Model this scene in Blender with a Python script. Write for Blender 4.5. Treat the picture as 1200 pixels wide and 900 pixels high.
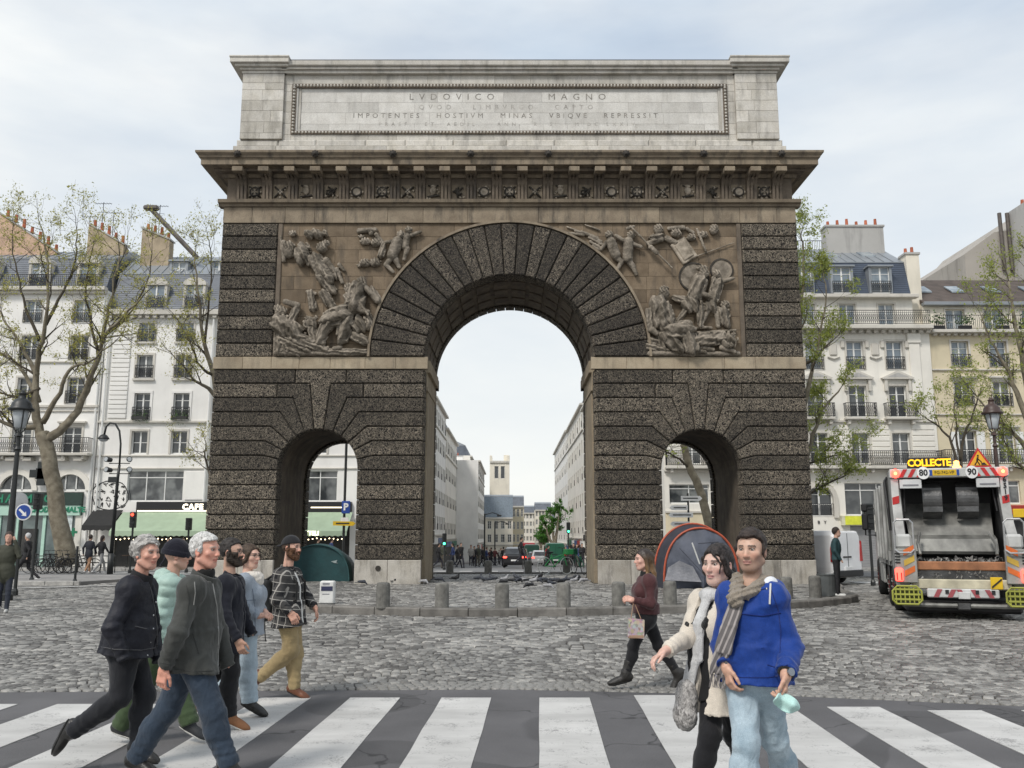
import bpy, bmesh, math, random
import numpy as np
from mathutils import Vector, Matrix
R = math.radians
PI = math.pi
random.seed(11)
for _o in list(bpy.data.objects):
 bpy.data.objects.remove(_o)
scn = bpy.context.scene
col = scn.collection
# ------------------------------------------------------------ camera
CAMX, CAMZ, FPX = 0.085, 1.7, 1040.0
TH = math.atan(177 / FPX)
cam_d = bpy.data.cameras.new('camera')
cam = bpy.data.objects.new('camera', cam_d)
col.objects.link(cam)
cam_d.sensor_width = 36
cam_d.lens = 36 * FPX / 1200
cam_d.clip_end = 3000
cam_d.clip_start = 0.05
cam.location = (CAMX, 0, CAMZ)
cam.rotation_euler = (PI / 2 + TH, 0, 0)
scn.camera = cam
# ------------------------------------------------------------ world: bright overcast over a clear-sky base
scn.view_settings.view_transform = 'Standard'
scn.view_settings.look = 'None'
scn.view_settings.exposure = 0.66
scn.view_settings.gamma = 1
SUN_EL, SUN_AZ = R(48), R(215)      # sun behind the camera's left shoulder, veiled by cloud
wd = bpy.data.worlds.new('World')
scn.world = wd
wd.use_nodes = True
nt = wd.node_tree
nt.nodes.clear()
def wn(t, **k):
 n = nt.nodes.new(t)
 for a, b in k.items():
  setattr(n, a, b)
 return n
w_out = wn('ShaderNodeOutputWorld')
w_bg = wn('ShaderNodeBackground')
w_sky = wn('ShaderNodeTexSky', sky_type='NISHITA', sun_disc=False)
w_sky.sun_elevation = SUN_EL
w_sky.sun_rotation = SUN_AZ
w_sky.dust_density = 2.0
w_geo = wn('ShaderNodeTexCoord')
w_map = wn('ShaderNodeMapping')
w_map.inputs['Scale'].default_value = (1.0, 1.0, 3.2)
w_map.inputs['Rotation'].default_value = (0, 0, R(20))
w_no = wn('ShaderNodeTexNoise')
w_no.inputs['Scale'].default_value = 2.2
w_no.inputs['Detail'].default_value = 6
w_no.inputs['Roughness'].default_value = 0.55
w_rmp = wn('ShaderNodeMapRange')
w_rmp.inputs['From Min'].default_value = 0.30
w_rmp.inputs['From Max'].default_value = 0.66
w_rmp.inputs['To Min'].default_value = 0.62
w_rmp.inputs['To Max'].default_value = 1.0
w_mix = wn('ShaderNodeMix', data_type='RGBA')
w_no2 = wn('ShaderNodeTexNoise')
w_no2.inputs['Scale'].default_value = 3.1
w_no2.inputs['Detail'].default_value = 5
w_cr = wn('ShaderNodeValToRGB')
w_cr.color_ramp.elements[0].position = 0.3
w_cr.color_ramp.elements[0].color = (4.3, 5.0, 5.8, 1)
w_cr.color_ramp.elements[1].position = 0.7
w_cr.color_ramp.elements[1].color = (6.4, 6.6, 6.65, 1)
L = nt.links.new
L(w_geo.outputs['Generated'], w_map.inputs['Vector'])
L(w_map.outputs['Vector'], w_no.inputs['Vector'])
L(w_map.outputs['Vector'], w_no2.inputs['Vector'])
L(w_no.outputs['Fac'], w_rmp.inputs['Value'])
L(w_no2.outputs['Fac'], w_cr.inputs['Fac'])
L(w_rmp.outputs['Result'], w_mix.inputs['Factor'])
L(w_sky.outputs['Color'], w_mix.inputs['A'])
L(w_cr.outputs['Color'], w_mix.inputs['B'])
w_sep = wn('ShaderNodeSeparateXYZ')
w_hz = wn('ShaderNodeMapRange')            # overcast skies pale towards the horizon all round
w_hz.inputs['From Min'].default_value = 0.0
w_hz.inputs['From Max'].default_value = 0.55
w_hz.inputs['To Min'].default_value = 0.75
w_hz.inputs['To Max'].default_value = 0.0
w_mix2 = wn('ShaderNodeMix', data_type='RGBA')
w_mix2.inputs['B'].default_value = (6.7, 6.7, 6.35, 1)
L(w_geo.outputs['Generated'], w_sep.inputs[0])
L(w_sep.outputs['Z'], w_hz.inputs['Value'])
L(w_hz.outputs['Result'], w_mix2.inputs['Factor'])
L(w_mix.outputs['Result'], w_mix2.inputs['A'])
L(w_mix2.outputs['Result'], w_bg.inputs['Color'])
w_bg.inputs['Strength'].default_value = 0.095
L(w_bg.outputs['Background'], w_out.inputs['Surface'])
sun_d = bpy.data.lights.new('sun', 'SUN')
sun = bpy.data.objects.new('sun', sun_d)
col.objects.link(sun)
sun_d.energy = 1.5
sun_d.angle = R(12)
sun_d.color = (1.0, 0.95, 0.88)
# light travels from the sun towards the scene
_az = SUN_AZ
_dir = Vector((-math.sin(_az) * math.cos(SUN_EL) * -1, math.cos(_az) * math.cos(SUN_EL), math.sin(SUN_EL)))
sun.rotation_euler = _dir.to_track_quat('Z', 'Y').to_euler()
sun.location = (0, -10, 60)
# ------------------------------------------------------------ helpers
_c, _s = math.cos(TH), math.sin(TH)
def at(u, v, Y):
 """measured photo position -> world X, Z at depth Y"""
 dx = (u - 600) / FPX
 dz = (450 - v) / FPX
 t = Y / (_c - dz * _s)
 return (CAMX + dx * t, CAMZ + (_s + dz * _c) * t)
def P3(u, v, Y):
 x, z = at(u, v, Y)
 return Vector((x, Y, z))
def gh(Y):
 """the streets fall away behind the monument"""
 return 0.0 if Y < 40 else (-0.026 * (Y - 40) if Y < 200 else -4.16)
def tag(o, label=None, cat=None, group=None, kind=None):
 if label: o['label'] = label
 if cat: o['category'] = cat
 if group: o['group'] = group
 if kind: o['kind'] = kind
 return o
def empty(name, loc=(0, 0, 0), label=None, cat=None, group=None, kind=None):
 o = bpy.data.objects.new(name, None)
 col.objects.link(o)
 o.location = loc
 o.empty_display_size = 0.3
 return tag(o, label, cat, group, kind)
def wloc(p):
 v = Vector((0, 0, 0))
 while p is not None:
  v += p.location
  p = p.parent
 return v
def kids(o):
 return [c for c in KID.get(o.name, [])]
KID = {}
def link(o, parent=None):
 col.objects.link(o)
 if parent is not None:
  o.parent = parent
  KID.setdefault(parent.name, []).append(o)
 return o
def copy_tree(o, parent=None):
 c = o.copy()
 link(c, parent)
 for ch in kids(o):
  copy_tree(ch, c)
 return c
def mesh_np(name, V, F, mats=None, smooth=False, midx=None, vcol=None):
 """V (n,3) float; F (m,4) or (m,3) int"""
 V = np.asarray(V, np.float32); F = np.asarray(F, np.int32)
 k = F.shape[1]
 me = bpy.data.meshes.new(name)
 me.vertices.add(len(V)); me.vertices.foreach_set('co', V.ravel())
 me.loops.add(F.size); me.loops.foreach_set('vertex_index', F.ravel())
 me.polygons.add(len(F))
 me.polygons.foreach_set('loop_start', np.arange(0, F.size, k, dtype=np.int32))
 if midx is not None:
  me.polygons.foreach_set('material_index', np.asarray(midx, np.int32))
 for m in (mats or []):
  me.materials.append(m)
 if vcol is not None:
  a = me.color_attributes.new('Col', 'FLOAT_COLOR', 'POINT')
  c4 = np.ones((len(V), 4), np.float32); c4[:, :3] = vcol
  a.data.foreach_set('color', c4.ravel())
 me.update(calc_edges=True)
 if smooth:
  me.polygons.foreach_set('use_smooth', np.ones(len(F), bool))
 return me
class MB:
 """collects primitive shapes and links them as one mesh object"""
 def __init__(s):
  s.v = []; s.f = []; s.mi = []; s.m = 0; s.sm = []
  s.smooth = False
 def add(s, vs, fs):
  b = len(s.v)
  s.v += [tuple(x) for x in vs]
  for f in fs:
   s.f.append([b + i for i in f]); s.mi.append(s.m); s.sm.append(s.smooth)
  return s
 def box(s, x0, x1, y0, y1, z0, z1, b=0.0):
  if b <= 0:
   return s.add([(x0,y0,z0),(x1,y0,z0),(x1,y1,z0),(x0,y1,z0),(x0,y0,z1),(x1,y0,z1),(x1,y1,z1),(x0,y1,z1)],
      [(0,3,2,1),(4,5,6,7),(0,1,5,4),(1,2,6,5),(2,3,7,6),(3,0,4,7)])
  x, y, z = (x0+x1)/2, (y0+y1)/2, (z0+z1)/2
  hx, hy, hz = abs(x1-x0)/2, abs(y1-y0)/2, abs(z1-z0)/2
  b = min(b, hx*.9, hy*.9, hz*.9)
  vs = []; idx = {}
  for sx in (-1,1):
   for sy in (-1,1):
    for sz in (-1,1):
     idx[(sx,sy,sz)] = len(vs)
     vs += [(x+sx*hx, y+sy*(hy-b), z+sz*(hz-b)), (x+sx*(hx-b), y+sy*hy, z+sz*(hz-b)), (x+sx*(hx-b), y+sy*(hy-b), z+sz*hz)]
  I = lambda a,c,d,k: idx[(a,c,d)]+k
  fs = []
  for a in (-1,1):
   q = [I(a,-1,-1,0),I(a,1,-1,0),I(a,1,1,0),I(a,-1,1,0)]; fs.append(q if a>0 else q[::-1])
   q = [I(-1,a,-1,1),I(-1,a,1,1),I(1,a,1,1),I(1,a,-1,1)]; fs.append(q if a>0 else q[::-1])
   q = [I(-1,-1,a,2),I(1,-1,a,2),I(1,1,a,2),I(-1,1,a,2)]; fs.append(q if a>0 else q[::-1])
  for p in (-1,1):
   for q_ in (-1,1):
    e = [I(p,q_,-1,0),I(p,q_,-1,1),I(p,q_,1,1),I(p,q_,1,0)]; fs.append(e if p*q_<0 else e[::-1])
    e = [I(p,-1,q_,0),I(p,1,q_,0),I(p,1,q_,2),I(p,-1,q_,2)]; fs.append(e if p*q_>0 else e[::-1])
    e = [I(-1,p,q_,1),I(-1,p,q_,2),I(1,p,q_,2),I(1,p,q_,1)]; fs.append(e if p*q_>0 else e[::-1])
  for k, v in idx.items():
   t = [v, v+1, v+2]; fs.append(t if k[0]*k[1]*k[2] > 0 else t[::-1])
  return s.add(vs, fs)
 def tube(s, pts, r, n=8, cap=True, r1=None):
  pts = [Vector(p) for p in pts]
  m = len(pts)
  if not isinstance(r, (list, tuple)):
   r = [r + ((r1 if r1 is not None else r) - r) * i / max(1, m-1) for i in range(m)]
  rings = []; up = None
  for i, p in enumerate(pts):
   d = (pts[min(i+1, m-1)] - pts[max(i-1, 0)])
   if d.length < 1e-9: d = Vector((0,0,1))
   d.normalize()
   if up is None:
    up = Vector((0,0,1)) if abs(d.z) < .9 else Vector((1,0,0))
   a = d.cross(up)
   if a.length < 1e-6: a = d.cross(Vector((0,1,0)))
   a.normalize(); bb = a.cross(d).normalized(); up = bb
   rings.append([p + (a*math.cos(2*PI*k/n) + bb*math.sin(2*PI*k/n))*r[i] for k in range(n)])
  vs = [q for rg in rings for q in rg]
  fs = []
  for i in range(m-1):
   for k in range(n):
    k2 = (k+1) % n
    fs.append((i*n+k, i*n+k2, (i+1)*n+k2, (i+1)*n+k))
  if cap:
   fs.append(tuple(range(n))[::-1]); fs.append(tuple((m-1)*n+k for k in range(n)))
  return s.add(vs, fs)
 def cyl(s, x, y, z0, z1, r, n=16, r1=None):
  return s.tube([(x,y,z0),(x,y,z1)], r, n, True, r1)
 def lathe(s, x, y, z, prof, n=16, axis='z', a0=0.0, a1=2*PI):
  full = abs(a1-a0-2*PI) < 1e-6
  k_ = n if full else n+1
  vs = []
  for (r, h) in prof:
   for k in range(k_):
    a = a0 + (a1-a0)*k/n
    c_, s_ = r*math.cos(a), r*math.sin(a)
    if axis == 'z': vs.append((x+c_, y+s_, z+h))
    elif axis == 'y': vs.append((x+c_, y+h, z-s_))
    else: vs.append((x+h, y+c_, z+s_))
  fs = []
  for i in range(len(prof)-1):
   for k in range(n):
    k2 = (k+1) % k_
    fs.append((i*k_+k, i*k_+k2, (i+1)*k_+k2, (i+1)*k_+k))
  if full:
   fs.append(tuple(range(n))[::-1]); fs.append(tuple((len(prof)-1)*k_+k for k in range(n)))
  return s.add(vs, fs)
 def prism(s, poly, y0, y1):
  """poly in X,Z (counter-clockwise seen from -Y), y0 front, y1 back"""
  a = sum(poly[i][0]*poly[(i+1)%len(poly)][1]-poly[(i+1)%len(poly)][0]*poly[i][1] for i in range(len(poly)))
  if a < 0: poly = poly[::-1]
  n = len(poly)
  vs = [(p[0], y0, p[1]) for p in poly] + [(p[0], y1, p[1]) for p in poly]
  fs = [tuple(range(n)), tuple(range(2*n-1, n-1, -1))]
  fs += [(i, i+n, (i+1)%n+n, (i+1)%n) for i in range(n)]
  return s.add(vs, fs)
 def prismx(s, poly, x0, x1):
  """poly in Y,Z extruded along X"""
  a = sum(poly[i][0]*poly[(i+1)%len(poly)][1]-poly[(i+1)%len(poly)][0]*poly[i][1] for i in range(len(poly)))
  if a < 0: poly = poly[::-1]
  n = len(poly)
  vs = [(x0, p[0], p[1]) for p in poly] + [(x1, p[0], p[1]) for p in poly]
  fs = [tuple(range(n))[::-1], tuple(range(n, 2*n))]
  fs += [(i, (i+1)%n, (i+1)%n+n, i+n) for i in range(n)]
  return s.add(vs, fs)
 def prismz(s, poly, z0, z1):
  a = sum(poly[i][0]*poly[(i+1)%len(poly)][1]-poly[(i+1)%len(poly)][0]*poly[i][1] for i in range(len(poly)))
  if a < 0: poly = poly[::-1]
  n = len(poly)
  vs = [(p[0], p[1], z0) for p in poly] + [(p[0], p[1], z1) for p in poly]
  fs = [tuple(range(n))[::-1], tuple(range(n, 2*n))]
  fs += [(i, (i+1)%n, (i+1)%n+n, i+n) for i in range(n)]
  return s.add(vs, fs)
 def ball(s, x, y, z, rx, ry=None, rz=None, n=10, m=7):
  ry = rx if ry is None else ry; rz = rx if rz is None else rz
  vs = [(x, y, z-rz)]
  for i in range(1, m):
   t = -PI/2 + PI*i/m
   for k in range(n):
    a = 2*PI*k/n
    vs.append((x+rx*math.cos(t)*math.cos(a), y+ry*math.cos(t)*math.sin(a), z+rz*math.sin(t)))
  vs.append((x, y, z+rz)); T = len(vs)-1
  fs = []
  for k in range(n):
   k2 = (k+1)%n
   fs.append((0, 1+k2, 1+k))
   for i in range(m-2):
    fs.append((1+i*n+k, 1+i*n+k2, 1+(i+1)*n+k2, 1+(i+1)*n+k))
   fs.append((1+(m-2)*n+k, 1+(m-2)*n+k2, T))
  return s.add(vs, fs)
 def xform(s, M, start=0):
  s.v = s.v[:start] + [tuple(M @ Vector(q)) for q in s.v[start:]]
  return s
 def mesh(s, name, mats, off=None):
  me = bpy.data.meshes.new(name)
  if off is not None:
   vv = [(a-off[0], b-off[1], c-off[2]) for a, b, c in s.v]
  else:
   vv = s.v
  me.from_pydata(vv, [], s.f)
  if not isinstance(mats, (list, tuple)): mats = [mats]
  for m in mats: me.materials.append(m)
  if len(mats) > 1: me.polygons.foreach_set('material_index', s.mi)
  if any(s.sm): me.polygons.foreach_set('use_smooth', s.sm)
  me.update()
  return me
 def build(s, name, mats, parent=None, label=None, **k):
  me = s.mesh(name, mats, wloc(parent))
  o = bpy.data.objects.new(name, me)
  link(o, parent)
  return tag(o, label, **k)
def put(name, me, parent=None, loc=(0,0,0), **k):
 o = bpy.data.objects.new(name, me)
 o.location = Vector(loc) - wloc(parent)
 link(o, parent)
 return tag(o, **k)
def text_mesh(txt, size, depth=0.004, spacing=1.0, align='CENTER', wscale=1.0, res=2, bold=0.0):
 cu = bpy.data.curves.new('lettering', 'FONT')
 cu.body = txt; cu.size = size; cu.extrude = depth; cu.space_character = spacing
 cu.align_x = align; cu.align_y = 'CENTER'; cu.resolution_u = res; cu.offset = bold
 ob = bpy.data.objects.new('lettering_tmp', cu)
 ob.scale = (wscale, 1, 1)
 col.objects.link(ob)
 dg = bpy.context.evaluated_depsgraph_get()
 me = bpy.data.meshes.new_from_object(ob.evaluated_get(dg))
 M = Matrix.Rotation(PI/2, 4, 'X') @ Matrix.Diagonal((wscale, 1, 1, 1))
 me.transform(M)
 bpy.data.objects.remove(ob); bpy.data.curves.remove(cu)
 return me
def text(parent, txt, size, loc, m, depth=0.004, name='lettering', rz=0.0, **k):
 me = text_mesh(txt, size, depth, **k)
 me.materials.clear(); me.materials.append(m)
 o = bpy.data.objects.new(name, me)
 o.location = Vector(loc) - wloc(parent)
 o.rotation_euler = (0, 0, rz)
 link(o, parent)
 return o
# ------------------------------------------------------------ materials
MATS = {}
def node_mat(name):
 m = bpy.data.materials.new(name); m.use_nodes = True
 n = m.node_tree; n.nodes.clear()
 o = n.nodes.new('ShaderNodeOutputMaterial')
 b = n.nodes.new('ShaderNodeBsdfPrincipled')
 n.links.new(b.outputs[0], o.inputs[0])
 return m, n, b
def N(n, t, ins=None, **k):
 x = n.nodes.new(t)
 for a, b in k.items(): setattr(x, a, b)
 for a, b in (ins or {}).items():
  if hasattr(b, 'is_linked') or isinstance(b, bpy.types.NodeSocket): n.links.new(b, x.inputs[a])
  else: x.inputs[a].default_value = b
 return x
def ramp(n, fac, stops):
 r = n.nodes.new('ShaderNodeValToRGB'); n.links.new(fac, r.inputs[0])
 e = r.color_ramp.elements
 while len(e) < len(stops): e.new(.5)
 for i, (p, c_) in enumerate(stops):
  e[i].position = p
  e[i].color = (c_, c_, c_, 1) if isinstance(c_, (int, float)) else (*c_, 1)
 return r.outputs[0]
def mixc(n, f, a, b, mode='MIX'):
 x = n.nodes.new('ShaderNodeMix'); x.data_type = 'RGBA'; x.blend_type = mode
 for k, v in (('Factor', f), ('A', a), ('B', b)):
  if isinstance(v, bpy.types.NodeSocket): n.links.new(v, x.inputs[k])
  else: x.inputs[k].default_value = v if isinstance(v, (int, float)) else (*v, 1)
 return x.outputs['Result']
def coords(n, rnd=0.0):
 tc = n.nodes.new('ShaderNodeTexCoord').outputs['Object']
 if rnd:
  oi = n.nodes.new('ShaderNodeObjectInfo').outputs['Random']
  mm = N(n, 'ShaderNodeMath', {0: oi, 1: rnd}, operation='MULTIPLY').outputs[0]
  tc = N(n, 'ShaderNodeVectorMath', {0: tc, 1: mm}, operation='ADD').outputs[0]
 return tc
def noise(n, vec, sc, det=4, ro=.55, dist=0.0):
 return N(n, 'ShaderNodeTexNoise', {'Vector': vec, 'Scale': sc, 'Detail': det, 'Roughness': ro, 'Distortion': dist}).outputs['Fac']
def mat(name, c=(.5,.5,.5), r=.7, metal=0.0, var=.18, sc=3.0, bump=.15, bsc=25.0, c2=None, isl=0.0, obj=0.0, emit=None, es=1.0, coat=0.0, alpha=None, spec=None):
 if name in MATS: return MATS[name]
 m, n, b = node_mat(name)
 vec = coords(n, 13.0 if obj else 0.0)
 d = tuple(x*(1-var) for x in c); e = tuple(min(1, x*(1+var)) for x in c)
 if c2: e = c2; d = c
 f = noise(n, vec, sc)
 f = ramp(n, f, [(.3, 0.0), (.7, 1.0)])
 cc = mixc(n, f, d, e)
 if obj:
  oi = n.nodes.new('ShaderNodeObjectInfo').outputs['Random']
  k = ramp(n, oi, [(0, 1-obj), (1, 1+obj*.6)])
  cc = mixc(n, 1.0, cc, k, 'MULTIPLY')
 if isl:
  g = n.nodes.new('ShaderNodeNewGeometry').outputs['Random Per Island']
  k = ramp(n, g, [(0, 1-isl), (1, 1+isl*.6)])
  cc = mixc(n, 1.0, cc, k, 'MULTIPLY')
 n.links.new(cc, b.inputs['Base Color'])
 b.inputs['Roughness'].default_value = r
 b.inputs['Metallic'].default_value = metal
 if spec is not None: b.inputs['Specular IOR Level'].default_value = spec
 if coat: b.inputs['Coat Weight'].default_value = coat
 if bump:
  bn = N(n, 'ShaderNodeBump', {'Height': noise(n, vec, bsc, 3), 'Strength': min(1, bump), 'Distance': 0.02})
  n.links.new(bn.outputs[0], b.inputs['Normal'])
 if emit:
  b.inputs['Emission Color'].default_value = (*emit, 1); b.inputs['Emission Strength'].default_value = es
 if alpha is not None: b.inputs['Alpha'].default_value = alpha
 MATS[name] = m
 return m
def glass_mat(name, c=(.03,.035,.04), r=.06, c2=(.16,.17,.17)):
 """window glass: dark interior with curtains showing, glossy"""
 if name in MATS: return MATS[name]
 m, n, b = node_mat(name)
 vec = coords(n, 17.0)
 oi = n.nodes.new('ShaderNodeObjectInfo').outputs['Random']
 f = N(n, 'ShaderNodeTexNoise', {'Vector': vec, 'Scale': 1.3, 'Detail': 2.0}).outputs['Fac']
 f2 = N(n,'ShaderNodeMath',{0:ramp(n, f, [(.42, 0.0), (.62, 1.0)]),1:ramp(n, oi, [(.35,.15),(.6,1.0)])},operation='MULTIPLY').outputs[0]
 n.links.new(mixc(n, f2, c, c2), b.inputs['Base Color'])
 b.inputs['Roughness'].default_value = r
 b.inputs['Specular IOR Level'].default_value = .9
 MATS[name] = m
 return m
# ------------------------------------------------------------ organic shapes: distance fields turned into meshes
def surfnets(f, lo, hi, h):
 lo = np.array(lo, float); hi = np.array(hi, float)
 n = np.maximum(4, np.ceil((hi-lo)/h).astype(int)+1)
 ax = [lo[i]+h*np.arange(n[i]) for i in range(3)]
 bs = 6                                   # evaluate only the blocks the surface can pass through
 nb = [int(math.ceil(k/bs)) for k in n]
 cen = [lo[i]+h*(np.arange(nb[i])*bs+(bs-1)/2) for i in range(3)]
 CP = np.stack(np.meshgrid(*cen, indexing='ij'), -1).reshape(-1, 3)
 cd = f(CP)
 act_b = np.abs(cd) < h*bs*1.75+.02
 D = np.repeat(np.repeat(np.repeat(cd.reshape(nb), bs, 0), bs, 1), bs, 2)[:n[0], :n[1], :n[2]].astype(np.float32)
 off = np.stack(np.meshgrid(*[np.arange(bs)]*3, indexing='ij'), -1).reshape(-1, 3)
 bi = np.stack(np.meshgrid(*[np.arange(k) for k in nb], indexing='ij'), -1).reshape(-1, 3)[act_b]
 ids = (bi[:, None, :]*bs+off[None]).reshape(-1, 3)
 ids = ids[(ids < n).all(1)]
 D[tuple(ids.T)] = f(lo+h*ids)
 S = D < 0
 nc = n-1
 cs = None; al = None
 for o in [(i,j,k) for i in (0,1) for j in (0,1) for k in (0,1)]:
  q = S[o[0]:o[0]+nc[0], o[1]:o[1]+nc[1], o[2]:o[2]+nc[2]]
  cs = q.copy() if cs is None else (cs | q); al = q.copy() if al is None else (al & q)
 act = cs & ~al
 cell = np.argwhere(act)
 acc = np.zeros((len(cell), 3)); cnt = np.zeros(len(cell))
 for a in range(3):
  b_, c_ = [i for i in range(3) if i != a]
  for u in (0, 1):
   for v in (0, 1):
    o0 = np.zeros(3, int); o0[b_] = u; o0[c_] = v; o1 = o0.copy(); o1[a] = 1
    d0 = D[tuple((cell+o0).T)]; d1 = D[tuple((cell+o1).T)]
    m = (d0 < 0) != (d1 < 0)
    t = np.where(m, d0/np.where(m, d0-d1, 1), 0)
    p = np.tile(o0.astype(float), (len(cell), 1)); p[:, a] += t
    acc += p*m[:, None]; cnt += m
 idx = -np.ones(nc, np.int32); idx[tuple(cell.T)] = np.arange(len(cell))
 V = (cell+acc/np.maximum(cnt, 1)[:, None])*h+lo
 F = []
 for a in range(3):
  b_, c_ = [(1, 2), (2, 0), (0, 1)][a]
  d0 = S[tuple(slice(0, -1) if i == a else slice(None) for i in range(3))]
  d1 = S[tuple(slice(1, None) if i == a else slice(None) for i in range(3))]
  m = d0 != d1
  sel = np.argwhere(m)
  ok = (sel[:, b_] > 0) & (sel[:, c_] > 0) & (sel[:, b_] < n[b_]-1) & (sel[:, c_] < n[c_]-1)
  sel = sel[ok]
  if len(sel) == 0: continue
  eb = np.zeros(3, int); eb[b_] = 1; ec = np.zeros(3, int); ec[c_] = 1
  q = [sel-eb-ec, sel-ec, sel, sel-eb]
  fi = np.stack([idx[tuple(k.T)] for k in q], 1)
  flip = ~d0[tuple(sel.T)]
  fi[flip] = fi[flip][:, ::-1]
  F.append(fi)
 F = np.concatenate(F) if F else np.zeros((0, 4), int)
 F = F[(F >= 0).all(1)]
 return V, F
def v3(p): return np.array(p, float)
def d_cap(P, a, b, r0, r1, flat=None):
 """tapered capsule"""
 a = v3(a); b = v3(b); ab = b-a
 t = np.clip(((P-a)@ab)/max(1e-9, ab@ab), 0, 1)
 d = P-(a+t[..., None]*ab)
 return np.sqrt((d*d).sum(-1)) - (r0+(r1-r0)*t)
def d_ell(P, c, r, Rm=None):
 d = P-v3(c)
 if Rm is not None: d = d@Rm      # columns of Rm are the axes
 r = v3(r)
 k = np.sqrt(((d/r)**2).sum(-1)); k2 = np.sqrt(((d/(r*r))**2).sum(-1))
 return k*(k-1)/np.maximum(k2, 1e-6)
def d_box(P, c, r, Rm=None, rd=.01):
 d = P-v3(c)
 if Rm is not None: d = d@Rm
 q = np.abs(d)-(v3(r)-rd)
 return np.sqrt((np.maximum(q, 0)**2).sum(-1))+np.minimum(q.max(-1), 0)-rd
def smin(a, b, k):
 h = np.clip(.5+.5*(b-a)/k, 0, 1)
 return b+(a-b)*h-k*h*(1-h)
def usum(ds, k=.03):
 r = ds[0]
 for d in ds[1:]: r = smin(r, d, k)
 return r
def wob(P, s, seed=0):
 """cheap smooth noise in about -1..1"""
 r = np.random.default_rng(seed); out = 0
 Q = P*s
 for i in range(5):
  k = r.normal(size=3); k /= np.linalg.norm(k); f = 1+i*.55; k2 = r.normal(size=3)
  out = out+np.sin(Q@k*f*3.1+r.uniform(0, 6.28)+1.1*np.sin(Q@k2*1.3+i))/(1+i*.35)
 return out/3.0
def rot_cols(x, y, z): return np.stack([v3(x), v3(y), v3(z)], 1)
def ridge(P, s, seed=0):
 """sharp-crested folds"""
 return 1-2*np.abs(wob(P, s, seed))**.65
def unit(v):
 v = v3(v); return v/max(1e-9, np.linalg.norm(v))
def sdf_obj(name, f, lo, hi, h, m, parent=None, col_fn=None, label=None, **k):
 V, F = surfnets(f, lo, hi, h)
 c_ = None if col_fn is None else col_fn(V)
 w = np.array(wloc(parent))
 me = mesh_np(name, V-w, F, [m], True, None, c_)
 o = bpy.data.objects.new(name, me); link(o, parent)
 return tag(o, label, **k)
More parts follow.
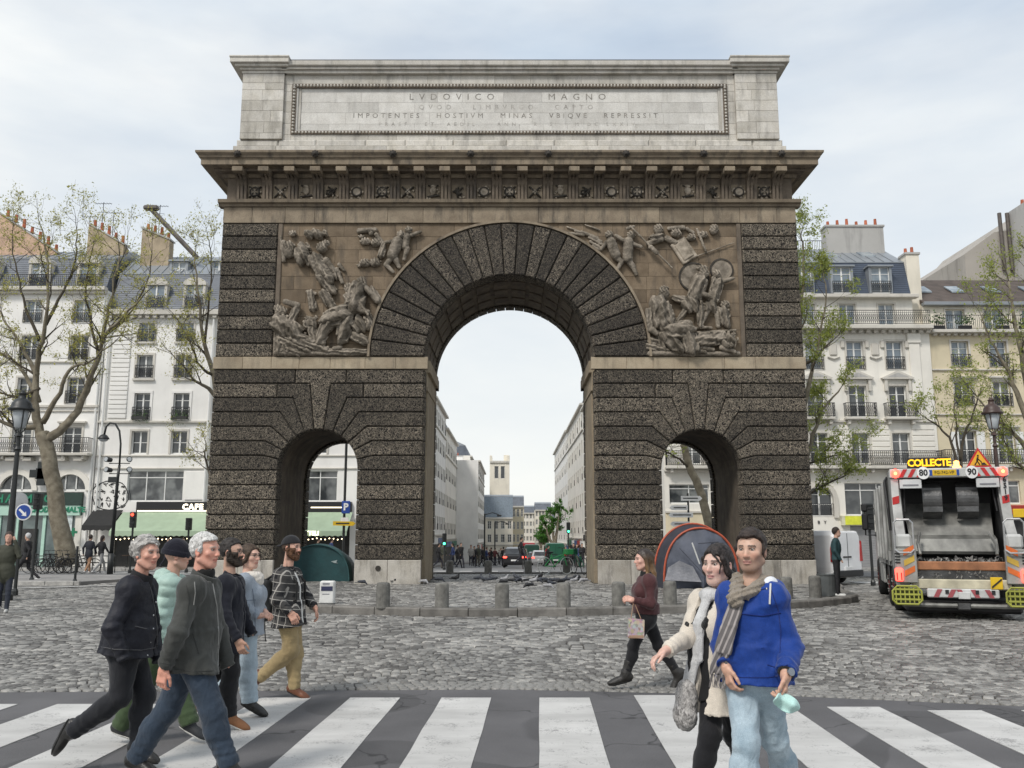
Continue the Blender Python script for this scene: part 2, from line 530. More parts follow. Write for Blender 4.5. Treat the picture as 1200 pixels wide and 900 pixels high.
# ------------------------------------------------------------ ground
def build_ground():
 # profile sheet to the horizon
 ys = [-80, -20, 0, 10, 20, 30, 40, 50, 70, 100, 150, 200, 400, 900, 2000]
 xs = [-1500, -400, -120, -60, -30, 0, 30, 60, 120, 400, 1500]
 V = [(x, y, gh(y) - .05) for y in ys for x in xs]
 nx = len(xs)
 F = [(j*nx+i, j*nx+i+1, (j+1)*nx+i+1, (j+1)*nx+i) for j in range(len(ys)-1) for i in range(nx-1)]
 me = mesh_np('ground', V, F, [mat('joint_sand', (.035,.032,.028), .95, var=.3, sc=2, bump=.5, bsc=60)])
 put('ground', me, kind='structure')
 # asphalt of the near road, with cracks and patches
 m, n, b = node_mat('asphalt')
 vec = coords(n)
 g = noise(n, vec, 90, 3, .8)
 big = noise(n, vec, .9, 4, .6)
 pat = noise(n, vec, .55, 1, .3, .6)
 c0 = mixc(n, ramp(n, g, [(.3,0.0),(.75,1.0)]), (.075,.073,.076), (.15,.146,.149))
 c0 = mixc(n, 1.0, c0, ramp(n, big, [(.3,.78),(.7,1.15)]), 'MULTIPLY')
 c0 = mixc(n, 1.0, c0, ramp(n, pat, [(.565,1.0),(.575,.72)]), 'MULTIPLY')
 vor = N(n, 'ShaderNodeTexVoronoi', {'Vector': N(n, 'ShaderNodeVectorMath', {0: vec, 1: N(n, 'ShaderNodeTexNoise', {'Vector': vec, 'Scale': 2.0}).outputs['Color']}, operation='ADD').outputs[0], 'Scale': .42}, feature='DISTANCE_TO_EDGE').outputs['Distance']
 cr = ramp(n, vor, [(.0, .35), (.008, 1.0)])
 c0 = mixc(n, 1.0, c0, cr, 'MULTIPLY')
 n.links.new(c0, b.inputs['Base Color'])
 b.inputs['Roughness'].default_value = .82
 bn = N(n, 'ShaderNodeBump', {'Height': g, 'Strength': .5, 'Distance': .01}); n.links.new(bn.outputs[0], b.inputs['Normal'])
 MATS['asphalt'] = m
 mb = MB()
 edge = [(-60, 6.0), (-30, 9.2), (-12, 10.1), (-5.5, 10.16), (0, 10.34), (3, 9.95), (5.2, 9.36), (8, 8.5), (14, 7.2), (40, 4)]
 poly = [(-60, -40)] + [(40, -40)] + edge[::-1]
 mb.prismz(poly, -.04, 0.0)
 mb.build('asphalt_road', m, kind='structure')
 # back streets asphalt (behind the island) and boulevard beyond the setts
 mb = MB()
 am = mat('asphalt_far', (.17,.17,.172), .85, var=.22, sc=.7, bump=.3, bsc=30)
 segs = [38, 50, 70, 100, 150, 200, 400]
 for a, c_ in zip(segs[:-1], segs[1:]):
  mb.add([(-6.2,a,gh(a)-.02),(6.2,a,gh(a)-.02),(6.2,c_,gh(c_)-.02),(-6.2,c_,gh(c_)-.02)], [(0,1,2,3)])
 for x0, x1 in ((-60,-6.2),(6.2,60)):
  for a, c_ in ((38.,40.),(40.,52.)):
   mb.add([(x0,a,gh(a)-.02),(x1,a,gh(a)-.02),(x1,c_,gh(c_)-.02),(x0,c_,gh(c_)-.02)], [(0,1,2,3)])
 mb.build('street', am, kind='structure')
 # pavements: left and right of the far side, and along the street behind
 pm = mat('pavement_asphalt', (.26,.25,.24), .88, var=.2, sc=1.2, bump=.25, bsc=40)
 km = mat('kerb_granite', (.36,.35,.33), .8, var=.3, sc=6, bump=.4, bsc=30)
 def strip(name, pts, k=.14):
  """pts: quad columns ((x0,x1),y)"""
  mb = MB()
  for (a, c_) in zip(pts[:-1], pts[1:]):
   (x0, x1), y0 = a; (x2, x3), y1 = c_
   z0, z1 = gh(y0), gh(y1)
   mb.add([(x0,y0,z0-.1),(x1,y0,z0-.1),(x3,y1,z1-.1),(x2,y1,z1-.1),(x0,y0,z0+k),(x1,y0,z0+k),(x3,y1,z1+k),(x2,y1,z1+k)],
       [(4,5,6,7),(0,1,5,4),(1,2,6,5),(2,3,7,6),(3,0,4,7)])
  mb.build(name, pm, kind='structure')
 strip('pavement', [((-60,-10.0),52.),((-60,-10.0),58.2)])
 strip('pavement', [((10.0,60),52.),((10.0,60),58.2)])
 strip('pavement', [((-10.4,-6.2),52.),((-10.4,-6.2),100.),((-10.4,-6.2),200.),((-10.4,-6.2),330.)])
 strip('pavement', [((6.2,10.4),52.),((6.2,10.4),100.),((6.2,10.4),200.),((6.2,10.4),330.)])
 strip('pavement', [((-60,-15.),31.5),((-60,-13.),37.)], .10)
 strip('pavement', [((17.,60),33),((15.,60),37.)], .10)
 # kerbstones of the far pavements
 for (x0, x1, y) in ((-40, -10, 51.9), (10, 40, 51.9), (-60+25, -14.8, 31.4)):
  mb = MB(); x = x0
  while x < x1:
   mb.box(x+.01, min(x+1, x1)-.01, y-.14, y, gh(y)-.1, gh(y)+.135, .015); x += 1.0
  tag(mb.build('kerb', km), kind='structure')
build_ground()
ISL = [(-9.75,30),(-9.76,26.8),(-9.3,24.3),(-8.4,22.95),(-6.5,21.5),(-4.35,20.45),(-2.12,19.68),(.09,19.47),(3.1,20.1),(6.49,21.4),(8.32,22.82),(9.24,24.11),(9.76,26.76),(10.6,29),(10.9,33),(10.0,37),(7.5,38.2),(-7.5,38.2),(-10.2,37),(-10.9,33),(-10.5,30.5)]
def island():
 # smooth outline
 from mathutils import geometry
 pts = []
 n = len(ISL)
 for i in range(n):
  p0, p1, p2, p3 = [Vector(ISL[(i+k-1) % n]) for k in range(4)]
  for t in (0, .25, .5, .75):
   pts.append(tuple(.5*((2*p1)+(p2-p0)*t+(2*p0-5*p1+4*p2-p3)*t*t+(3*p1-p0-3*p2+p3)*t**3)))
 root = empty('traffic_island', (0, 28, 0), kind='structure')
 mb = MB(); mb.prismz([(x*.985, 29+(y-29)*.985) for x, y in pts], -.05, .10)
 mb.build('island_base', mat('joint_sand'), root)
 # kerbstones one by one, following the outline
 km = mat('kerb_granite_dark', (.17,.16,.145), .8, var=.35, sc=4, bump=.4, bsc=30, obj=.25)
 P = [Vector(p) for p in pts] + [Vector(pts[0])]
 # resample
 L_ = [0]
 for a, b in zip(P[:-1], P[1:]): L_.append(L_[-1] + (b-a).length)
 def samp(s):
  s %= L_[-1]
  for i in range(len(P)-1):
   if L_[i+1] >= s:
    return P[i].lerp(P[i+1], (s-L_[i])/max(1e-6, L_[i+1]-L_[i]))
  return P[-1]
 cen = Vector((0, 29))
 k = int(L_[-1]/1.05)
 for i in range(k):
  a = samp(L_[-1]*(i+.008)/k); b = samp(L_[-1]*(i+1-.008)/k)
  d = (b-a).normalized(); nrm = Vector((d.y, -d.x))
  if nrm.dot(a-cen) < 0: nrm = -nrm
  w = .30
  mb = MB()
  q = [a+nrm*.02, b+nrm*.02, b-nrm*w, a-nrm*w]
  q2 = [a-nrm*.0, b-nrm*.0, b-nrm*w, a-nrm*w]
  h = .155 + random.uniform(-.004,.004)
  vs = [(p.x,p.y,-.05) for p in q] + [(p.x,p.y,h-.03) for p in q] + [(p.x,p.y,h) for p in q2]
  fs = [(4,5,9,8),(5,6,10,9),(6,7,11,10),(7,4,8,11),(8,9,10,11)] + [(j,(j+1)%4,(j+1)%4+4,j+4) for j in range(4)]
  if (Vector((q[1]-q[0])).to_3d().cross((q[2]-q[1]).to_3d())).z < 0: fs = [f[::-1] for f in fs]
  mb.add(vs, fs)
  c_ = (a+b)/2
  me = mb.mesh('kerbstone', km, Vector((c_.x, c_.y, 0)))
  put('kerbstone', me, root, (c_.x, c_.y, 0))
 return pts, root
ISLP, ISLROOT = island()
# ------------------------------------------------------------ setts (granite cobbles)
def inside_poly(X, Y, poly):
 r = np.zeros(len(X), bool)
 n = len(poly)
 for i in range(n):
  x0, y0 = poly[i]; x1, y1 = poly[(i+1) % n]
  c_ = ((y0 > Y) != (y1 > Y)) & (X < (x1-x0)*(Y-y0)/(y1-y0+1e-12)+x0)
  r ^= c_
 return r
rng = np.random.default_rng(5)
def sett_mesh(name, cx, cy, ang, w, d, z0, mats, hj=.004):
 n = len(cx)
 g = .86
 base = np.array([(-.5,-.5),(.5,-.5),(.5,.5),(-.5,.5)])
 jit = rng.uniform(-.055, .055, (n,4,2))
 q = (base[None]+jit)*np.stack([w,d],1)[:,None,:]
 tilt = rng.uniform(-.02,.02,(n,2))
 ca, sa = np.cos(ang)[:,None], np.sin(ang)[:,None]
 V = np.zeros((n,12,3))
 for k, (sc_, zz) in enumerate(((.98,-.045),(.95,-.012),(.80,0.0))):
  qq = q*sc_
  V[:,k*4:k*4+4,0] = cx[:,None]+qq[:,:,0]*ca-qq[:,:,1]*sa
  V[:,k*4:k*4+4,1] = cy[:,None]+qq[:,:,0]*sa+qq[:,:,1]*ca
  V[:,k*4:k*4+4,2] = zz + z0[:,None] + rng.uniform(-hj,hj,(n,1))*(k>0) + (qq*tilt[:,None,:]).sum(2)
 f = []
 for k in range(2):
  for j in range(4):
   f.append((k*4+j, k*4+(j+1)%4, (k+1)*4+(j+1)%4, (k+1)*4+j))
 f.append((8,9,10,11))
 f = np.array(f)
 F = (f[None]+12*np.arange(n)[:,None,None]).reshape(-1,4)
 return V, F, f
def setts():
 m = sett_mat
 # near band: small setts laid in scallop arcs; upper band: larger setts in courses
 cx=[];cy=[];an=[];w=[];d=[]
 # near band
 P_ = 2.6
 for row in range(-12, 70):
  x = -16.0 + rng.uniform(0,.1)
  while x < 16:
   ww = rng.uniform(.095,.135)
   t = (x/P_) % 1.0 - .5
   yo = .42*(1-4*t*t)
   sl = -.42*8*t/P_
   y = 10.2 + row*.105 + yo
   cx.append(x+ww/2); cy.append(y+rng.uniform(-.006,.006)); an.append(math.atan(sl)+rng.uniform(-.035,.035)); w.append(ww-.012); d.append(.096+rng.uniform(-.008,.004))
   x += ww/math.sqrt(1+sl*sl)
 cx=np.array(cx);cy=np.array(cy);an=np.array(an);w=np.array(w);d=np.array(d)
 def edge_near(X): return np.interp(X, [-60,-30,-12,-5.5,0,3,5.2,8,14,40],[6,9.2,10.1,10.16,10.34,9.95,9.36,8.5,7.2,4])
 def bound(X): return np.interp(X, [-16,-6,0,3.5,7,11,16],[13.6,13.9,13.75,13.2,13.4,14.4,16.0])
 ok = (cy > edge_near(cx)+.09) & (cy < bound(cx)-.07)
 near = [a[ok] for a in (cx,cy,an,w,d)]
 # a course of stretchers along the boundary
 xs = np.arange(-16,16,.3); ys = bound(xs); a_ = np.arctan2(np.gradient(ys),np.gradient(xs))
 bd = [xs, ys, a_, np.full(len(xs),.29), np.full(len(xs),.115)]
 cx=[];cy=[];an=[];w=[];d=[]
 row = 0; y = 13.0
 while y < 37:
  hh = rng.uniform(.125,.15)
  x = -30 + rng.uniform(0,.2)
  while x < 28:
   ww = rng.uniform(.16,.245)
   cx.append(x+ww/2); cy.append(y+rng.uniform(-.01,.01)+.18*math.sin(x*.25)); an.append(rng.uniform(-.03,.03)+.045*math.cos(x*.25)); w.append(ww-.02); d.append(hh-.02)
   x += ww
  y += hh
 cx=np.array(cx);cy=np.array(cy);an=np.array(an);w=np.array(w);d=np.array(d)
 isl = inside_poly(cx,cy,ISLP)
 # keep a margin for the kerb
 shr = [((x)*.962, 29+(y-29)*.945) for x,y in ISLP]
 isl_in = inside_poly(cx,cy,shr)
 grow = [((x)*1.012, 29+(y-29)*1.012) for x,y in ISLP]
 isl_out = inside_poly(cx,cy,grow)
 up = (cy > bound(cx)+.13) & (~isl_out) & ~((cy>31.3)&(cx<-14.6)) & ~((cy>32.8)&(cx>15.5)) & (np.abs(cx) < cy*.85+6)
 upper = [a[up] for a in (cx,cy,an,w,d)]
 road = [np.concatenate([a,b_,c_]) for a,b_,c_ in zip(near,bd,upper)]
 dist = np.hypot(road[0]-CAMX, road[1])
 vis = np.abs(road[0]-CAMX) < road[1]*.60
 key = np.where(vis, dist, 1e6)
 order = np.argsort(key)
 V, F, f = sett_mesh('sett', *road, np.zeros(len(road[0])), [m])
 root = empty('cobbled_road', (0, 15, 0), kind='structure')
 first = order[:300]
 rest = np.ones(len(key), bool); rest[first] = False
 for i in first:
  c_ = np.array([road[0][i], road[1][i], 0])
  me = mesh_np('sett', V[i]-c_, f, [m])
  put('sett', me, root, c_)
 Vr = V[rest].reshape(-1,3) - np.array([0,15,0])
 Fr = (f[None]+12*np.arange(rest.sum())[:,None,None]).reshape(-1,4)
 me = mesh_np('distant_setts', Vr, Fr, [m])
 o = bpy.data.objects.new('distant_setts', me); link(o, root); o['kind'] = 'stuff'
 # plaza setts on the island
 pl = isl_in & ~((np.abs(cx) > 2.7) & (np.abs(np.abs(cx)-6.4) > 1.4) & (cy > 29.4) & (cy < 34.5) & (np.abs(cx)<10.1))
 plz = [a[pl] for a in (cx,cy,an,w,d)]
 V, F, f = sett_mesh('sett', *plz, np.full(len(plz[0]), .14), [m])
 me = mesh_np('plaza_setts', V.reshape(-1,3)-np.array([0,28,0]), F, [m])
 o = bpy.data.objects.new('plaza_setts', me); link(o, ISLROOT); o['kind'] = 'stuff'
def _sett_mat():
 m, n, b = node_mat('granite_sett')
 vec = coords(n)
 wc = N(n,'ShaderNodeNewGeometry')
 rp = wc.outputs['Random Per Island']
 pos = wc.outputs['Position']
 c0 = ramp(n, rp, [(0,(.085,.08,.075)),(.3,(.17,.163,.152)),(.7,(.27,.262,.245)),(1,(.40,.385,.355))])
 g = noise(n, pos, 70, 3, .7)
 c0 = mixc(n, 1.0, c0, ramp(n, g, [(.3,.75),(.75,1.2)]), 'MULTIPLY')
 st = noise(n, pos, .45, 4, .6)
 c0 = mixc(n, 1.0, c0, ramp(n, st, [(.35,.78),(.65,1.12)]), 'MULTIPLY')
 n.links.new(c0, b.inputs['Base Color'])
 b.inputs['Roughness'].default_value = .45
 bn = N(n, 'ShaderNodeBump', {'Height': noise(n, pos, 45, 3), 'Strength': .5, 'Distance': .01}); n.links.new(bn.outputs[0], b.inputs['Normal'])
 return m
sett_mat = _sett_mat()
setts()
# ------------------------------------------------------------ zebra crossing
def road_paint(name='road_paint'):
 if name in MATS: return MATS[name]
 m, n, b = node_mat(name)
 geo = N(n,'ShaderNodeNewGeometry').outputs['Position']
 w1 = noise(n, geo, 55, 4, .75); w2 = noise(n, geo, 3.0, 5, .7)
 f = N(n,'ShaderNodeMath',{0:w1,1:w2},operation='ADD').outputs[0]
 c0 = mixc(n, ramp(n, f, [(.80,1.0),(.89,0.0)]), (.56,.55,.53), (.26,.255,.25))
 c0 = mixc(n, 1.0, c0, ramp(n, noise(n, geo, 1.4, 3), [(.3,.86),(.7,1.1)]), 'MULTIPLY')
 vv = N(n,'ShaderNodeVectorMath',{0:geo,1:N(n,'ShaderNodeTexNoise',{'Vector':geo,'Scale':1.2}).outputs['Color']},operation='ADD').outputs[0]
 vr = N(n,'ShaderNodeTexVoronoi',{'Vector':vv,'Scale':1.3},feature='DISTANCE_TO_EDGE').outputs['Distance']
 c0 = mixc(n, 1.0, c0, ramp(n, vr, [(0,.78),(.004,1.0)]), 'MULTIPLY')
 tw = noise(n, N(n,'ShaderNodeMapping',{'Vector':geo,'Scale':(.25,1.6,1)}).outputs[0], 1.1, 5, .7)
 c0 = mixc(n, ramp(n, tw, [(.42,.0),(.7,.42)]), c0, (.24,.235,.225))
 n.links.new(c0, b.inputs['Base Color']); b.inputs['Roughness'].default_value=.65
 bn = N(n, 'ShaderNodeBump', {'Height': w1, 'Strength': .3, 'Distance': .006}); n.links.new(bn.outputs[0], b.inputs['Normal'])
 MATS[name] = m
 return m
def zebra():
 root = empty('zebra_crossing', (0, 7, .004), kind='structure')
 m = road_paint()
 cs = [-7.05,-6.1,-5.2,-4.27,-3.29,-2.31,-1.365,-.395,.635,1.655,2.61,3.5,4.42,5.35,6.3]
 for c_ in cs:
  yt = 9.81 if -3 < c_ < 2 else (9.45 if c_ < 0 else 9.3 - (.18 if c_ > 4 else 0))
  if abs(c_-1.655) < .01: yt = 9.95
  xt = c_; xb = c_ - .17
  mb = MB()
  pts = []
  for k in range(9):
   t = k/8; y = yt + (3.6-yt)*t
   pts.append((xt+(xb-xt)*t*(yt-3.6)/2.86*.5 - .265 + random.uniform(-.006,.006), y))
  pr = []
  for k in range(9):
   t = 1-k/8; y = yt + (3.6-yt)*t
   pr.append((xt+(xb-xt)*t*(yt-3.6)/2.86*.5 + .265 + random.uniform(-.006,.006), y))
  mb.prismz(pts+pr, .001, .006)
  mb.build('stripe', m, root)
 # far crossing stripes behind the monument and on the left
 root2 = empty('street_markings', (0, 46, gh(46)), kind='structure')
 def stripe(x0,x1,y0,y1,root_=root2):
  mb = MB(); mb.add([(x0,y0,gh(y0)-.012),(x1,y0,gh(y0)-.012),(x1,y1,gh(y1)-.012),(x0,y1,gh(y1)-.012)],[(0,1,2,3)]); mb.build('stripe', m, root_)
 for i in range(9): stripe(-6+i*1.4, -5.3+i*1.4, 44, 47.)
 for i in range(9): stripe(-5.6+i*1.4, -4.9+i*1.4, 48.6, 51.5)
 for i in range(8): stripe(-14.5-i*1.6, -13.7-i*1.6, 42, 45.5)
 mb = MB(); mb.add([(-19,27.5,.02),(-13,31.1,.02),(-12.9,30.8,.02),(-18.6,27.2,.02)],[(3,2,1,0)]); mb.build('painted_line', m, root2)
 mb = MB(); mb.add([(12.5,32,.02),(20,32.3,.02),(20,33.6,.02),(12.4,33.2,.02)],[(0,1,2,3)]); mb.build('painted_line', m, root2)
zebra()
# ------------------------------------------------------------ the triumphal arch
F0 = 29.6          # front plane of the masonry core
DB = 34.2          # back plane
def rust_mat(name, lo, hi, scale=11.0, dirt=1.0):
 m, n, b = node_mat(name)
 vec0 = coords(n)
 vec = coords(n, 29.0)
 pos = N(n,'ShaderNodeNewGeometry').outputs['Position']
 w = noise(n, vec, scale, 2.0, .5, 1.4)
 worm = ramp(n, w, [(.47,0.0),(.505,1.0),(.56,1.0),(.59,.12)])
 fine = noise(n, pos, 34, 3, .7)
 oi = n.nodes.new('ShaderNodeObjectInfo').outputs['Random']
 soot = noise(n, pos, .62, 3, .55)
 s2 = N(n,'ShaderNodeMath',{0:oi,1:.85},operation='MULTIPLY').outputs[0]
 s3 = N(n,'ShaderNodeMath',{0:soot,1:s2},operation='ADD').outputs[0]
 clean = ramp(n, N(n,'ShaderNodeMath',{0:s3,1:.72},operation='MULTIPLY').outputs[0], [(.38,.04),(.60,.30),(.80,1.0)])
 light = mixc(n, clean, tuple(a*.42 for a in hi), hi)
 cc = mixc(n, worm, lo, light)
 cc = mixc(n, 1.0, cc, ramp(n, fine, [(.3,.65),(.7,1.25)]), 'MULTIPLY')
 n.links.new(cc, b.inputs['Base Color'])
 b.inputs['Roughness'].default_value = .9
 bn = N(n, 'ShaderNodeBump', {'Height': worm, 'Strength': 1.0, 'Distance': .03}); n.links.new(bn.outputs[0], b.inputs['Normal'])
 MATS[name] = m
 return m
def ashlar_mat(name, c1, c2, soot=.5, objv=.22):
 m, n, b = node_mat(name)
 vec = coords(n, 7.0)
 pos = N(n,'ShaderNodeNewGeometry').outputs['Position']
 f = noise(n, vec, 1.8, 5, .6)
 cc = mixc(n, ramp(n, f, [(.3,0.0),(.7,1.0)]), c1, c2)
 oi = n.nodes.new('ShaderNodeObjectInfo').outputs['Random']
 cc = mixc(n, 1.0, cc, ramp(n, oi, [(0,1-objv),(.5,1.0),(1,1+objv*.7)]), 'MULTIPLY')
 # rain streaks and soot: stretched noise
 mp = N(n,'ShaderNodeMapping',{'Vector':pos,'Scale':(2.2,2.2,.5)})
 st = noise(n, mp.outputs[0], 1.6, 6, .65)
 cc = mixc(n, ramp(n, st, [(.5,0.0),(.72,soot)]), cc, (.05,.045,.04))
 g = noise(n, pos, 30, 4, .7)
 cc = mixc(n, 1.0, cc, ramp(n, g, [(.3,.82),(.7,1.14)]), 'MULTIPLY')
 n.links.new(cc, b.inputs['Base Color']); b.inputs['Roughness'].default_value=.88
 bn = N(n, 'ShaderNodeBump', {'Height': g, 'Strength': .5, 'Distance': .015}); n.links.new(bn.outputs[0], b.inputs['Normal'])
 MATS[name] = m
 return m
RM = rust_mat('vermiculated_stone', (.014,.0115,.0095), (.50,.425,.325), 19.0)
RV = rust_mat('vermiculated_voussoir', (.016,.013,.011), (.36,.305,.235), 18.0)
ASH = ashlar_mat('tan_ashlar', (.135,.099,.064), (.235,.18,.122), .7)
BAND = ashlar_mat('band_stone', (.31,.25,.175), (.41,.345,.25), .45, .15)
ATT = ashlar_mat('attic_stone', (.50,.47,.41), (.62,.595,.55), .45, .16)
PLI = ashlar_mat('plinth_stone', (.36,.33,.28), (.52,.49,.44), .65, .12)
ENT = ashlar_mat('entablature_stone', (.175,.138,.098), (.29,.238,.172), .85, .2)
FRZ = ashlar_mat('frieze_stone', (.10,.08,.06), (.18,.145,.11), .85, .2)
COR = ashlar_mat('joint_dark', (.035,.03,.025), (.05,.043,.036), .4, 0)
SOF = ashlar_mat('vault_stone', (.09,.072,.055), (.19,.155,.115), .8, 0)
def SCU_():
 m, n, b = node_mat('carved_stone')
 pos = N(n,'ShaderNodeNewGeometry').outputs['Position']
 nz = N(n,'ShaderNodeSeparateXYZ',{0:N(n,'ShaderNodeNewGeometry').outputs['Normal']}).outputs['Z']
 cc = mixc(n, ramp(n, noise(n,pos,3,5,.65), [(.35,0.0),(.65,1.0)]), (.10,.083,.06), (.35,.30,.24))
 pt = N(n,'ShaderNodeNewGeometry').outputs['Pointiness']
 cc = mixc(n, 1.0, cc, ramp(n, pt, [(.43,.16),(.50,.72),(.56,1.3)]), 'MULTIPLY')  # shading and dirt put into the colour: dark recesses, lighter crests
 n.links.new(cc, b.inputs['Base Color']); b.inputs['Roughness'].default_value=.8
 bn = N(n, 'ShaderNodeBump', {'Height': noise(n,pos,25,4,.7), 'Strength': .5, 'Distance': .02}); n.links.new(bn.outputs[0], b.inputs['Normal'])
 MATS['carved_stone'] = m
 return m
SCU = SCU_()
arch = empty('triumphal_arch', (0, F0, .1), 'weathered stone triumphal arch with one tall and two small openings standing across the street', 'arch')
SCACHE = {}
def inset(poly, g):
 n = len(poly)
 a = sum(poly[i][0]*poly[(i+1)%n][1]-poly[(i+1)%n][0]*poly[i][1] for i in range(n))
 if a < 0: poly = poly[::-1]
 out = []
 for i in range(n):
  p0, p1, p2 = Vector(poly[i-1]), Vector(poly[i]), Vector(poly[(i+1)%n])
  d1 = (p1-p0).normalized(); d2 = (p2-p1).normalized()
  n1 = Vector((-d1.y, d1.x)); n2 = Vector((-d2.y, d2.x))
  k = 1 + n1.dot(n2)
  if k < .3: k = .3
  out.append(tuple(p1 + (n1+n2)*(g/k)))
 return out
def stone_mb(poly, yb, yf, ch, gap, mb=None):
 p = inset(poly, gap); q = inset(poly, gap+ch)
 n = len(p)
 mb = mb or MB()
 vs = [(a, yb, b_) for a, b_ in p] + [(a, yf+ch, b_) for a, b_ in p] + [(a, yf, b_) for a, b_ in q]
 fs = [(i, i+n, (i+1)%n+n, (i+1)%n) for i in range(n)] + [(i+n, i+2*n, (i+1)%n+2*n, (i+1)%n+n) for i in range(n)] + [tuple(2*n+i for i in range(n))]
 fs = [f[::-1] if False else f for f in fs]
 mb.add(vs, fs)
 return mb
def stone(name, poly, m, yb=F0+.02, yf=F0-.1, ch=.03, gap=.014, parent=arch, **k):
 n = len(poly)
 cx_ = sum(p[0] for p in poly)/n; cz_ = sum(p[1] for p in poly)/n
 a = [(p[0]-cx_, p[1]-cz_) for p in poly]
 key = (name, m.name, tuple((round(x,3), round(z,3)) for x, z in a), round(yb-yf,3), ch, gap)
 if key not in SCACHE:
  mb = stone_mb(a, yb-yf, 0.0, ch, gap)
  SCACHE[key] = mb.mesh(name, m)
  # make normals point outwards
  bm = bmesh.new(); bm.from_mesh(SCACHE[key]); bmesh.ops.recalc_face_normals(bm, faces=bm.faces)
  bm.faces.ensure_lookup_table()
  if bm.faces[-1].normal.y > 0: bmesh.ops.reverse_faces(bm, faces=bm.faces)
  bm.to_mesh(SCACHE[key]); bm.free()
 return put(name, SCACHE[key], parent, (cx_, yf, cz_), **k)
def rect(x0, x1, z0, z1): return [(x0,z0),(x1,z0),(x1,z1),(x0,z1)]
BZ, TZ = .90, 7.23
CH = (TZ-BZ)/13
ZC = [BZ+CH*i for i in range(14)]
SX, SR, SZ = 6.375, 1.32, 3.86     # small arches
XI, XO = 2.88, 9.95
BR, BRO, BZC = 2.86, 4.78, 7.65    # big arch
backstones = []
def lower_pier(sgn):
 """sgn -1 left, +1 right, built in the sense u = distance from the big opening"""
 def X(u): return sgn*u
 def st(poly, name='rusticated_stone', m=RM, **k):
  pp = [(X(u), z) for u, z in poly]
  if sgn < 0: pp = pp[::-1]
  backstones.append((pp, k.get('yf', F0-.1)))
  return stone(name, pp, m, **k)
 jl, jr = SX-SR, SX+SR
 pj = .03
 # courses 1..6 on both sides of the small opening
 for k in range(6):
  z0, z1 = ZC[k], ZC[k+1]
  st(rect(XI-.0, jl, z0, z1)); st(rect(jr, XO+.05, z0, z1))
 # voussoirs that turn into courses 7..12 and the keystone
 da = PI/13
 for side in (-1, 1):
  for k in range(6):
   z0, z1 = ZC[6+k], ZC[7+k]
   a0, a1 = da*k, da*(k+1)
   e = XO+.05 if side > 0 else XI
   def ray(a, z):
    r = (z-SZ)/math.sin(a)
    return SX+side*r*math.cos(a)
   poly = []
   n_ = 4
   arc = [(SX+side*SR*math.cos(a0+(a1-a0)*i/n_), SZ+SR*math.sin(a0+(a1-a0)*i/n_)) for i in range(n_+1)]
   low = [(SX+side*SR, z0)] if k == 0 else [(ray(a0, z0), z0)]
   if k == 0: arc = arc[0:]
   up = [(ray(a1, z1), z1)]
   outer = e
   if k == 5:
    outer = SX+side*1.46
    st(rect(min(outer,e), max(outer,e), z0, z1))
   if k == 4 or k == 3:
    pass
   poly = low + arc + up + [(outer, z1), (outer, z0)]
   if side > 0: poly = poly
   st(poly)
 # keystone with the T shaped head, course 13
 z0, z1 = ZC[12], ZC[13]
 aK = da*6
 rk = (z0-SZ)/math.sin(aK)
 xk = rk*math.cos(aK)
 arc = [(SX+SR*math.cos(PI/2-(PI/2-aK)*t), SZ+SR*math.sin(PI/2-(PI/2-aK)*t)) for t in (-1,0,1)]
 st([(SX-.86, z0), (SX-xk, z0)] + [arc[0], arc[1], arc[2]] + [(SX+xk, z0), (SX+.86, z0), (SX+.86, z1), (SX-.86, z1)])
 st(rect(XI, SX-.86, z0, z1)); st(rect(SX+.86, XO+.05, z0, z1))
 # base blocks
 for (u0, u1) in ((XI, jl), (jr, XO+.05)):
  w = (u1-u0)
  k = 2
  for i in range(k):
   st(rect(u0+w*i/k, u0+w*(i+1)/k, .1, BZ), 'plinth_block', PLI, yf=F0-.13, ch=.015, gap=.004)
 # impost band
 xs = [XI-.12]
 while xs[-1] < XO-.7: xs.append(xs[-1]+random.uniform(.8, 1.25))
 xs[-1] = XO+.08
 for a, b_ in zip(xs[:-1], xs[1:]):
  st(rect(a, b_, TZ, BZC), 'band_block', BAND, yf=F0-.14, ch=.012, gap=.003)
lower_pier(-1); lower_pier(1)
# core
def arcpts(cx_, cz_, r, a0, a1, n=24): return [(cx_+r*math.cos(a0+(a1-a0)*i/n), cz_+r*math.sin(a0+(a1-a0)*i/n)) for i in range(n+1)]
mb = MB()
ri = .08  # the smooth reveals stand a little back from the rusticated stones
out = [(-XO, .05)]
def small(cx_): return [(cx_-SR-ri, .05)] + arcpts(cx_, SZ, SR+ri, PI, 0, 20) + [(cx_+SR+ri, .05)]
out += small(-SX)
out += [(-BR-ri-.02, .05)] + arcpts(0, BZC, BR+ri, PI, 0, 36) + [(BR+ri+.02, .05)]
out += small(SX)
out += [(XO, .05), (XO, 12.4), (-XO, 12.4)]
mb.prism(out[::-1], F0, DB)
mb.build('masonry_core', SOF, arch)
# dark joints behind the stones: thin facing just in front of the core
mb = MB()
mb.prism(out[::-1], F0-.012, F0-.003)
mb.build('joint_mortar', COR, arch)
# smooth jamb pilasters with impost mouldings inside the great opening
for s in (-1, 1):
 mb = MB()
 mb.box(*sorted((s*(BR-.02), s*(BR+ri+.05))), F0+.85, DB-.95, .1, 6.6, .01)
 mb.build('jamb_pilaster', BAND, arch)
 mb = MB()
 for (z0, z1, p) in ((6.6, 6.75, .05), (6.75, 7.23, .02), (7.23, 7.65, .12)):
  mb.box(*sorted((s*(BR-p), s*(BR+ri+.05))), F0+.55, DB-.65, z0, z1, .01)
 mb.build('impost_moulding', BAND, arch)
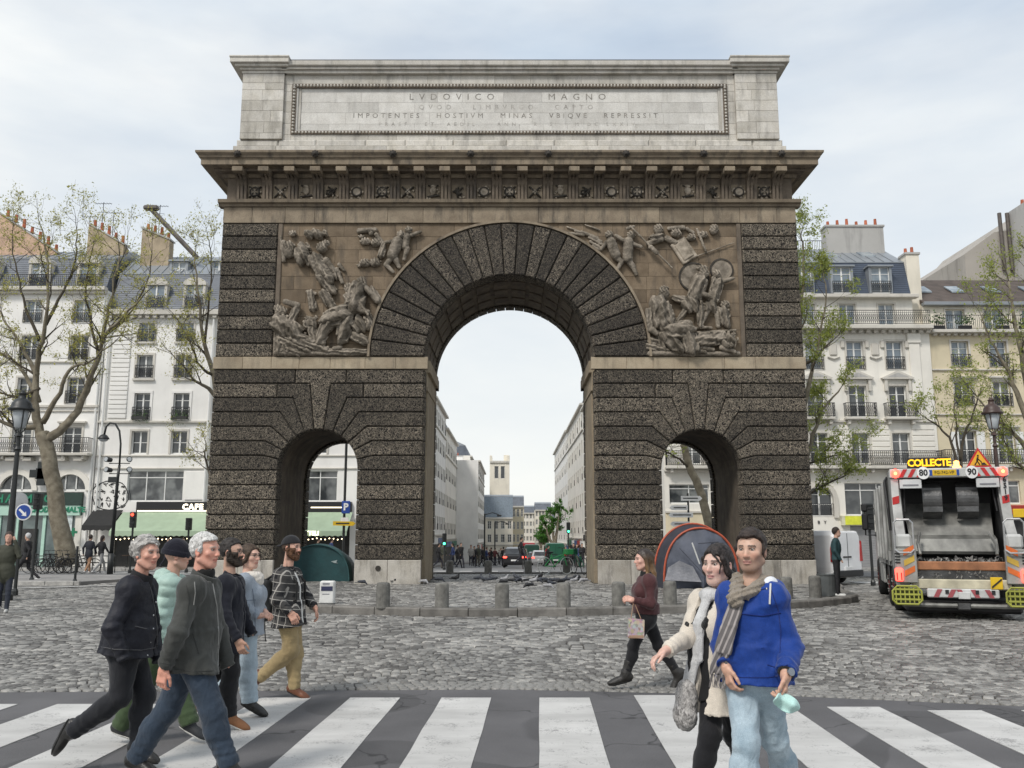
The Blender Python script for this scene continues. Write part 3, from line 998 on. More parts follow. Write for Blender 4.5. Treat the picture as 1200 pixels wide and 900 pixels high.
# upper piers
UH = (12.4-BZC)/10
for s in (-1, 1):
 for k in range(10):
  x0, x1 = sorted((s*8.05, s*(XO+.04)))
  pp = rect(x0, x1, BZC+UH*k, BZC+UH*(k+1))
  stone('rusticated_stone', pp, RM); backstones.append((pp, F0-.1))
 mb = MB(); x0, x1 = sorted((s*7.88, s*8.04)); mb.box(x0, x1, F0-.09, F0+.02, BZC, 12.4, .02); mb.build('panel_border', FRZ, arch)
# great voussoirs
NV = 25
for k in range(NV):
 a0, a1 = PI*k/NV, PI*(k+1)/NV
 pp = arcpts(0, BZC, BR, a0, a1, 3) + arcpts(0, BZC, BRO-.05, a1, a0, 3)
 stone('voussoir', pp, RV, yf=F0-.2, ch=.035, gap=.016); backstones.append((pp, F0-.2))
mb = MB()
o_ = arcpts(0, BZC, BRO+.035, 0, PI, 48); i_ = arcpts(0, BZC, BRO-.045, PI, 0, 48)
mb.prism([p for p in o_+i_ if p[1] < 12.4 or True], F0-.24, F0)
mb.build('archivolt_moulding', ENT, arch)
# ashlar of the spandrels
ah = UH
for s in (-1, 1):
 for k in range(10):
  z0, z1 = BZC+ah*k, BZC+ah*(k+1)
  zm = z1 - BZC
  xin = math.sqrt(max(0, (BRO-.1)**2 - zm*zm)) if zm < BRO-.1 else 0.0
  x = 7.89; first = True
  while x > xin + .1:
   w = random.uniform(.75, 1.2) * (.55 if first and k % 2 else 1); first = False
   x2 = max(x-w, xin)
   if x2 - xin < .3: x2 = xin
   x0, x1 = sorted((s*x, s*x2))
   stone('ashlar_block', rect(x0, x1, z0, z1), ASH, yf=F0-.035-random.uniform(0,.008), ch=.006, gap=.0025)
   x = x2
# back and side stones: same stones seen from behind, one part
mb = MB()
for pp, yf in backstones:
 th = F0 - yf
 n0 = len(mb.v)
 stone_mb([(x, z) for x, z in pp], F0+.3, yf, .03, .014, mb)
 for i in range(n0, len(mb.v)):
  x, y, z = mb.v[i]
  mb.v[i] = (x, DB + (F0 - y), z)
bs = mb.build('back_stones', RM, arch, kind='stuff')
bm = bmesh.new(); bm.from_mesh(bs.data); bmesh.ops.recalc_face_normals(bm, faces=bm.faces); bm.to_mesh(bs.data); bm.free()
# quoins running through the depth on both ends, and returns in the reveals
mb = MB()
for s in (-1, 1):
 for k in range(13):
  for y0, y1 in ((F0+.12, F0+1.5), (F0+1.53, F0+3.0), (F0+3.03, DB-.12)):
   mb.box(*sorted((s*(XO-.02), s*(XO+.05))), y0, y1, ZC[k]+.014, ZC[k+1]-.014, .025)
 for k in range(10):
  for y0, y1 in ((F0+.12, F0+2.2), (F0+2.23, DB-.12)):
   mb.box(*sorted((s*(XO-.02), s*(XO+.04))), y0, y1, BZC+UH*k+.014, BZC+UH*(k+1)-.014, .025)
mb.build('side_stones', RM, arch, kind='stuff')
# stone returns visible inside the openings (rusticated stones go .45 deep)
mb = MB()
for k in range(13):
 for s in (-1, 1):
  for (y0, y1) in ((F0-.06, F0+.5), (DB-.5, DB+.06)):
   mb.box(*sorted((s*(BR+.0), s*(BR+.14))), y0, y1, ZC[k]+.014, ZC[k+1]-.014, .025)
   if k < 6:
    mb.box(*sorted((s*(SX-SR), s*(SX-SR-.12))), y0+.0, y1, ZC[k]+.014, ZC[k+1]-.014, .02)
    mb.box(*sorted((s*(SX+SR), s*(SX+SR+.12))), y0+.0, y1, ZC[k]+.014, ZC[k+1]-.014, .02)
for k in range(NV):
 a0, a1 = PI*k/NV+.004, PI*(k+1)/NV-.004
 for (y0, y1) in ((F0-.1, F0+.5), (DB-.5, DB+.1)):
  mb.prism(arcpts(0, BZC, BR+.001, a0, a1, 3)+arcpts(0, BZC, BR+.13, a1, a0, 3), y0, y1)
for s in (-1, 1):
 for k in range(13):
  a0, a1 = PI*k/13+.008, PI*(k+1)/13-.008
  for (y0, y1) in ((F0-.05, F0+.4), (DB-.4, DB+.05)):
   mb.prism(arcpts(s*SX, SZ, SR+.001, a0, a1, 3)+arcpts(s*SX, SZ, SR+.13, a1, a0, 3), y0, y1)
mb.build('reveal_stones', RM, arch, kind='stuff')
# coffers in the vault of the great arch
mb = MB()
for j in range(3):
 y0 = F0+.75+j*1.1
 for k in range(14):
  a0, a1 = PI*(k+.12)/14, PI*(k+.88)/14
  mb.prism(arcpts(0, BZC, BR+.02, a0, a1, 3)+arcpts(0, BZC, BR+.12, a1, a0, 3), y0, y0+.85)
mb.build('vault_panels', SOF, arch, kind='stuff')
# architrave
def run(name, m, X0, X1, z0, z1, yf, wmin, wmax, ch=.01, gap=.003, yb=F0+.3):
 x = X0
 while x < X1-.01:
  w = random.uniform(wmin, wmax)
  x2 = x+w if x+w < X1-wmin*.6 else X1
  stone(name, rect(x, x2, z0, z1), m, yf=yf, yb=yb, ch=ch, gap=gap)
  x = x2
run('architrave_block', ENT, -9.97, 9.97, 12.4, 12.98, F0-.12, 1.0, 1.6)
mb = MB()
mb.prismx([(F0+.1,12.98),(F0-.18,12.98),(F0-.2,13.06),(F0-.30,13.09),(F0-.32,13.2),(F0+.1,13.2)], -10.13, 10.13)
mb.build('architrave_moulding', ENT, arch)
ZF0, ZF1 = 13.2, 14.02
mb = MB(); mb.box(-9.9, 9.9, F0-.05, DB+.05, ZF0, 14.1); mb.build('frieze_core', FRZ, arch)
# sides of the entablature
mb = MB(); mb.box(-10.05, 10.05, F0+.3, DB+.2, 12.4, 13.19, .02); mb.build('entablature_core', ENT, arch)
# consoles (triglyphs), one mesh shared by 22
def console_mesh():
 mb = MB()
 prof = [(0,0),(-.10,0),(-.13,.25),(-.14,.52),(-.2,.66),(-.34,.76),(-.5,.80),(-.5,.88),(0,.88)]
 for x0, x1 in ((-.165,-.085),(-.04,.04),(.085,.165)):
  mb.prismx(prof, x0, x1)
 mb.prismx([(0,0),(-.06,0),(-.09,.5),(-.3,.78),(0,.8)], -.17, .17)
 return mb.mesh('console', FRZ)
cm = console_mesh()
mum = MB().box(-.18, .18, -.78, 0, 0, .17, .012).mesh('mutule', ENT)
xs_tri = [(-10.5+i)*.891 for i in range(22)]
for i in range(22): put('console', cm, arch, (xs_tri[i], F0-.05, ZF0))
for i in range(22): put('mutule', mum, arch, (xs_tri[i], F0-.02, 14.03))
# metope trophies
def trophy(seed):
 rr = random.Random(seed)
 mb = MB(); kind_ = seed % 5
 mb.smooth = True
 if kind_ in (0, 3):
  for s in (-1, 1): mb.tube([(-.2*s, .0, -.2), (0, -.05, 0), (.2*s, 0, .2)], .035, 6)
  mb.ball(0, -.03, 0, .1, .05, .1)
 if kind_ in (1, 3):
  mb.lathe(0, -.01, 0, [(.19, 0), (.19, -.04), (.13, -.07), (.12, -.03), (.0, -.08)], 14, 'y')
  for k in range(5): a = 2*PI*k/5; mb.ball(.2*math.cos(a), -.02, .2*math.sin(a), .05, .03, .05, 6, 5)
 if kind_ == 2:
  mb.ball(0, -.03, .05, .12, .06, .15); mb.ball(0, -.05, .2, .1, .05, .05); mb.tube([(-.2,0,-.18),(.22,-.03,-.12)], .04, 6)
  for k in range(4): mb.tube([(.02,-.04,.15),(rr.uniform(-.2,.2),-.02,.25)], .025, 5)
 if kind_ == 4:
  for k in range(6): mb.tube([(rr.uniform(-.2,.2),-.01,rr.uniform(-.22,.22)),(rr.uniform(-.1,.1),-.06,rr.uniform(-.1,.1)),(rr.uniform(-.2,.2),-.01,rr.uniform(-.22,.22))], rr.uniform(.02,.045), 5)
 for k in range(7): mb.ball(rr.uniform(-.22,.22), -.01, rr.uniform(-.24,.2), rr.uniform(.03,.06), .03, rr.uniform(.03,.06), 6, 5)
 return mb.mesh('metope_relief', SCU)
tms = [trophy(i) for i in range(10)]
mtp = MB().box(-.26, .26, -.03, 0, .02, .62, .008).mesh('metope_slab', ENT)
for i in range(21):
 x = (xs_tri[i]+xs_tri[i+1])/2
 put('metope_slab', mtp, arch, (x, F0-.05, ZF0))
 put('metope_relief', tms[(i*7+3) % 10], arch, (x, F0-.09, ZF0+.33))
# soffit and cornice
mb = MB()
mb.box(-10.3, 10.3, F0-.38, DB+.4, 14.2, 14.32, .01)
mb.build('bed_moulding', FRZ, arch)
mb = MB()
def ring(mb, prof):
 """cornice profile (offset outwards, z) carried round all four sides of the monument"""
 rg = []
 for p, z in prof:
  rg.append([(-XO-p, F0-p, z), (XO+p, F0-p, z), (XO+p, DB+p, z), (-XO-p, DB+p, z)])
 vs = [q for r_ in rg for q in r_]
 fs = []
 for i in range(len(rg)-1):
  for k in range(4):
   k2 = (k+1) % 4
   fs.append((i*4+k, i*4+k2, (i+1)*4+k2, (i+1)*4+k))
 fs.append((3,2,1,0)); t = (len(rg)-1)*4; fs.append((t,t+1,t+2,t+3))
 mb.add(vs, fs)
ring(mb, [(.12,14.06),(.14,14.2),(.3,14.21),(.33,14.30),(.70,14.305),(.70,14.50),(.73,14.505),(.73,14.53)])
mb.build('corona', ENT, arch)
mb = MB()
ring(mb, [(.60,14.51),(.76,14.54),(.78,14.60),(.86,14.68),(.865,14.745),(.86,14.76),(.2,14.80),(.2,14.81)])
mb.build('cymatium', ENT, arch)
lion = MB(); lion.smooth = True
lion.ball(0,0,0,.10,.08,.10); lion.ball(0,-.07,-.03,.05,.05,.045)
for k in range(8): lion.ball(.1*math.cos(k*PI/4), .01, .1*math.sin(k*PI/4), .04,.04,.04,6,4)
lm = lion.mesh('lion_head', COR)
for i in range(8): put('lion_head', lm, arch, ((-3.5+i)*2.673, F0-.86, 14.63))
# ---- attic
ABZ = 14.8
mb = MB(); mb.box(-9.35, 9.35, F0+.32, DB-.3, ABZ, 18.3); mb.build('attic_core', ATT, arch)
run('attic_base_block', ATT, -9.8, 9.8, ABZ, 15.30, F0-.02, 1.3, 2.2, .012, .003, F0+.4)
run('attic_base_block', ATT, -9.72, 9.72, 15.30, 15.58, F0+.08, 1.3, 2.2, .05, .003, F0+.4)
AY = F0+.14
def att_wall():
 rows = [15.58, 15.80, 16.22, 16.65, 17.05, 17.45, 17.72, 18.08]
 for z0, z1 in zip(rows[:-1], rows[1:]):
  for s in (-1, 1):
   # pilaster blocks
   mid = random.uniform(8.5, 8.9)
   for a, b_ in ((8.1, mid), (mid, 9.60)):
    x0, x1 = sorted((s*a, s*b_))
    stone('pilaster_block', rect(x0, x1, z0, z1), ATT, yf=AY-.12, yb=F0+.4, ch=.008, gap=.0025)
   x0, x1 = sorted((s*7.82, s*8.1)); stone('attic_block', rect(x0, x1, z0, z1), ATT, yf=AY, yb=F0+.4, ch=.006, gap=.0025)
  if z0 < 15.7 or z0 > 17.6:
   run('attic_block', ATT, -7.82, 7.82, z0, z1, AY, .9, 1.9, .006, .0025, F0+.4)
  else:
   run('inscription_block', INS, -7.5, 7.5, z0, z1, AY+.05, .8, 2.0, .004, .002, F0+.4)
 for s in (-1, 1):
  x0, x1 = sorted((s*7.5, s*7.82)); mb = MB(); mb.box(x0, x1, AY+.02, F0+.4, 15.80, 17.72); mb.build('panel_ground', ATT, arch)
INS = ashlar_mat('inscription_stone', (.55,.53,.49), (.66,.645,.61), .18, .12)
att_wall()
# egg-and-dart frame of the panel
mb = MB()
fr = []
for (x0, x1, z0, z1) in ((-7.82, 7.82, 17.58, 17.72), (-7.82, 7.82, 15.80, 15.92), (-7.82, -7.66, 15.92, 17.58), (7.66, 7.82, 15.92, 17.58)):
 mb.box(x0, x1, AY-.05, AY+.1, z0, z1)
mb.build('panel_frame', FRZ, arch)
mb = MB()
for i in range(130):
 x = -7.74+i*.12
 mb.ball(x, AY-.06, 17.65, .042, .05, .05, 5, 4); mb.ball(x, AY-.06, 15.86, .042, .05, .045, 5, 4)
for i in range(14):
 for s in (-1, 1): mb.ball(s*7.74, AY-.06, 15.98+i*.122, .05, .05, .042, 5, 4)
mb.build('egg_and_dart', ATT, arch, kind='stuff')
mb = MB(); mb.box(-7.66, -7.6, AY-.02, AY+.1, 15.92, 17.58); mb.box(7.6, 7.66, AY-.02, AY+.1, 15.92, 17.58); mb.box(-7.6, 7.6, AY-.02, AY+.1, 15.92, 15.97); mb.build('inner_frame', INS, arch)
# top mouldings
mb = MB()
mb.box(-8.15, 8.15, F0+.0, DB-.2, 18.08, 18.2, .01); mb.box(-8.2, 8.2, F0-.08, DB-.15, 18.2, 18.3, .01)
mb.box(-8.2, 8.2, F0-.16, DB-.1, 18.3, 18.5, .03)
mb.build('attic_cornice', ATT, arch)
for s in (-1, 1):
 mb = MB()
 for (a, z0, z1, p) in ((9.63, 18.08, 18.18, .03), (9.7, 18.18, 18.27, .1), (9.85, 18.27, 18.37, .2), (10.0, 18.37, 18.55, .3), (10.02, 18.55, 18.62, .33)):
  x0, x1 = sorted((s*(8.05-p*.5), s*a))
  mb.box(x0, x1, AY-.12-p, DB-.1+p, z0, z1, .012)
 mb.build('pilaster_cornice', ATT, arch)
mb = MB(); mb.box(-8.2, 8.2, F0-.13, DB-.12, 18.5, 18.54, .0); mb.build('lead_flashing', mat('lead', (.07,.07,.075), .6), arch)
# inscription (thin dark grey letters for a recessed look)
LET = mat('letter_grey', (.25,.235,.21), .9, var=.5, sc=4)
LET2 = mat('letter_grey_faint', (.38,.36,.33), .9, var=.5, sc=3)
AYT = AY+.048
def inscr(txt, u0, u1, v, size, m):
 x0, z = at(u0, v, AY); x1, _ = at(u1, v, AY)
 me = text_mesh(txt, size, .003, 1.0)
 xs = [q.co.x for q in me.vertices]; w = max(xs)-min(xs)
 sp = 1.0
 bpy.data.meshes.remove(me)
 # widen by spacing until it spans the measured width
 nl = len(txt)
 sp = 1.0
 for _ in range(3):
  me = text_mesh(txt, size, .003, sp); xs = [q.co.x for q in me.vertices]; w = max(xs)-min(xs)
  if _ < 2:
   bpy.data.meshes.remove(me); sp = sp * (1 + ((x1-x0)/w - 1)*1.15) if _ == 0 else sp * (x1-x0)/w
 xs = [q.co.x for q in me.vertices]; s_ = (x1-x0)/(max(xs)-min(xs)); c_ = (max(xs)+min(xs))/2
 for q in me.vertices: q.co.x = (q.co.x-c_)*s_
 me.materials.clear(); me.materials.append(m)
 put('inscription_line', me, arch, ((x0+x1)/2, AYT, z))
inscr('LVDOVICO', 480, 579, 113, .34, LET)
inscr('MAGNO', 643, 710, 113, .34, LET)
inscr('QVOD   LIMBVRGO   CAPTO', 491, 695, 125, .25, LET2)
inscr('IMPOTENTES   HOSTIVM   MINAS   VBIQVE   REPRESSIT', 414, 771, 135, .26, LET)
inscr('PRAEF.  ET  AEDIL.   ANN.  R. S.   M DC LXXIV', 444, 744, 145, .19, LET2)
# weep hole on the plinth
mb = MB(); mb.lathe(*[at(443,666,F0-.13)[0], F0-.131, at(443,666,F0-.13)[1]], [(.09,0),(.09,-.02),(.0,-.02)], 12, 'y'); mb.build('drain_hole', COR, arch)
# ------------------------------------------------------------ carved reliefs in the spandrels
def relief(name, ox, items, drape=.0, seed=0, h=.017, extra=None, fl=.75):
 """items: caps (x0,y0,x1,y1,r0,r1[,dy]) or balls (x,y,rx,ry[,dy]) read off the photograph, standing out from the wall"""
 Yw = F0-.05
 def pt(x, y, dy=0.0):
  X, Z = at(ox+x/4.286, 250+y/4.286, Yw); return v3((X, Yw-dy, Z))
 prim = []; lo = v3((1e9,)*3); hi = -lo
 for it in items:
  if len(it) >= 6:
   dy = it[6] if len(it) > 6 else .06
   a, b_ = pt(it[0], it[1], dy), pt(it[2], it[3], dy); r0, r1 = it[4]/158, it[5]/158
   prim.append(('c', a, b_, r0, r1)); R_ = max(r0, r1)
   for q in (a, b_): lo = np.minimum(lo, q-R_); hi = np.maximum(hi, q+R_)
  else:
   dy = it[4] if len(it) > 4 else .07
   a = pt(it[0], it[1], dy); rr = v3((it[2]/158, (it[2]+it[3])/316*fl, it[3]/158)); prim.append(('e', a, rr))
   lo = np.minimum(lo, a-rr); hi = np.maximum(hi, a+rr)
 def f(P):
  r = None
  w_ = wob(P, 4, seed)
  for p in prim:
   if p[0] == 'c':
    d = d_cap(P, *p[1:]); R_ = max(p[3], p[4])
    if drape and R_ > .12:           # cloth: folds run along the limb
     ax = unit(p[2]-p[1]); pp = unit(np.cross(ax, (0,1,0)))
     c_ = ((P-p[1])@pp)/R_
     d = d-R_*.13*np.sin(c_*6.5+1.6*w_+((P-p[1])@ax)*3)
   else:
    d = d_ell(P, p[1], p[2])
    if p[2][0] < .24:                # heads: locks of hair above, features below
     q = P-p[1]; up_ = q[...,2]+.25*q[...,0]
     d = d-.018*np.where(up_ > -.02, np.sin((q@v3((1,0,.4)))*55+2*w_), 0)-.012*np.exp(-((q[...,2]+.03)/.03)**2)*np.cos(q[...,0]*40)
    elif drape: d = d-.05*np.sin((P-p[1])@v3((.9,0,.45))*22+2*w_)
   r = d if r is None else smin(r, d, .022)
  r = r+.007*wob(P, 12, seed)-.005*ridge(P, 9, seed+1)
  return np.maximum(r, P[...,1]-(Yw+.06))
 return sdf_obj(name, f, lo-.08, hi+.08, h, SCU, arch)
LX, RX_ = 230, 660
relief('relief_warrior', LX, [(538,210,42,66,.10),(600,110,64,26,.10),(635,180,30,32,.16),(655,160,22,20,.17),(600,235,645,310,38,36,.10),(655,325,56,45,.10),(640,340,690,395,26,22,.10),(645,410,690,480,28,20,.10),(605,235,570,260,16,14,.12),(655,240,700,300,18,14,.10)], .020, 1)
relief('relief_trophy', LX, [(470,185,34,50,.06),(487,105,20,18,.08),(440,150,442,240,16,12,.05),(460,215,500,210,14,12,.05),(425,120,430,180,8,8,.04)], .02, 2)
relief('relief_trophy', LX, [(705,285,735,350,14,10,.05),(690,325,720,300,16,10,.05),(575,400,590,480,18,22,.05),(560,395,600,405,10,10,.05),(720,260,745,290,12,8,.04)], .015, 3)
relief('relief_pensive_woman', LX, [(835,358,30,34,.22),(815,385,800,470,44,52,.14),(885,385,915,440,17,20,.14),(915,445,850,375,18,15,.20),(765,425,792,480,22,20,.22),(792,480,868,506,18,14,.26),(765,380,22,30,.10),(740,515,665,545,54,44,.18),(670,560,625,650,36,24,.22),(760,545,735,640,44,30,.16),(600,662,642,655,16,18,.20),(700,685,728,680,14,12,.18),(820,560,48,50,.08),(800,620,860,650,30,22,.06),(870,540,22,40,.08)], .022, 4)
relief('relief_staff', LX, [(790,408,870,520,7,7,.34),(868,560,24,36,.10)], 0, 5)
relief('relief_fallen_man', LX, [(430,560,500,605,54,48,.14),(478,560,512,478,22,19,.18),(515,470,455,452,18,15,.20),(432,500,34,30,.16),(415,480,24,20,.12),(520,635,590,650,40,30,.12),(540,650,655,688,28,20,.16),(430,640,560,690,30,30,.08),(420,600,420,690,26,30,.06)], .018, 6)
relief('relief_lion_head', LX, [(580,560,40,36,.14),(560,530,14,12,.12),(605,530,14,12,.12),(588,590,600,650,26,22,.14),(555,570,18,20,.10)], .024, 7)
relief('relief_putti', LX, [(1030,112,22,23,.12),(1068,90,20,22,.12),(1012,150,988,215,32,30,.10),(1060,120,1050,170,22,20,.07),(985,225,955,262,17,13,.10),(955,262,990,300,13,10,.10),(1000,230,1022,275,17,11,.10),(1000,145,955,150,12,10,.10),(1082,115,1128,98,12,9,.10),(1060,180,1045,235,15,10,.07)], 0, 8)
relief('relief_festoon', LX, [(850,145,30,22,.06),(905,150,30,25,.06),(820,92,900,85,16,14,.05),(905,110,945,160,12,12,.07),(945,160,930,215,14,20,.07),(850,252,32,24,.06),(900,250,32,26,.06),(830,120,18,12,.05),(880,100,16,18,.05),(820,265,14,12,.05)], .022, 9)
relief('relief_ground', LX, [(405,705,860,705,16,14,.10),(470,690,520,708,20,16,.12),(660,700,850,700,20,18,.10),(440,670,450,705,26,18,.06)], .012, 10)
relief('relief_putti', RX_, [(228,113,22,23,.12),(338,115,22,24,.14),(238,150,262,212,28,27,.10),(325,150,322,232,28,28,.12),(262,222,292,250,17,14,.10),(290,250,268,292,13,10,.10),(322,238,348,272,19,15,.12),(348,275,366,312,14,10,.12),(342,160,388,175,13,10,.14),(308,148,262,118,12,10,.12),(215,150,190,185,12,10,.08)], 0, 11)
relief('relief_spear', RX_, [(332,75,540,282,5,5,.22),(435,180,465,208,14,12,.20),(320,85,350,75,10,8,.18)], 0, 12)
relief('relief_palm', RX_, [(15,100,100,112,7,9,.06),(60,90,140,115,7,9,.06),(90,95,170,128,7,9,.07),(115,105,190,145,8,9,.07),(130,125,195,160,8,9,.07),(135,145,190,178,8,8,.06),(150,165,185,190,7,7,.05),(60,85,20,70,5,5,.04),(180,85,110,60,6,4,.04)], 0, 13)
relief('relief_trophies', RX_, [(475,85,26,30,.10),(450,130,485,118,26,20,.08),(425,155,490,135,14,16,.08),(565,105,30,24,.10),(530,80,600,75,12,14,.06),(640,125,26,22,.07),(755,85,26,30,.07),(700,110,30,20,.05),(520,130,560,150,18,16,.05),(620,80,650,100,10,10,.05),(670,85,712,192,7,7,.09)], .022, 14)
relief('relief_lance', RX_, [(620,235,855,150,4,3,.05)], 0, 15)
mb = MB(); X, Z = at(RX_+605/4.286, 250+190/4.286, F0-.05)
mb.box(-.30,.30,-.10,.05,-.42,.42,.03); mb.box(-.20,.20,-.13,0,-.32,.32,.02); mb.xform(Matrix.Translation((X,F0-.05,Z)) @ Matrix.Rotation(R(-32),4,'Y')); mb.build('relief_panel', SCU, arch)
relief('relief_warrior', RX_, [(700,308,28,30,.24),(690,285,34,16,.22),(678,350,655,425,42,36,.16),(640,465,56,44,.14),(682,480,685,570,22,15,.16),(622,480,570,552,20,12,.10),(705,352,690,412,17,14,.22),(690,412,742,432,14,12,.24),(560,430,600,440,20,22,.10),(690,578,720,578,9,8,.14)], .018, 16)
relief('relief_warrior', RX_, [(765,312,22,24,.16),(768,358,748,435,34,30,.10),(735,470,44,36,.08),(770,485,775,570,18,12,.08),(722,490,700,545,16,10,.08),(790,352,848,332,13,10,.14),(760,420,720,430,12,10,.14),(745,330,735,440,7,7,.16)], .018, 17)
def ring_relief(x, y, R_, dx):
 X, Z = at(RX_+x/4.286, 250+y/4.286, F0-.05); mb = MB()
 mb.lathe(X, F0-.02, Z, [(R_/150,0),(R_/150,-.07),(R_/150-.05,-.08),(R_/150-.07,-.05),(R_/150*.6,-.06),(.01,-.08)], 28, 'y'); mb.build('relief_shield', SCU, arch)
ring_relief(655,320,78,0); ring_relief(795,285,62,0)
relief('relief_seated_woman', RX_, [(500,412,29,34,.26),(500,385,26,12,.24),(475,462,498,555,50,50,.18),(428,500,438,590,22,19,.20),(440,592,462,612,18,12,.24),(520,475,540,540,20,18,.22),(540,600,615,592,50,46,.24),(612,600,640,688,44,38,.22),(520,620,575,680,44,36,.18),(660,700,705,703,14,10,.22),(480,540,540,520,16,14,.28),(490,610,505,680,30,20,.08)], .026, 18)
relief('relief_lion', RX_, [(668,645,790,632,38,36,.14),(825,645,44,44,.20),(830,672,18,14,.32),(800,612,16,12,.20),(850,612,14,12,.20),(790,680,850,702,16,13,.20),(690,680,745,690,17,13,.16),(655,680,670,700,16,12,.12)], .016, 19)
relief('relief_ground', RX_, [(430,708,875,708,14,14,.10),(430,670,520,690,24,18,.06),(650,605,860,590,10,8,.06),(560,580,740,578,8,8,.08),(440,640,480,650,22,16,.06)], .012, 20)
relief('relief_vase', RX_, [(800,500,820,560,34,24,.05),(810,460,26,22,.05)], .015, 21)
# ------------------------------------------------------------ buildings
def render_mat(name, c, streak=.25):
 m, n, b = node_mat(name)
 pos = N(n,'ShaderNodeNewGeometry').outputs['Position']
 mp = N(n,'ShaderNodeMapping',{'Vector':pos,'Scale':(1.5,1.5,.25)})
 st = noise(n, mp.outputs[0], 1.1, 6, .65)
 big = noise(n, pos, .35, 4, .6)
 d = tuple(x*.84 for x in c)
 cc = mixc(n, ramp(n, big, [(.3,0.0),(.7,1.0)]), d, c)
 cc = mixc(n, ramp(n, st, [(.52,0.0),(.75,streak)]), cc, tuple(x*.42 for x in c))
 n.links.new(cc, b.inputs['Base Color']); b.inputs['Roughness'].default_value=.85
 bn = N(n, 'ShaderNodeBump', {'Height': noise(n,pos,9,4), 'Strength': .2, 'Distance': .02}); n.links.new(bn.outputs[0], b.inputs['Normal'])
 MATS[name] = m
 return m
WHT = render_mat('white_render', (.86,.845,.81), .15)
CRM = render_mat('cream_stone', (.80,.745,.63), .3)
CRM2 = render_mat('buff_render', (.68,.60,.43), .3)
CRM3 = render_mat('pale_stone', (.82,.79,.72), .22)
STN = render_mat('trim_stone', (.62,.59,.53), .4)
GRW = render_mat('blank_grey_wall', (.46,.45,.43), .6)
SLATE = mat('slate_roof', (.105,.12,.145), .5, var=.25, sc=1.2, bump=.4, bsc=14)
ZINC = mat('zinc_roof', (.27,.29,.31), .42, metal=.3, var=.15, sc=.8, bump=.05)
BRNR = mat('brown_tiles', (.085,.066,.056), .8, var=.3, sc=1.5, bump=.6, bsc=16)
IRON = mat('wrought_iron', (.018,.018,.02), .5, var=.1)
FRM = mat('window_paint', (.74,.74,.72), .55, var=.05)
GLS = glass_mat('window_glass')
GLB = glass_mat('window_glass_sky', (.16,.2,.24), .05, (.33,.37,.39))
POT = mat('chimney_pot', (.42,.12,.06), .8, var=.25, obj=.2)
CHM = mat('chimney_render', (.38,.31,.22), .9, var=.3, sc=1.3, bump=.3)
WM = {}
def win_mesh(w, h, style):
 k = (round(w,2), round(h,2), style)
 if k not in WM:
  mb = MB(); t = .055
  mb.box(-w/2, -w/2+t, 0, .06, 0, h); mb.box(w/2-t, w/2, 0, .06, 0, h)
  mb.box(-w/2+t, w/2-t, 0, .06, 0, t+.03); mb.box(-w/2+t, w/2-t, 0, .06, h-t, h)
  if style in ('case', 'casesky'):
   mb.box(-.05, .05, -.02, .05, t+.03, h-t)
   nb = 2 if h > 1.7 else 1
   for i in range(nb):
    z = h*(i+1)/(nb+1) + (.2*h/3 if nb == 2 else 0)
    mb.box(-w/2+t, -.05, .0, .045, z-.018, z+.018); mb.box(.05, w/2-t, .0, .045, z-.018, z+.018)
  elif style == 'grid':
   k_ = max(2, int(w/.95))
   for i in range(1, k_):
    x = -w/2+w*i/k_; mb.box(x-.03, x+.03, -.01, .05, t+.03, h-t)
   mb.box(-w/2+t, w/2-t, -.012, .052, h*.76, h*.76+.06)
  elif style == 'plain':
   pass
  fm = mb.mesh('window', FRM)
  g = MB(); g.box(-w/2+t*.5, w/2-t*.5, .03, .045, t*.5, h-t*.5)
  gm = g.mesh('pane', GLB if style == 'casesky' else GLS)
  WM[k] = (fm, gm)
 return WM[k]
def rail_mesh(w, h=.95, fancy=1, d=0.0):
 k = ('r', round(w,2), h, fancy, d)
 if k not in WM:
  mb = MB()
  mb.box(-w/2, w/2, -.02, .02, h-.04, h); mb.box(-w/2, w/2, -.015, .015, .06, .09)
  if fancy: mb.box(-w/2, w/2, -.012, .012, h-.2, h-.18)
  n_ = max(3, int(w/.13))
  for i in range(n_+1):
   x = -w/2+w*i/n_
   mb.box(x-.011, x+.011, -.011, .011, .09, h-.04)
   if fancy and i < n_:
    x2 = x+w/n_/2
    mb.tube([(x2-.05,0,.2),(x2,0,.3),(x2+.05,0,.45),(x2,0,.6),(x2-.05,0,.72)], .013, 3, False)
    mb.tube([(x2+.05,0,.2),(x2,0,.3),(x2-.05,0,.45),(x2,0,.6),(x2+.05,0,.72)], .013, 3, False)
  for s in (-1, 1):
   if d: mb.box(s*w/2-.02, s*w/2+.02, 0, d, h-.04, h);
   if d:
    for j in range(int(d/.13)+1): mb.box(s*w/2-.011, s*w/2+.011, .13*j-.011, .13*j+.011, .06, h-.04)
  WM[k] = mb.mesh('railing', IRON)
 return WM[k]
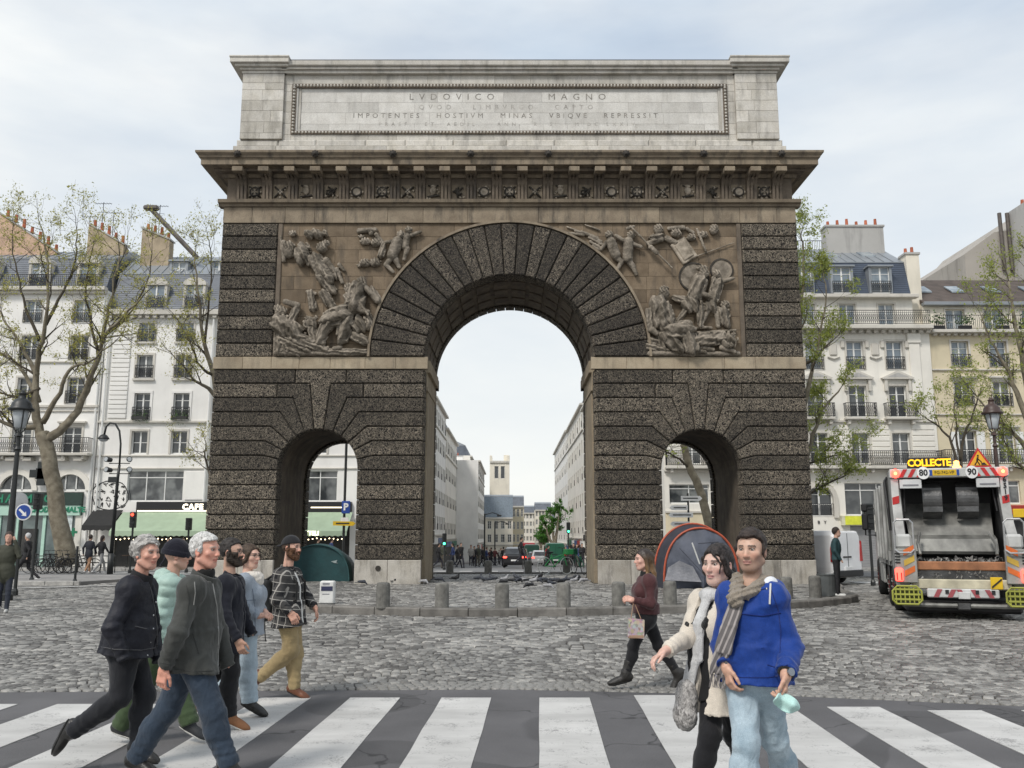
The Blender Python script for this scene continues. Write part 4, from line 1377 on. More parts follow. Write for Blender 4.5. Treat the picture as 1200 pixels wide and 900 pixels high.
class Facade:
 def __init__(s, root, y, x0, x1, z0, z1, depth, wall):
  s.root=root; s.y=y; s.x0=x0; s.x1=x1; s.z0=z0; s.z1=z1; s.depth=depth; s.wall=wall; s.op=[]
 def window(s, x, z0, w, h, style='case', rail=0, sill=1, trim=.12, hood=None, arch=0, trimmat=None):
  s.op.append((x-w/2, x+w/2, z0, z0+h))
  fm, gm = win_mesh(w, h, style)
  f = put('window', fm, s.root, (x, s.y+.2, z0))
  put('pane', gm, f, (x, s.y+.2, z0))
  tm = trimmat or s.wall
  if trim:
   mb = MB()
   mb.box(x-w/2-trim, x-w/2, s.y-.05, s.y+.02, z0, z0+h); mb.box(x+w/2, x+w/2+trim, s.y-.05, s.y+.02, z0, z0+h)
   mb.box(x-w/2-trim, x+w/2+trim, s.y-.06, s.y+.02, z0+h, z0+h+trim)
   if sill: mb.box(x-w/2-trim-.06, x+w/2+trim+.06, s.y-.13, s.y+.1, z0-.13, z0-.005)
   mb.build('window_surround', STN if trimmat is None else tm, s.root)
  if hood:
   mb = MB()
   hz = z0+h+trim
   if hood == 'ped':
    mb.prism([(x-w/2-.42, hz+.28), (x+w/2+.42, hz+.28), (x+w/2+.5, hz+.36), (x, hz+.86), (x-w/2-.5, hz+.36)], s.y-.3, s.y+.02)
    mb.box(x-w/2-.3, x-w/2-.12, s.y-.22, s.y+.02, hz-.5, hz+.28); mb.box(x+w/2+.12, x+w/2+.3, s.y-.22, s.y+.02, hz-.5, hz+.28)
    mb.build('pediment', STN, s.root)
    mb = MB(); mb.prism([(x-w/2-.15, hz+.4), (x+w/2+.15, hz+.4), (x, hz+.7)], s.y-.31, s.y-.295); mb.build('tympanum', CHM if False else GRW, s.root)
   else:
    mb.box(x-w/2-.3, x+w/2+.3, s.y-.26, s.y+.02, hz+.1, hz+.24, .02); mb.box(x-w/2-.22, x+w/2+.22, s.y-.14, s.y+.02, hz+.0, hz+.1)
    mb.build('window_hood', STN, s.root)
  if rail == 1: put('railing', rail_mesh(w+.14, .9), s.root, (x, s.y-.07, z0-.03))
  if rail == 2:
   mb = MB(); mb.box(x-w/2-.45, x+w/2+.45, s.y-.55, s.y+.02, z0-.2, z0-.04, .03)
   mb.box(x-w/2-.3, x-w/2-.1, s.y-.4, s.y+.02, z0-.5, z0-.2, .03); mb.box(x+w/2+.1, x+w/2+.3, s.y-.4, s.y+.02, z0-.5, z0-.2, .03)
   mb.build('balcony_slab', STN, s.root)
   put('railing', rail_mesh(w+.85, .95, 1, .5), s.root, (x, s.y-.52, z0-.04))
 def band(s, z0, z1, p, m=None, x0=None, x1=None, name='string_course'):
  mb = MB(); mb.box(s.x0 if x0 is None else x0, s.x1 if x1 is None else x1, s.y-p, s.y+.02, z0, z1, .015); return mb.build(name, m or STN, s.root)
 def dentils(s, z, p=.25, step=.42, h=.16):
  mb = MB(); x = s.x0+.2
  while x < s.x1-.2:
   mb.box(x, x+step*.5, s.y-p, s.y+.02, z, z+h); x += step
  mb.build('dentils', STN, s.root, kind='stuff')
 def balcony(s, z, x0, x1, p=.7, fancy=1, corb=1.3):
  mb = MB(); mb.box(x0, x1, s.y-p, s.y+.02, z-.18, z, .03)
  x = x0+.3
  while x < x1: mb.box(x, x+.18, s.y-p*.8, s.y+.02, z-.42, z-.18, .03); x += corb
  mb.build('balcony_slab', STN, s.root)
  put('railing', rail_mesh(x1-x0-.1, 1.0, fancy, p-.06), s.root, ((x0+x1)/2, s.y-p+.06, z))
 def finish(s, name='wall'):
  xs = sorted(set([s.x0, s.x1]+[round(v,4) for o in s.op for v in o[:2]]))
  zs = sorted(set([s.z0, s.z1]+[round(v,4) for o in s.op for v in o[2:]]))
  mb = MB()
  for i in range(len(xs)-1):
   for j in range(len(zs)-1):
    cx_, cz_ = (xs[i]+xs[i+1])/2, (zs[j]+zs[j+1])/2
    if any(o[0]<cx_<o[1] and o[2]<cz_<o[3] for o in s.op): continue
    mb.add([(xs[i],s.y,zs[j]),(xs[i+1],s.y,zs[j]),(xs[i+1],s.y,zs[j+1]),(xs[i],s.y,zs[j+1])],[(0,1,2,3)])
  for a,b_,c_,d in s.op:
   y0,y1 = s.y, s.y+.3
   mb.add([(a,y0,c_),(a,y1,c_),(a,y1,d),(a,y0,d)],[(0,1,2,3)]); mb.add([(b_,y0,c_),(b_,y1,c_),(b_,y1,d),(b_,y0,d)],[(3,2,1,0)])
   mb.add([(a,y0,d),(a,y1,d),(b_,y1,d),(b_,y0,d)],[(0,1,2,3)]); mb.add([(a,y0,c_),(a,y1,c_),(b_,y1,c_),(b_,y0,c_)],[(3,2,1,0)])
  y0, y1 = s.y+.3, s.y+s.depth
  mb.box(s.x0+.003, s.x1-.003, y0, y1, s.z0, s.z1-.003)
  mb.add([(s.x0,s.y,s.z0),(s.x0,s.y,s.z1),(s.x0,y1,s.z1),(s.x0,y1,s.z0)],[(0,1,2,3)][::-1])
  mb.add([(s.x1,s.y,s.z0),(s.x1,y1,s.z0),(s.x1,y1,s.z1),(s.x1,s.y,s.z1)],[(0,1,2,3)])
  mb.add([(s.x0,s.y,s.z1),(s.x1,s.y,s.z1),(s.x1,y0,s.z1),(s.x0,y0,s.z1)],[(0,1,2,3)])
  mb.build(name, s.wall, s.root)
def mansard(root, x0, x1, y, z0, z1, z2, y1, y2, lower, upper, back):
 mb = MB(); mb.prismx([(y,z0),(y1,z1),(back-(y1-y),z1),(back,z0)], x0, x1); mb.build('roof', lower, root)
 mb = MB(); mb.prismx([(y1-.06,z1),(y1-.06,z1+.06),(y2,z2),(back-(y2-y),z2),(back-(y1-y),z1)], x0-.02, x1+.02)
 rf = mb.build('upper_roof', upper, root)
 # standing seams
 mb = MB(); x = x0+.3
 while x < x1-.2:
  mb.prismx([(y1-.07,z1+.06),(y1-.07,z1+.11),(y2,z2+.05),(y2,z2)], x-.02, x+.02); x += .65
 mb.build('roof_seam', upper, rf, kind='stuff')
def slates(root, x0, x1, y, z0, z1, y1):
 """courses of slate on the steep slope"""
 n_ = int((z1-z0)/.16); mb = MB()
 for i in range(n_):
  za = z0+(z1-z0)*i/n_; zb = z0+(z1-z0)*(i+1)/n_
  ya = y+(y1-y)*i/n_; yb = y+(y1-y)*(i+1)/n_
  mb.add([(x0,ya-.03,za),(x1,ya-.03,za),(x1,yb-.004,zb+.01),(x0,yb-.004,zb+.01)],[(0,1,2,3)])
  mb.add([(x0,ya-.03,za),(x1,ya-.03,za),(x1,ya+.02,za),(x0,ya+.02,za)],[(3,2,1,0)])
 mb.build('slate_courses', SLATE, root, kind='stuff')
def dormer(root, x, y, z, w, h, arched=0, depth=1.6, style='casesky', rail=1, cheek=None):
 cheek = cheek or ZINC
 d = put('dormer', None, root, (x, y, z)) if False else None
 mb = MB()
 mb.box(x-w/2-.16, x-w/2, y-.05, y+depth, z, z+h); mb.box(x+w/2, x+w/2+.16, y-.05, y+depth, z, z+h)
 if arched:
  o_ = [(x+(w/2+.2)*math.cos(PI*i/10), z+h+(.45)*math.sin(PI*i/10)) for i in range(11)]
  mb.prism(o_+[(x-w/2-.2, z+h-.08), (x+w/2+.2, z+h-.08)], y-.12, y+depth)
 else:
  mb.box(x-w/2-.26, x+w/2+.26, y-.2, y+depth, z+h, z+h+.12, .01)
 dm = mb.build('dormer', STN if arched else cheek, root)
 fm, gm = win_mesh(w, h, style)
 f = put('window_frame', fm, dm, (x, y+.05, z));
 put('pane', gm, dm, (x, y+.051, z))
 if rail: put('railing', rail_mesh(w+.1, .85), root, (x, y-.12, z))
def chimney(root, x0, x1, y0, y1, z0, z1, pots=5, m=None, slope=0.0):
 m = m or CHM
 mb = MB()
 if slope:
  mb.prismx([(y0,z0),(y0,z1),(y1,z1-slope),(y1,z0)], x0, x1) if False else mb.prism([(x0,z0),(x1,z0),(x1,z1-slope),(x0,z1)], y0, y1)
 else: mb.box(x0, x1, y0, y1, z0, z1)
 ch = mb.build('chimney', m, root)
 mb = MB()
 if slope: mb.prism([(x0-.08,z1),(x0-.08,z1+.12),(x1+.08,z1-slope+.12),(x1+.08,z1-slope)], y0-.08, y1+.08)
 else: mb.box(x0-.08, x1+.08, y0-.08, y1+.08, z1, z1+.14)
 mb.build('chimney_cap', GRW, ch)
 for i in range(pots):
  t = (i+.5)/pots; x = x0+(x1-x0)*t; z = z1-slope*t+.12
  mb = MB(); h = .45+.2*((i*7)%3)/2
  mb.cyl(x, (y0+y1)/2, z, z+h, .13, 8, .10); mb.build('chimney_pot', POT, ch)
def antenna(root, x, y, z, h):
 mb = MB(); mb.tube([(x,y,z),(x,y,z+h)], .025, 4)
 for i in range(6): mb.tube([(x-.5+i*.2,y-.18,z+h-.1),(x-.5+i*.2,y+.18,z+h-.1)], .012, 3)
 mb.tube([(x-.6,y,z+h-.1),(x+.6,y,z+h-.1)], .018, 3); mb.tube([(x-.3,y,z+h*.7),(x+.3,y,z+h*.7)], .015, 3)
 mb.build('antenna', IRON, root)
GB = gh(58)
# ---- building A: pharmacy block
rA = empty('apartment_building', (-33, 58, GB), 'white apartment block with pharmacy arches at street level left of the monument', 'building')
fa = Facade(rA, 58.0, -45.0, -27.2, GB, 18.0, 14, WHT)
colsA = [-28.8, -32.1, -35.6, -39.2, -42.6]
for i, x in enumerate(colsA):
 fa.window(x, 6.95, 1.25, 1.75, 'case', 0, 0, .14, 'flat')
 fa.window(x, 10.25, 1.15, 1.75, 'case', 1, 0, .14)
 fa.window(x, 13.2, 1.15, 1.65, 'case', 1, 0, .14)
 fa.window(x, 15.75, 1.1, 1.55, 'casesky', 1, 0, .12)
fa.band(10.0, 10.16, .16); fa.band(13.0, 13.1, .12); fa.band(9.72, 9.8, .1)
fa.band(17.9, 18.15, .5, name='cornice'); fa.band(17.7, 17.9, .3, name='cornice')
fa.balcony(6.95, -45, -27.3, .8, 1)
fa.dentils(6.45, .6, 1.1, .2)
# ground floor: arches
for x in (-28.65, -32.15, -35.7, -39.3, -42.8):
 fa.op.append((x-1.05, x+1.05, 4.55, 5.6))
 mb = MB()
 mb.prism(arcpts(x, 4.55, 1.4, 0, PI, 16)+arcpts(x, 4.55, 1.05, PI, 0, 16), 57.9, 58.02)
 mb.build('arch_surround', CRM3, rA)
 mb = MB()  # spandrel infill to round off the rectangular opening
 for s in (-1, 1):
  mb.prism([(x+s*1.06, 5.61), (x+s*1.06, 4.55)]+[(x+s*1.05*math.cos(PI/2*i/8), 4.55+1.05*math.sin(PI/2*i/8)) for i in range(9)], 57.99, 58.25)
 mb.build('arch_infill', CRM3, rA)
 mb = MB()
 for k in range(2): mb.box(x-.35+k*.7-.04, x-.35+k*.7+.04, 58.08, 58.14, 4.55, 5.55)
 mb.box(x-1.05, x+1.05, 58.08, 58.14, 4.55, 4.63)
 w = mb.build('window', FRM, rA)
 mb = MB(); mb.box(x-1.05, x+1.05, 58.16, 58.18, 4.55, 5.6); mb.build('pane', GLS, w)
GRN = mat('pharmacy_green', (.03,.16,.10), .5, var=.1); GRL = mat('mint_panel', (.42,.62,.52), .5, var=.08)
SHP = mat('shop_interior', (.015,.016,.018), .6, var=.5, sc=1.5, c2=(.05,.048,.044)); BLK = mat('black_fascia', (.015,.015,.016), .45, var=.1)
LITG = mat('green_letter', (.02,.22,.12), .5)
fa.op.append((-44.8, -27.7, GB+.15, 4.45))
fa.finish()
mb = MB(); mb.box(-44.8, -27.7, 57.75, 58.3, 3.62, 4.4); mb.build('fascia', mat('dark_green_fascia', (.02,.045,.035), .5), rA)
text(rA, 'PHARMACIE', .72, (-31.3, 57.74, 4.0), LITG, .02, spacing=1.35, bold=.02)
mb = MB(); mb.box(-33.2, -27.8, 57.82, 58.3, 2.95, 3.6); mb.build('sign_panel', GRL, rA)
text(rA, 'LA CROIX DE MALTE', .46, (-29.6, 57.8, 3.3), LITG, .015, bold=.02)
# shopfront
mb = MB(); mb.box(-44.8, -27.7, 58.05, 58.3, GB+.15, 2.95); mb.build('shopfront_glass', glass_mat('shop_glass', (.10,.13,.13), .1, (.42,.52,.50)), rA)
for x0, x1, m in ((-33.2,-32.9,GRL),(-31.9,-31.75,GRL),(-30.2,-30.0,GRL),(-28.9,-28.3,mat('leaflet_panel', (.60,.66,.66), .5, var=.3, sc=4)),(-28.1,-27.7,CRM3),(-31.5,-30.5,SHP)):
 mb = MB(); mb.box(x0, x1, 57.95, 58.06, GB+.15, 2.95 if x1-x0 < .9 else 2.1); mb.build('shopfront_panel', m, rA)
# pharmacy cross
mb = MB(); mb.box(-30.6, -29.9, 57.3, 57.5, 5.25, 5.55+.4, .01); mb.box(-31.0, -29.5, 57.32, 57.48, 5.35, 5.85); mb.box(-30.5,-30.0,57.3,57.52,4.85,6.35)
o = mb.build('pharmacy_cross', mat('dark_cross', (.02,.025,.025), .4)); tag(o, 'dark unlit pharmacy cross fixed above the green shop fascia', 'sign')
for dz in (1.6, .35):
 mb = MB(); mb.box(-28.0,-27.85,57.4,57.5,dz,dz+.55); mb.box(-28.17,-27.68,57.41,57.49,dz+.2,dz+.36)
 o = mb.build('pharmacy_cross', mat('green_cross', (.02,.20,.10), .4)); tag(o, 'small green cross on the shop corner, %s of the two' % ('upper' if dz > 1 else 'lower'), 'sign', 'small pharmacy crosses')
# mansard of A
mansard(rA, -45, -27.4, 58.2, 18.15, 20.6, 22.0, 59.3, 62.0, SLATE, ZINC, 71.5)
slates(rA, -45, -27.4, 58.2, 18.2, 20.6, 59.3)
for x in colsA: dormer(rA, x, 58.35, 18.3, 1.15, 1.75, 1)
put('railing', rail_mesh(17.5, .9, 0), rA, (-36.2, 57.75, 18.15))
chimney(rA, -30.1, -27.5, 60.5, 61.3, 20.0, 23.6, 5, slope=1.6)
chimney(rA, -36.5, -32.2, 60.5, 61.4, 20.0, 24.4, 7, mat('pink_render', (.52,.36,.26), .9, var=.2), slope=3.0)
antenna(rA, -29.4, 61, 22.8, 2.6); antenna(rA, -28.6, 61, 22.5, 2.2); antenna(rA, -30.3, 61, 23, 1.4)
# ---- building B: cafe block
rB = empty('apartment_building', (-18.5, 58, GB), 'white plastered apartment block above the café with the green awning', 'building')
fb = Facade(rB, 58.12, -27.15, -10.0, GB, 16.4, 14, WHT)
for i, x in enumerate((-24.4, -21.8, -18.6, -15.6, -12.6)):
 fb.window(x, 6.95, 1.05, 1.5, 'case', 0, 0, .12)
 fb.window(x, 9.18, 1.05, 1.8, 'case', 1, 0, .16, None, trimmat=WHT)
 fb.window(x, 12.0, 1.05, 1.55, 'case', 1, 0, .16)
 fb.window(x, 14.45, 1.05, 1.3, 'casesky' , 1, 1, .12)
 # flower boxes under the third floor windows
 if i < 2:
  mb = MB(); mb.box(x-.5, x+.5, 57.75, 57.98, 9.2, 9.4); bx = mb.build('window_box', mat('box_dark', (.03,.03,.03), .7), rB)
  mb = MB(); rr = random.Random(i)
  for k in range(90):
   p = Vector((x+rr.uniform(-.55,.55), 57.85+rr.uniform(-.2,.15), 9.4+rr.gauss(-.1,.25))); a = rr.uniform(0,6.28); s_ = rr.uniform(.05,.1)
   mb.add([p, p+Vector((math.cos(a)*s_,math.sin(a)*s_,s_*.5)), p+Vector((0,0,s_))], [(0,1,2)])
  mb.build('plants', mat('box_leaves', (.06,.12,.03), .7, var=.4, isl=.4), bx, kind='stuff')
 mb = MB(); mb.box(x-.72, x+.72, 57.95, 58.12, 11.82, 11.95); mb.build('window_sill', STN, rB)
fb.band(8.98, 9.12, .18); fb.band(6.78, 6.86, .1); fb.band(5.95, 6.04, .1)
fb.band(16.25, 16.6, .45, name='cornice'); fb.dentils(16.05, .35, .5, .2)
mb = MB()
for i in range(22): mb.box(-26.6, -25.4, 58.04, 58.13, 9.3+i*.31, 9.3+i*.31+.26, .02)
mb.build('quoins', WHT, rB)
for x0, x1 in ((-25.0, -21.35), (-17.0, -11.3)):
 fb.op.append((x0, x1, 3.85, 5.85)); fm, gm = win_mesh(x1-x0, 2.0, 'grid')
 f = put('window', fm, rB, ((x0+x1)/2, 58.25, 3.85)); put('pane', gm, f, ((x0+x1)/2, 58.25, 3.85))
fb.op.append((-25.6, -10.4, GB+.15, 3.1))
fb.finish()
mb = MB(); mb.box(-21.2, -19.9, 58.05, 58.13, 3.95, 5.8, .02); mb.build('blank_panel', WHT, rB)
mb = MB(); mb.box(-25.6,-10.4, 58.30, 58.41, GB, 3.1); mb.build('cafe_interior', SHP, rB)
mb = MB(); mb.box(-24.2, -10.3, 57.85, 58.2, 3.12, 3.82, .02); fc = mb.build('fascia', BLK, rB)
mb = MB(); mb.box(-24.1, -19.6, 57.82, 57.86, 3.2, 3.27); mb.box(-12.9, -10.4, 57.82, 57.86, 3.42, 3.49); mb.build('light_strip', mat('warm_strip', (.9,.8,.6), .5, emit=(1,.85,.6), es=1.4), rB)
LW = mat('lit_letter', (.9,.82,.66), .5, emit=(1,.88,.68), es=1.6)
text(rB, 'CAFE BOTTELI  PIZZA', .5, (-21.2, 57.83, 3.48), LW, .02, bold=.02, align='LEFT', spacing=1.22)
# graffiti on the party wall
GRF = mat('graffiti_black', (.03,.03,.03), .8)
mb = MB(); rr = random.Random(8)
for row in range(4):
 for c_ in range(5):
  x, z = -27.0+c_*.42+.15*rr.random(), 3.6+row*.42
  pts = [(x+rr.uniform(-.18,.22), 58.108, z+rr.uniform(-.16,.2)) for _ in range(6)]
  mb.tube(pts, .028, 4, False)
cc_ = [(-26.05+1.2*math.cos(2*PI*k/20)*(1+.06*math.sin(5*k)), 58.108, 4.25+.95*math.sin(2*PI*k/20)) for k in range(21)]
mb.tube(cc_, .03, 4, False)
mb.build('graffiti', GRF, rB)
AWN = mat('sage_awning', (.33,.42,.30), .8, var=.08, sc=2, bump=.05)
def awning(x0, x1, y0, y1, z0, z1, m, label, drop=.28):
 a = empty('awning', ((x0+x1)/2, y1, z1), label, 'awning')
 mb = MB(); mb.prismx([(y1,z1),(y1,z1-.05),(y0,z0-.05),(y0,z0)], x0, x1); mb.build('canvas', m, a)
 mb = MB(); k = int((x1-x0)/.35)
 for i in range(k):
  xa = x0+(x1-x0)*i/k; xb = x0+(x1-x0)*(i+1)/k
  mb.add([(xa,y0-.01,z0),(xb,y0-.01,z0),(xb,y0-.03,z0-drop),((xa+xb)/2,y0-.03,z0-drop-.06),(xa,y0-.03,z0-drop)],[(0,4,3,2,1)])
 mb.build('valance', m, a)
 return a
a1 = awning(-25.0, -10.2, 56.0, 57.82, 1.95, 3.15, AWN, 'long sage green café awning with a scalloped valance')
text(a1, 'BOTTELI', .36, (-12.6, 55.90, 1.80), LW, .01, bold=.01)
awning(-27.0, -25.1, 56.6, 58.0, 2.3, 3.3, mat('black_awning', (.02,.02,.02), .8), 'small black awning beside the green café awning')
bulbs = empty('fairy_lights', (-18, 56.1, 1.5), 'string of warm fairy lights hanging below the green café awning', 'lights')
bl = MB().ball(0,0,0,.035,n=6,m=4).mesh('bulb', mat('bulb', (1,.85,.6), .5, emit=(1,.8,.5), es=5))
for i in range(56): put('bulb', bl, bulbs, (-24.8+i*.26, 56.05, 1.50-.08*math.sin(i*.9)**2))
# mansard of B
mansard(rB, -27.1, -10.1, 58.3, 16.6, 19.5, 21.6, 59.4, 62, SLATE, ZINC, 71.5)
slates(rB, -27.1, -10.1, 58.3, 16.65, 19.5, 59.4)
for x in (-24.1, -21.5, -18.2, -15, -12): dormer(rB, x, 58.45, 16.85, 1.15, 1.7, 1)
for x in (-23.2, -20.4, -17, -14): dormer(rB, x, 59.8, 19.55, .95, 1.0, 0, style='casesky', rail=0)
chimney(rB, -26.3, -24.3, 60.6, 61.4, 18.5, 23.3, 4, slope=.9)
chimney(rB, -19.6, -18.0, 60.6, 61.4, 20, 23.0, 3, WHT)
antenna(rB, -25.3, 61, 23, 2.2)
p1 = at(178, 246, 60); p2 = at(231, 302, 60)
mb = MB(); mb.tube([(p1[0],60,p1[1]),(p2[0],60,p2[1])], .17, 8); mb.box(p1[0]-.55,p1[0]+.5,59.7,60.2,p1[1]-.05,p1[1]+.3,.1); mb.build('duct', mat('duct_metal', (.10,.085,.075), .5, var=.3), rB)
# downpipes
for rt, x, zt in ((rA,-27.35,17.6),(rB,-19.9,16),(rB,-26.85,16)):
 mb = MB(); mb.tube([(x,57.95,zt),(x,57.95,.2)], .07, 6); mb.build('drainpipe', FRM, rt)
# ---- building C
rC = empty('apartment_building', (19, 58, GB), 'cream stone apartment block with blue slate mansard right of the monument', 'building')
fc_ = Facade(rC, 58.0, 10.0, 28.0, GB, 15.2, 14, CRM3)
cC = [11.9, 14.6, 17.3, 20.2, 22.95, 25.6]
for i, x in enumerate(cC):
 fc_.window(x, 12.55, 1.1, 1.9, 'casesky', 1, 0, .14, None)
 fc_.window(x, 9.35, 1.15, 2.1, 'case', 2, 0, .14, 'ped')
 fc_.window(x, 6.25, 1.15, 2.05, 'case', 0, 0, .1, None)
 mb = MB()
 for s in (-1, 1): mb.box(x+s*.82-.12, x+s*.82+.12, 57.86, 58.02, 14.0, 14.5, .03)
 mb.build('console_bracket', STN, rC)
fc_.band(9.0, 9.14, .15); fc_.band(5.76, 5.9, .25); fc_.dentils(15.0, .35, .5, .2)
fc_.band(15.2, 15.46, .75, name='cornice')
fc_.balcony(6.1, 10.05, 27.9, .7, 1)
# horizontal rustication only between windows
mb = MB()
for i in range(7):
 z = 6.3+i*.37
 edges = [10.1]+[v for x in cC for v in (x-.75, x+.75)]+[27.8]
 for a, b_ in zip(edges[::2], edges[1::2]): mb.box(a, b_, 57.95, 58.02, z, z+.31, .02)
mb.build('rusticated_courses', CRM3, rC, kind='stuff')
for x in (26.9,):
 mb = MB(); mb.box(x-.35, x+.35, 57.88, 58.02, 9.2, 14.3, .02); mb.box(x-.45, x+.45, 57.8, 58.02, 14.3, 15.0, .05); mb.build('pilaster', CRM3, rC)
for x in (24.3, 21.5):
 mb = MB(); mb.box(x-.25, x+.25, 57.9, 58.02, 13.5, 14.3, .05); mb.tube([(x-.4,57.92,13.4),(x,57.9,13.25),(x+.4,57.92,13.4)], .06, 5); mb.build('cartouche', STN, rC)
# ground floor openings
fc_.op += [(19.2, 20.9, 2.9, 4.7), (21.7, 24.9, 2.95, 5.05), (19.5, 21.0, GB+.1, 1.9), (21.9, 27.2, GB+.1, 2.3), (10.3, 12.9, 3.7, 4.95), (14, 18, 3.2, 4.95)]
fc_.finish()
mb = MB(); mb.prism(arcpts(20.05, 4.0, 1.15, 0, PI, 14)+arcpts(20.05, 4.0, .85, PI, 0, 14), 57.85, 58.05); mb.box(18.9,19.2,57.85,58.02,2.8,4.0); mb.box(20.9,21.2,57.85,58.02,2.8,4.0); mb.build('arch_surround', STN, rC)
mb = MB()
for s in (-1, 1): mb.prism([(20.05+s*.86, 4.86), (20.05+s*.86, 4.0)]+[(20.05+s*.85*math.cos(PI/2*i/8), 4.0+.85*math.sin(PI/2*i/8)) for i in range(9)], 57.99, 58.25)
mb.build('arch_infill', CRM3, rC)
for (x, z, w, h, st) in ((20.05,2.9,1.7,1.9,'case'),(23.3,2.95,3.2,2.1,'grid'),(11.6,3.7,2.6,1.25,'grid'),(16,3.2,4,1.75,'grid')):
 fm, gm = win_mesh(w, h, st); f = put('window', fm, rC, (x, 58.2, z)); put('pane', gm, f, (x, 58.2, z))
put('railing', rail_mesh(1.7, .8, 0), rC, (20.05, 57.95, 2.9))
SHU = mat('roller_shutter', (.33,.33,.335), .5, metal=.3, var=.1)
mb = MB()
for i in range(26): mb.box(21.9, 27.2, 58.16, 58.22, GB+.1+i*.105, GB+.1+i*.105+.09)
mb.build('roller_shutter', SHU, rC)
mb = MB(); mb.box(19.5,21.0,58.15,58.25,GB+.1,1.9); mb.build('door', IRON, rC)
mb = MB(); mb.box(21.3, 27.3, 57.7, 58.1, 2.3, 2.95, .02); mb.build('shop_sign', mat('cream_sign', (.62,.60,.45), .6), rC)
mb = MB(); mb.box(21.5, 22.6, 57.66, 57.69, 2.35, 2.9); mb.build('sign_patch', mat('acid_yellow', (.65,.68,.05), .5), rC)
text(rC, 'B Y', .3, (20.1, 57.97, 2.5), IRON, .01, spacing=1.5)
mb = MB(); mb.box(10.0, 18.9, 57.9, 58.02, GB, 3.1, .02); mb.build('shop_base', CRM2, rC)
mb = MB(); mb.box(10.0, 18.9, 57.8, 58.02, 3.1, 3.25, .02); mb.build('string_course', STN, rC)
# top floor set back, mansard
f6 = Facade(rC, 58.8, 10.2, 27.4, 15.4, 17.6, 12, CRM3)
for x in cC: f6.window(x, 15.5, 1.1, 1.75, 'casesky', 0, 0, .1)
f6.finish('upper_wall')
mb = MB(); mb.box(10.1, 27.7, 58.3, 58.9, 17.6, 17.85, .03); mb.build('cornice', STN, rC)
put('railing', rail_mesh(17.7, 1.0, 1), rC, (19, 57.35, 15.46))
BSL = mat('blue_slate', (.055,.07,.10), .45, var=.2, sc=1.5, bump=.4, bsc=12)
SL_ = SLATE; SLATE = BSL
mansard(rC, 10.1, 27.4, 58.9, 17.85, 20.4, 22.5, 59.6, 63, BSL, ZINC, 71)
slates(rC, 10.1, 27.4, 58.9, 17.9, 20.4, 59.6)
SLATE = SL_
for x in (11.9, 14.6, 17.3, 20, 22.7, 25.35): dormer(rC, x, 58.8, 18.0, 1.25, 1.85, 0)
for x in (22.9, 25.6):
 mb = MB(); mb.prismx([(61,21.32),(61,21.42),(62,21.98),(62,21.88)], x-.5, x+.5); mb.build('skylight', GLB, rC)
chimney(rC, 23.0, 27.2, 62, 63, 20.5, 23.9, 6, GRW)
chimney(rC, 18.9, 20.0, 60.5, 61.5, 20, 24.6, 3, GRW)
chimney(rC, 27.4, 28.3, 59.2, 60.2, 15.5, 20.9, 2, CRM)
antenna(rC, 19.2, 61, 24.6, 1.3)
put('railing', rail_mesh(5.2, .8, 0), rC, (21.8, 63, 22.4))
# ---- building D
rD = empty('apartment_building', (34, 58, GB), 'buff apartment block with brown tiled roof at the right edge', 'building')
fd = Facade(rD, 58.15, 28.05, 46.0, GB, 15.0, 14, CRM2)
for x in (30.05, 32.6, 35.2, 37.8, 40.5, 43):
 fd.window(x, 12.75, 1.15, 1.75, 'casesky', 1, 0, .12)
 fd.window(x, 10.1, 1.15, 1.65, 'case', 1, 0, .12, 'flat')
 fd.window(x, 6.35, 1.15, 2.1, 'case', 0, 0, .12, 'flat')
 mb = MB()
 for s in (-1, 1): mb.box(x+s*.85-.25, x+s*.85+.25, 58.06, 58.12, 6.35, 8.4, .0)
 mb.build('shutters', FRM, rD)
fd.band(12.5, 12.6, .12); fd.band(9.5, 9.6, .12); fd.dentils(14.85, .3, .45, .18); fd.band(15.0, 15.2, .6, name='cornice')
fd.balcony(6.2, 28.2, 45.8, .6, 1); fd.op.append((28.6, 45.5, GB+.1, 3.0)); fd.op.append((31.8, 33.2, 3.7, 5.2)); fd.finish()
fm, gm = win_mesh(1.4, 1.5, 'grid'); f = put('window', fm, rD, (32.5, 58.3, 3.7)); put('pane', gm, f, (32.5, 58.3, 3.7))
mb = MB(); mb.box(28.6,45.5,58.3,58.44,GB,3.0); mb.build('shop_interior', SHP, rD)
mb = MB(); mb.box(30.6, 45.5, 57.6, 58.2, 3.0, 3.6, .03); mb.build('fascia', mat('red_fascia', (.35,.03,.02), .5), rD)
f6 = Facade(rD, 58.9, 28.1, 46, 15.1, 17.2, 12, CRM)
for x in (30.3, 32.9, 35.5, 38): f6.window(x, 15.2, 1.3, 1.7, 'casesky', 0, 0, .1)
f6.finish('upper_wall')
mb = MB(); mb.box(28.1,46,58.5,59,17.1,17.35,.03); mb.build('gutter', ZINC, rD)
put('railing', rail_mesh(17.5, 1.0, 0), rD, (37, 57.65, 15.2))
mb = MB(); mb.prismx([(58.7,17.35),(63.5,20.3),(68,17.35)], 28.1, 46); mb.build('roof', BRNR, rD)
for x in (29.2, 31.5, 34.1, 36.8): mb = MB(); mb.prismx([(60.5,18.52),(60.5,18.62),(61.6,19.3),(61.6,19.2)], x-.45, x+.45); mb.build('skylight', GLB, rD)
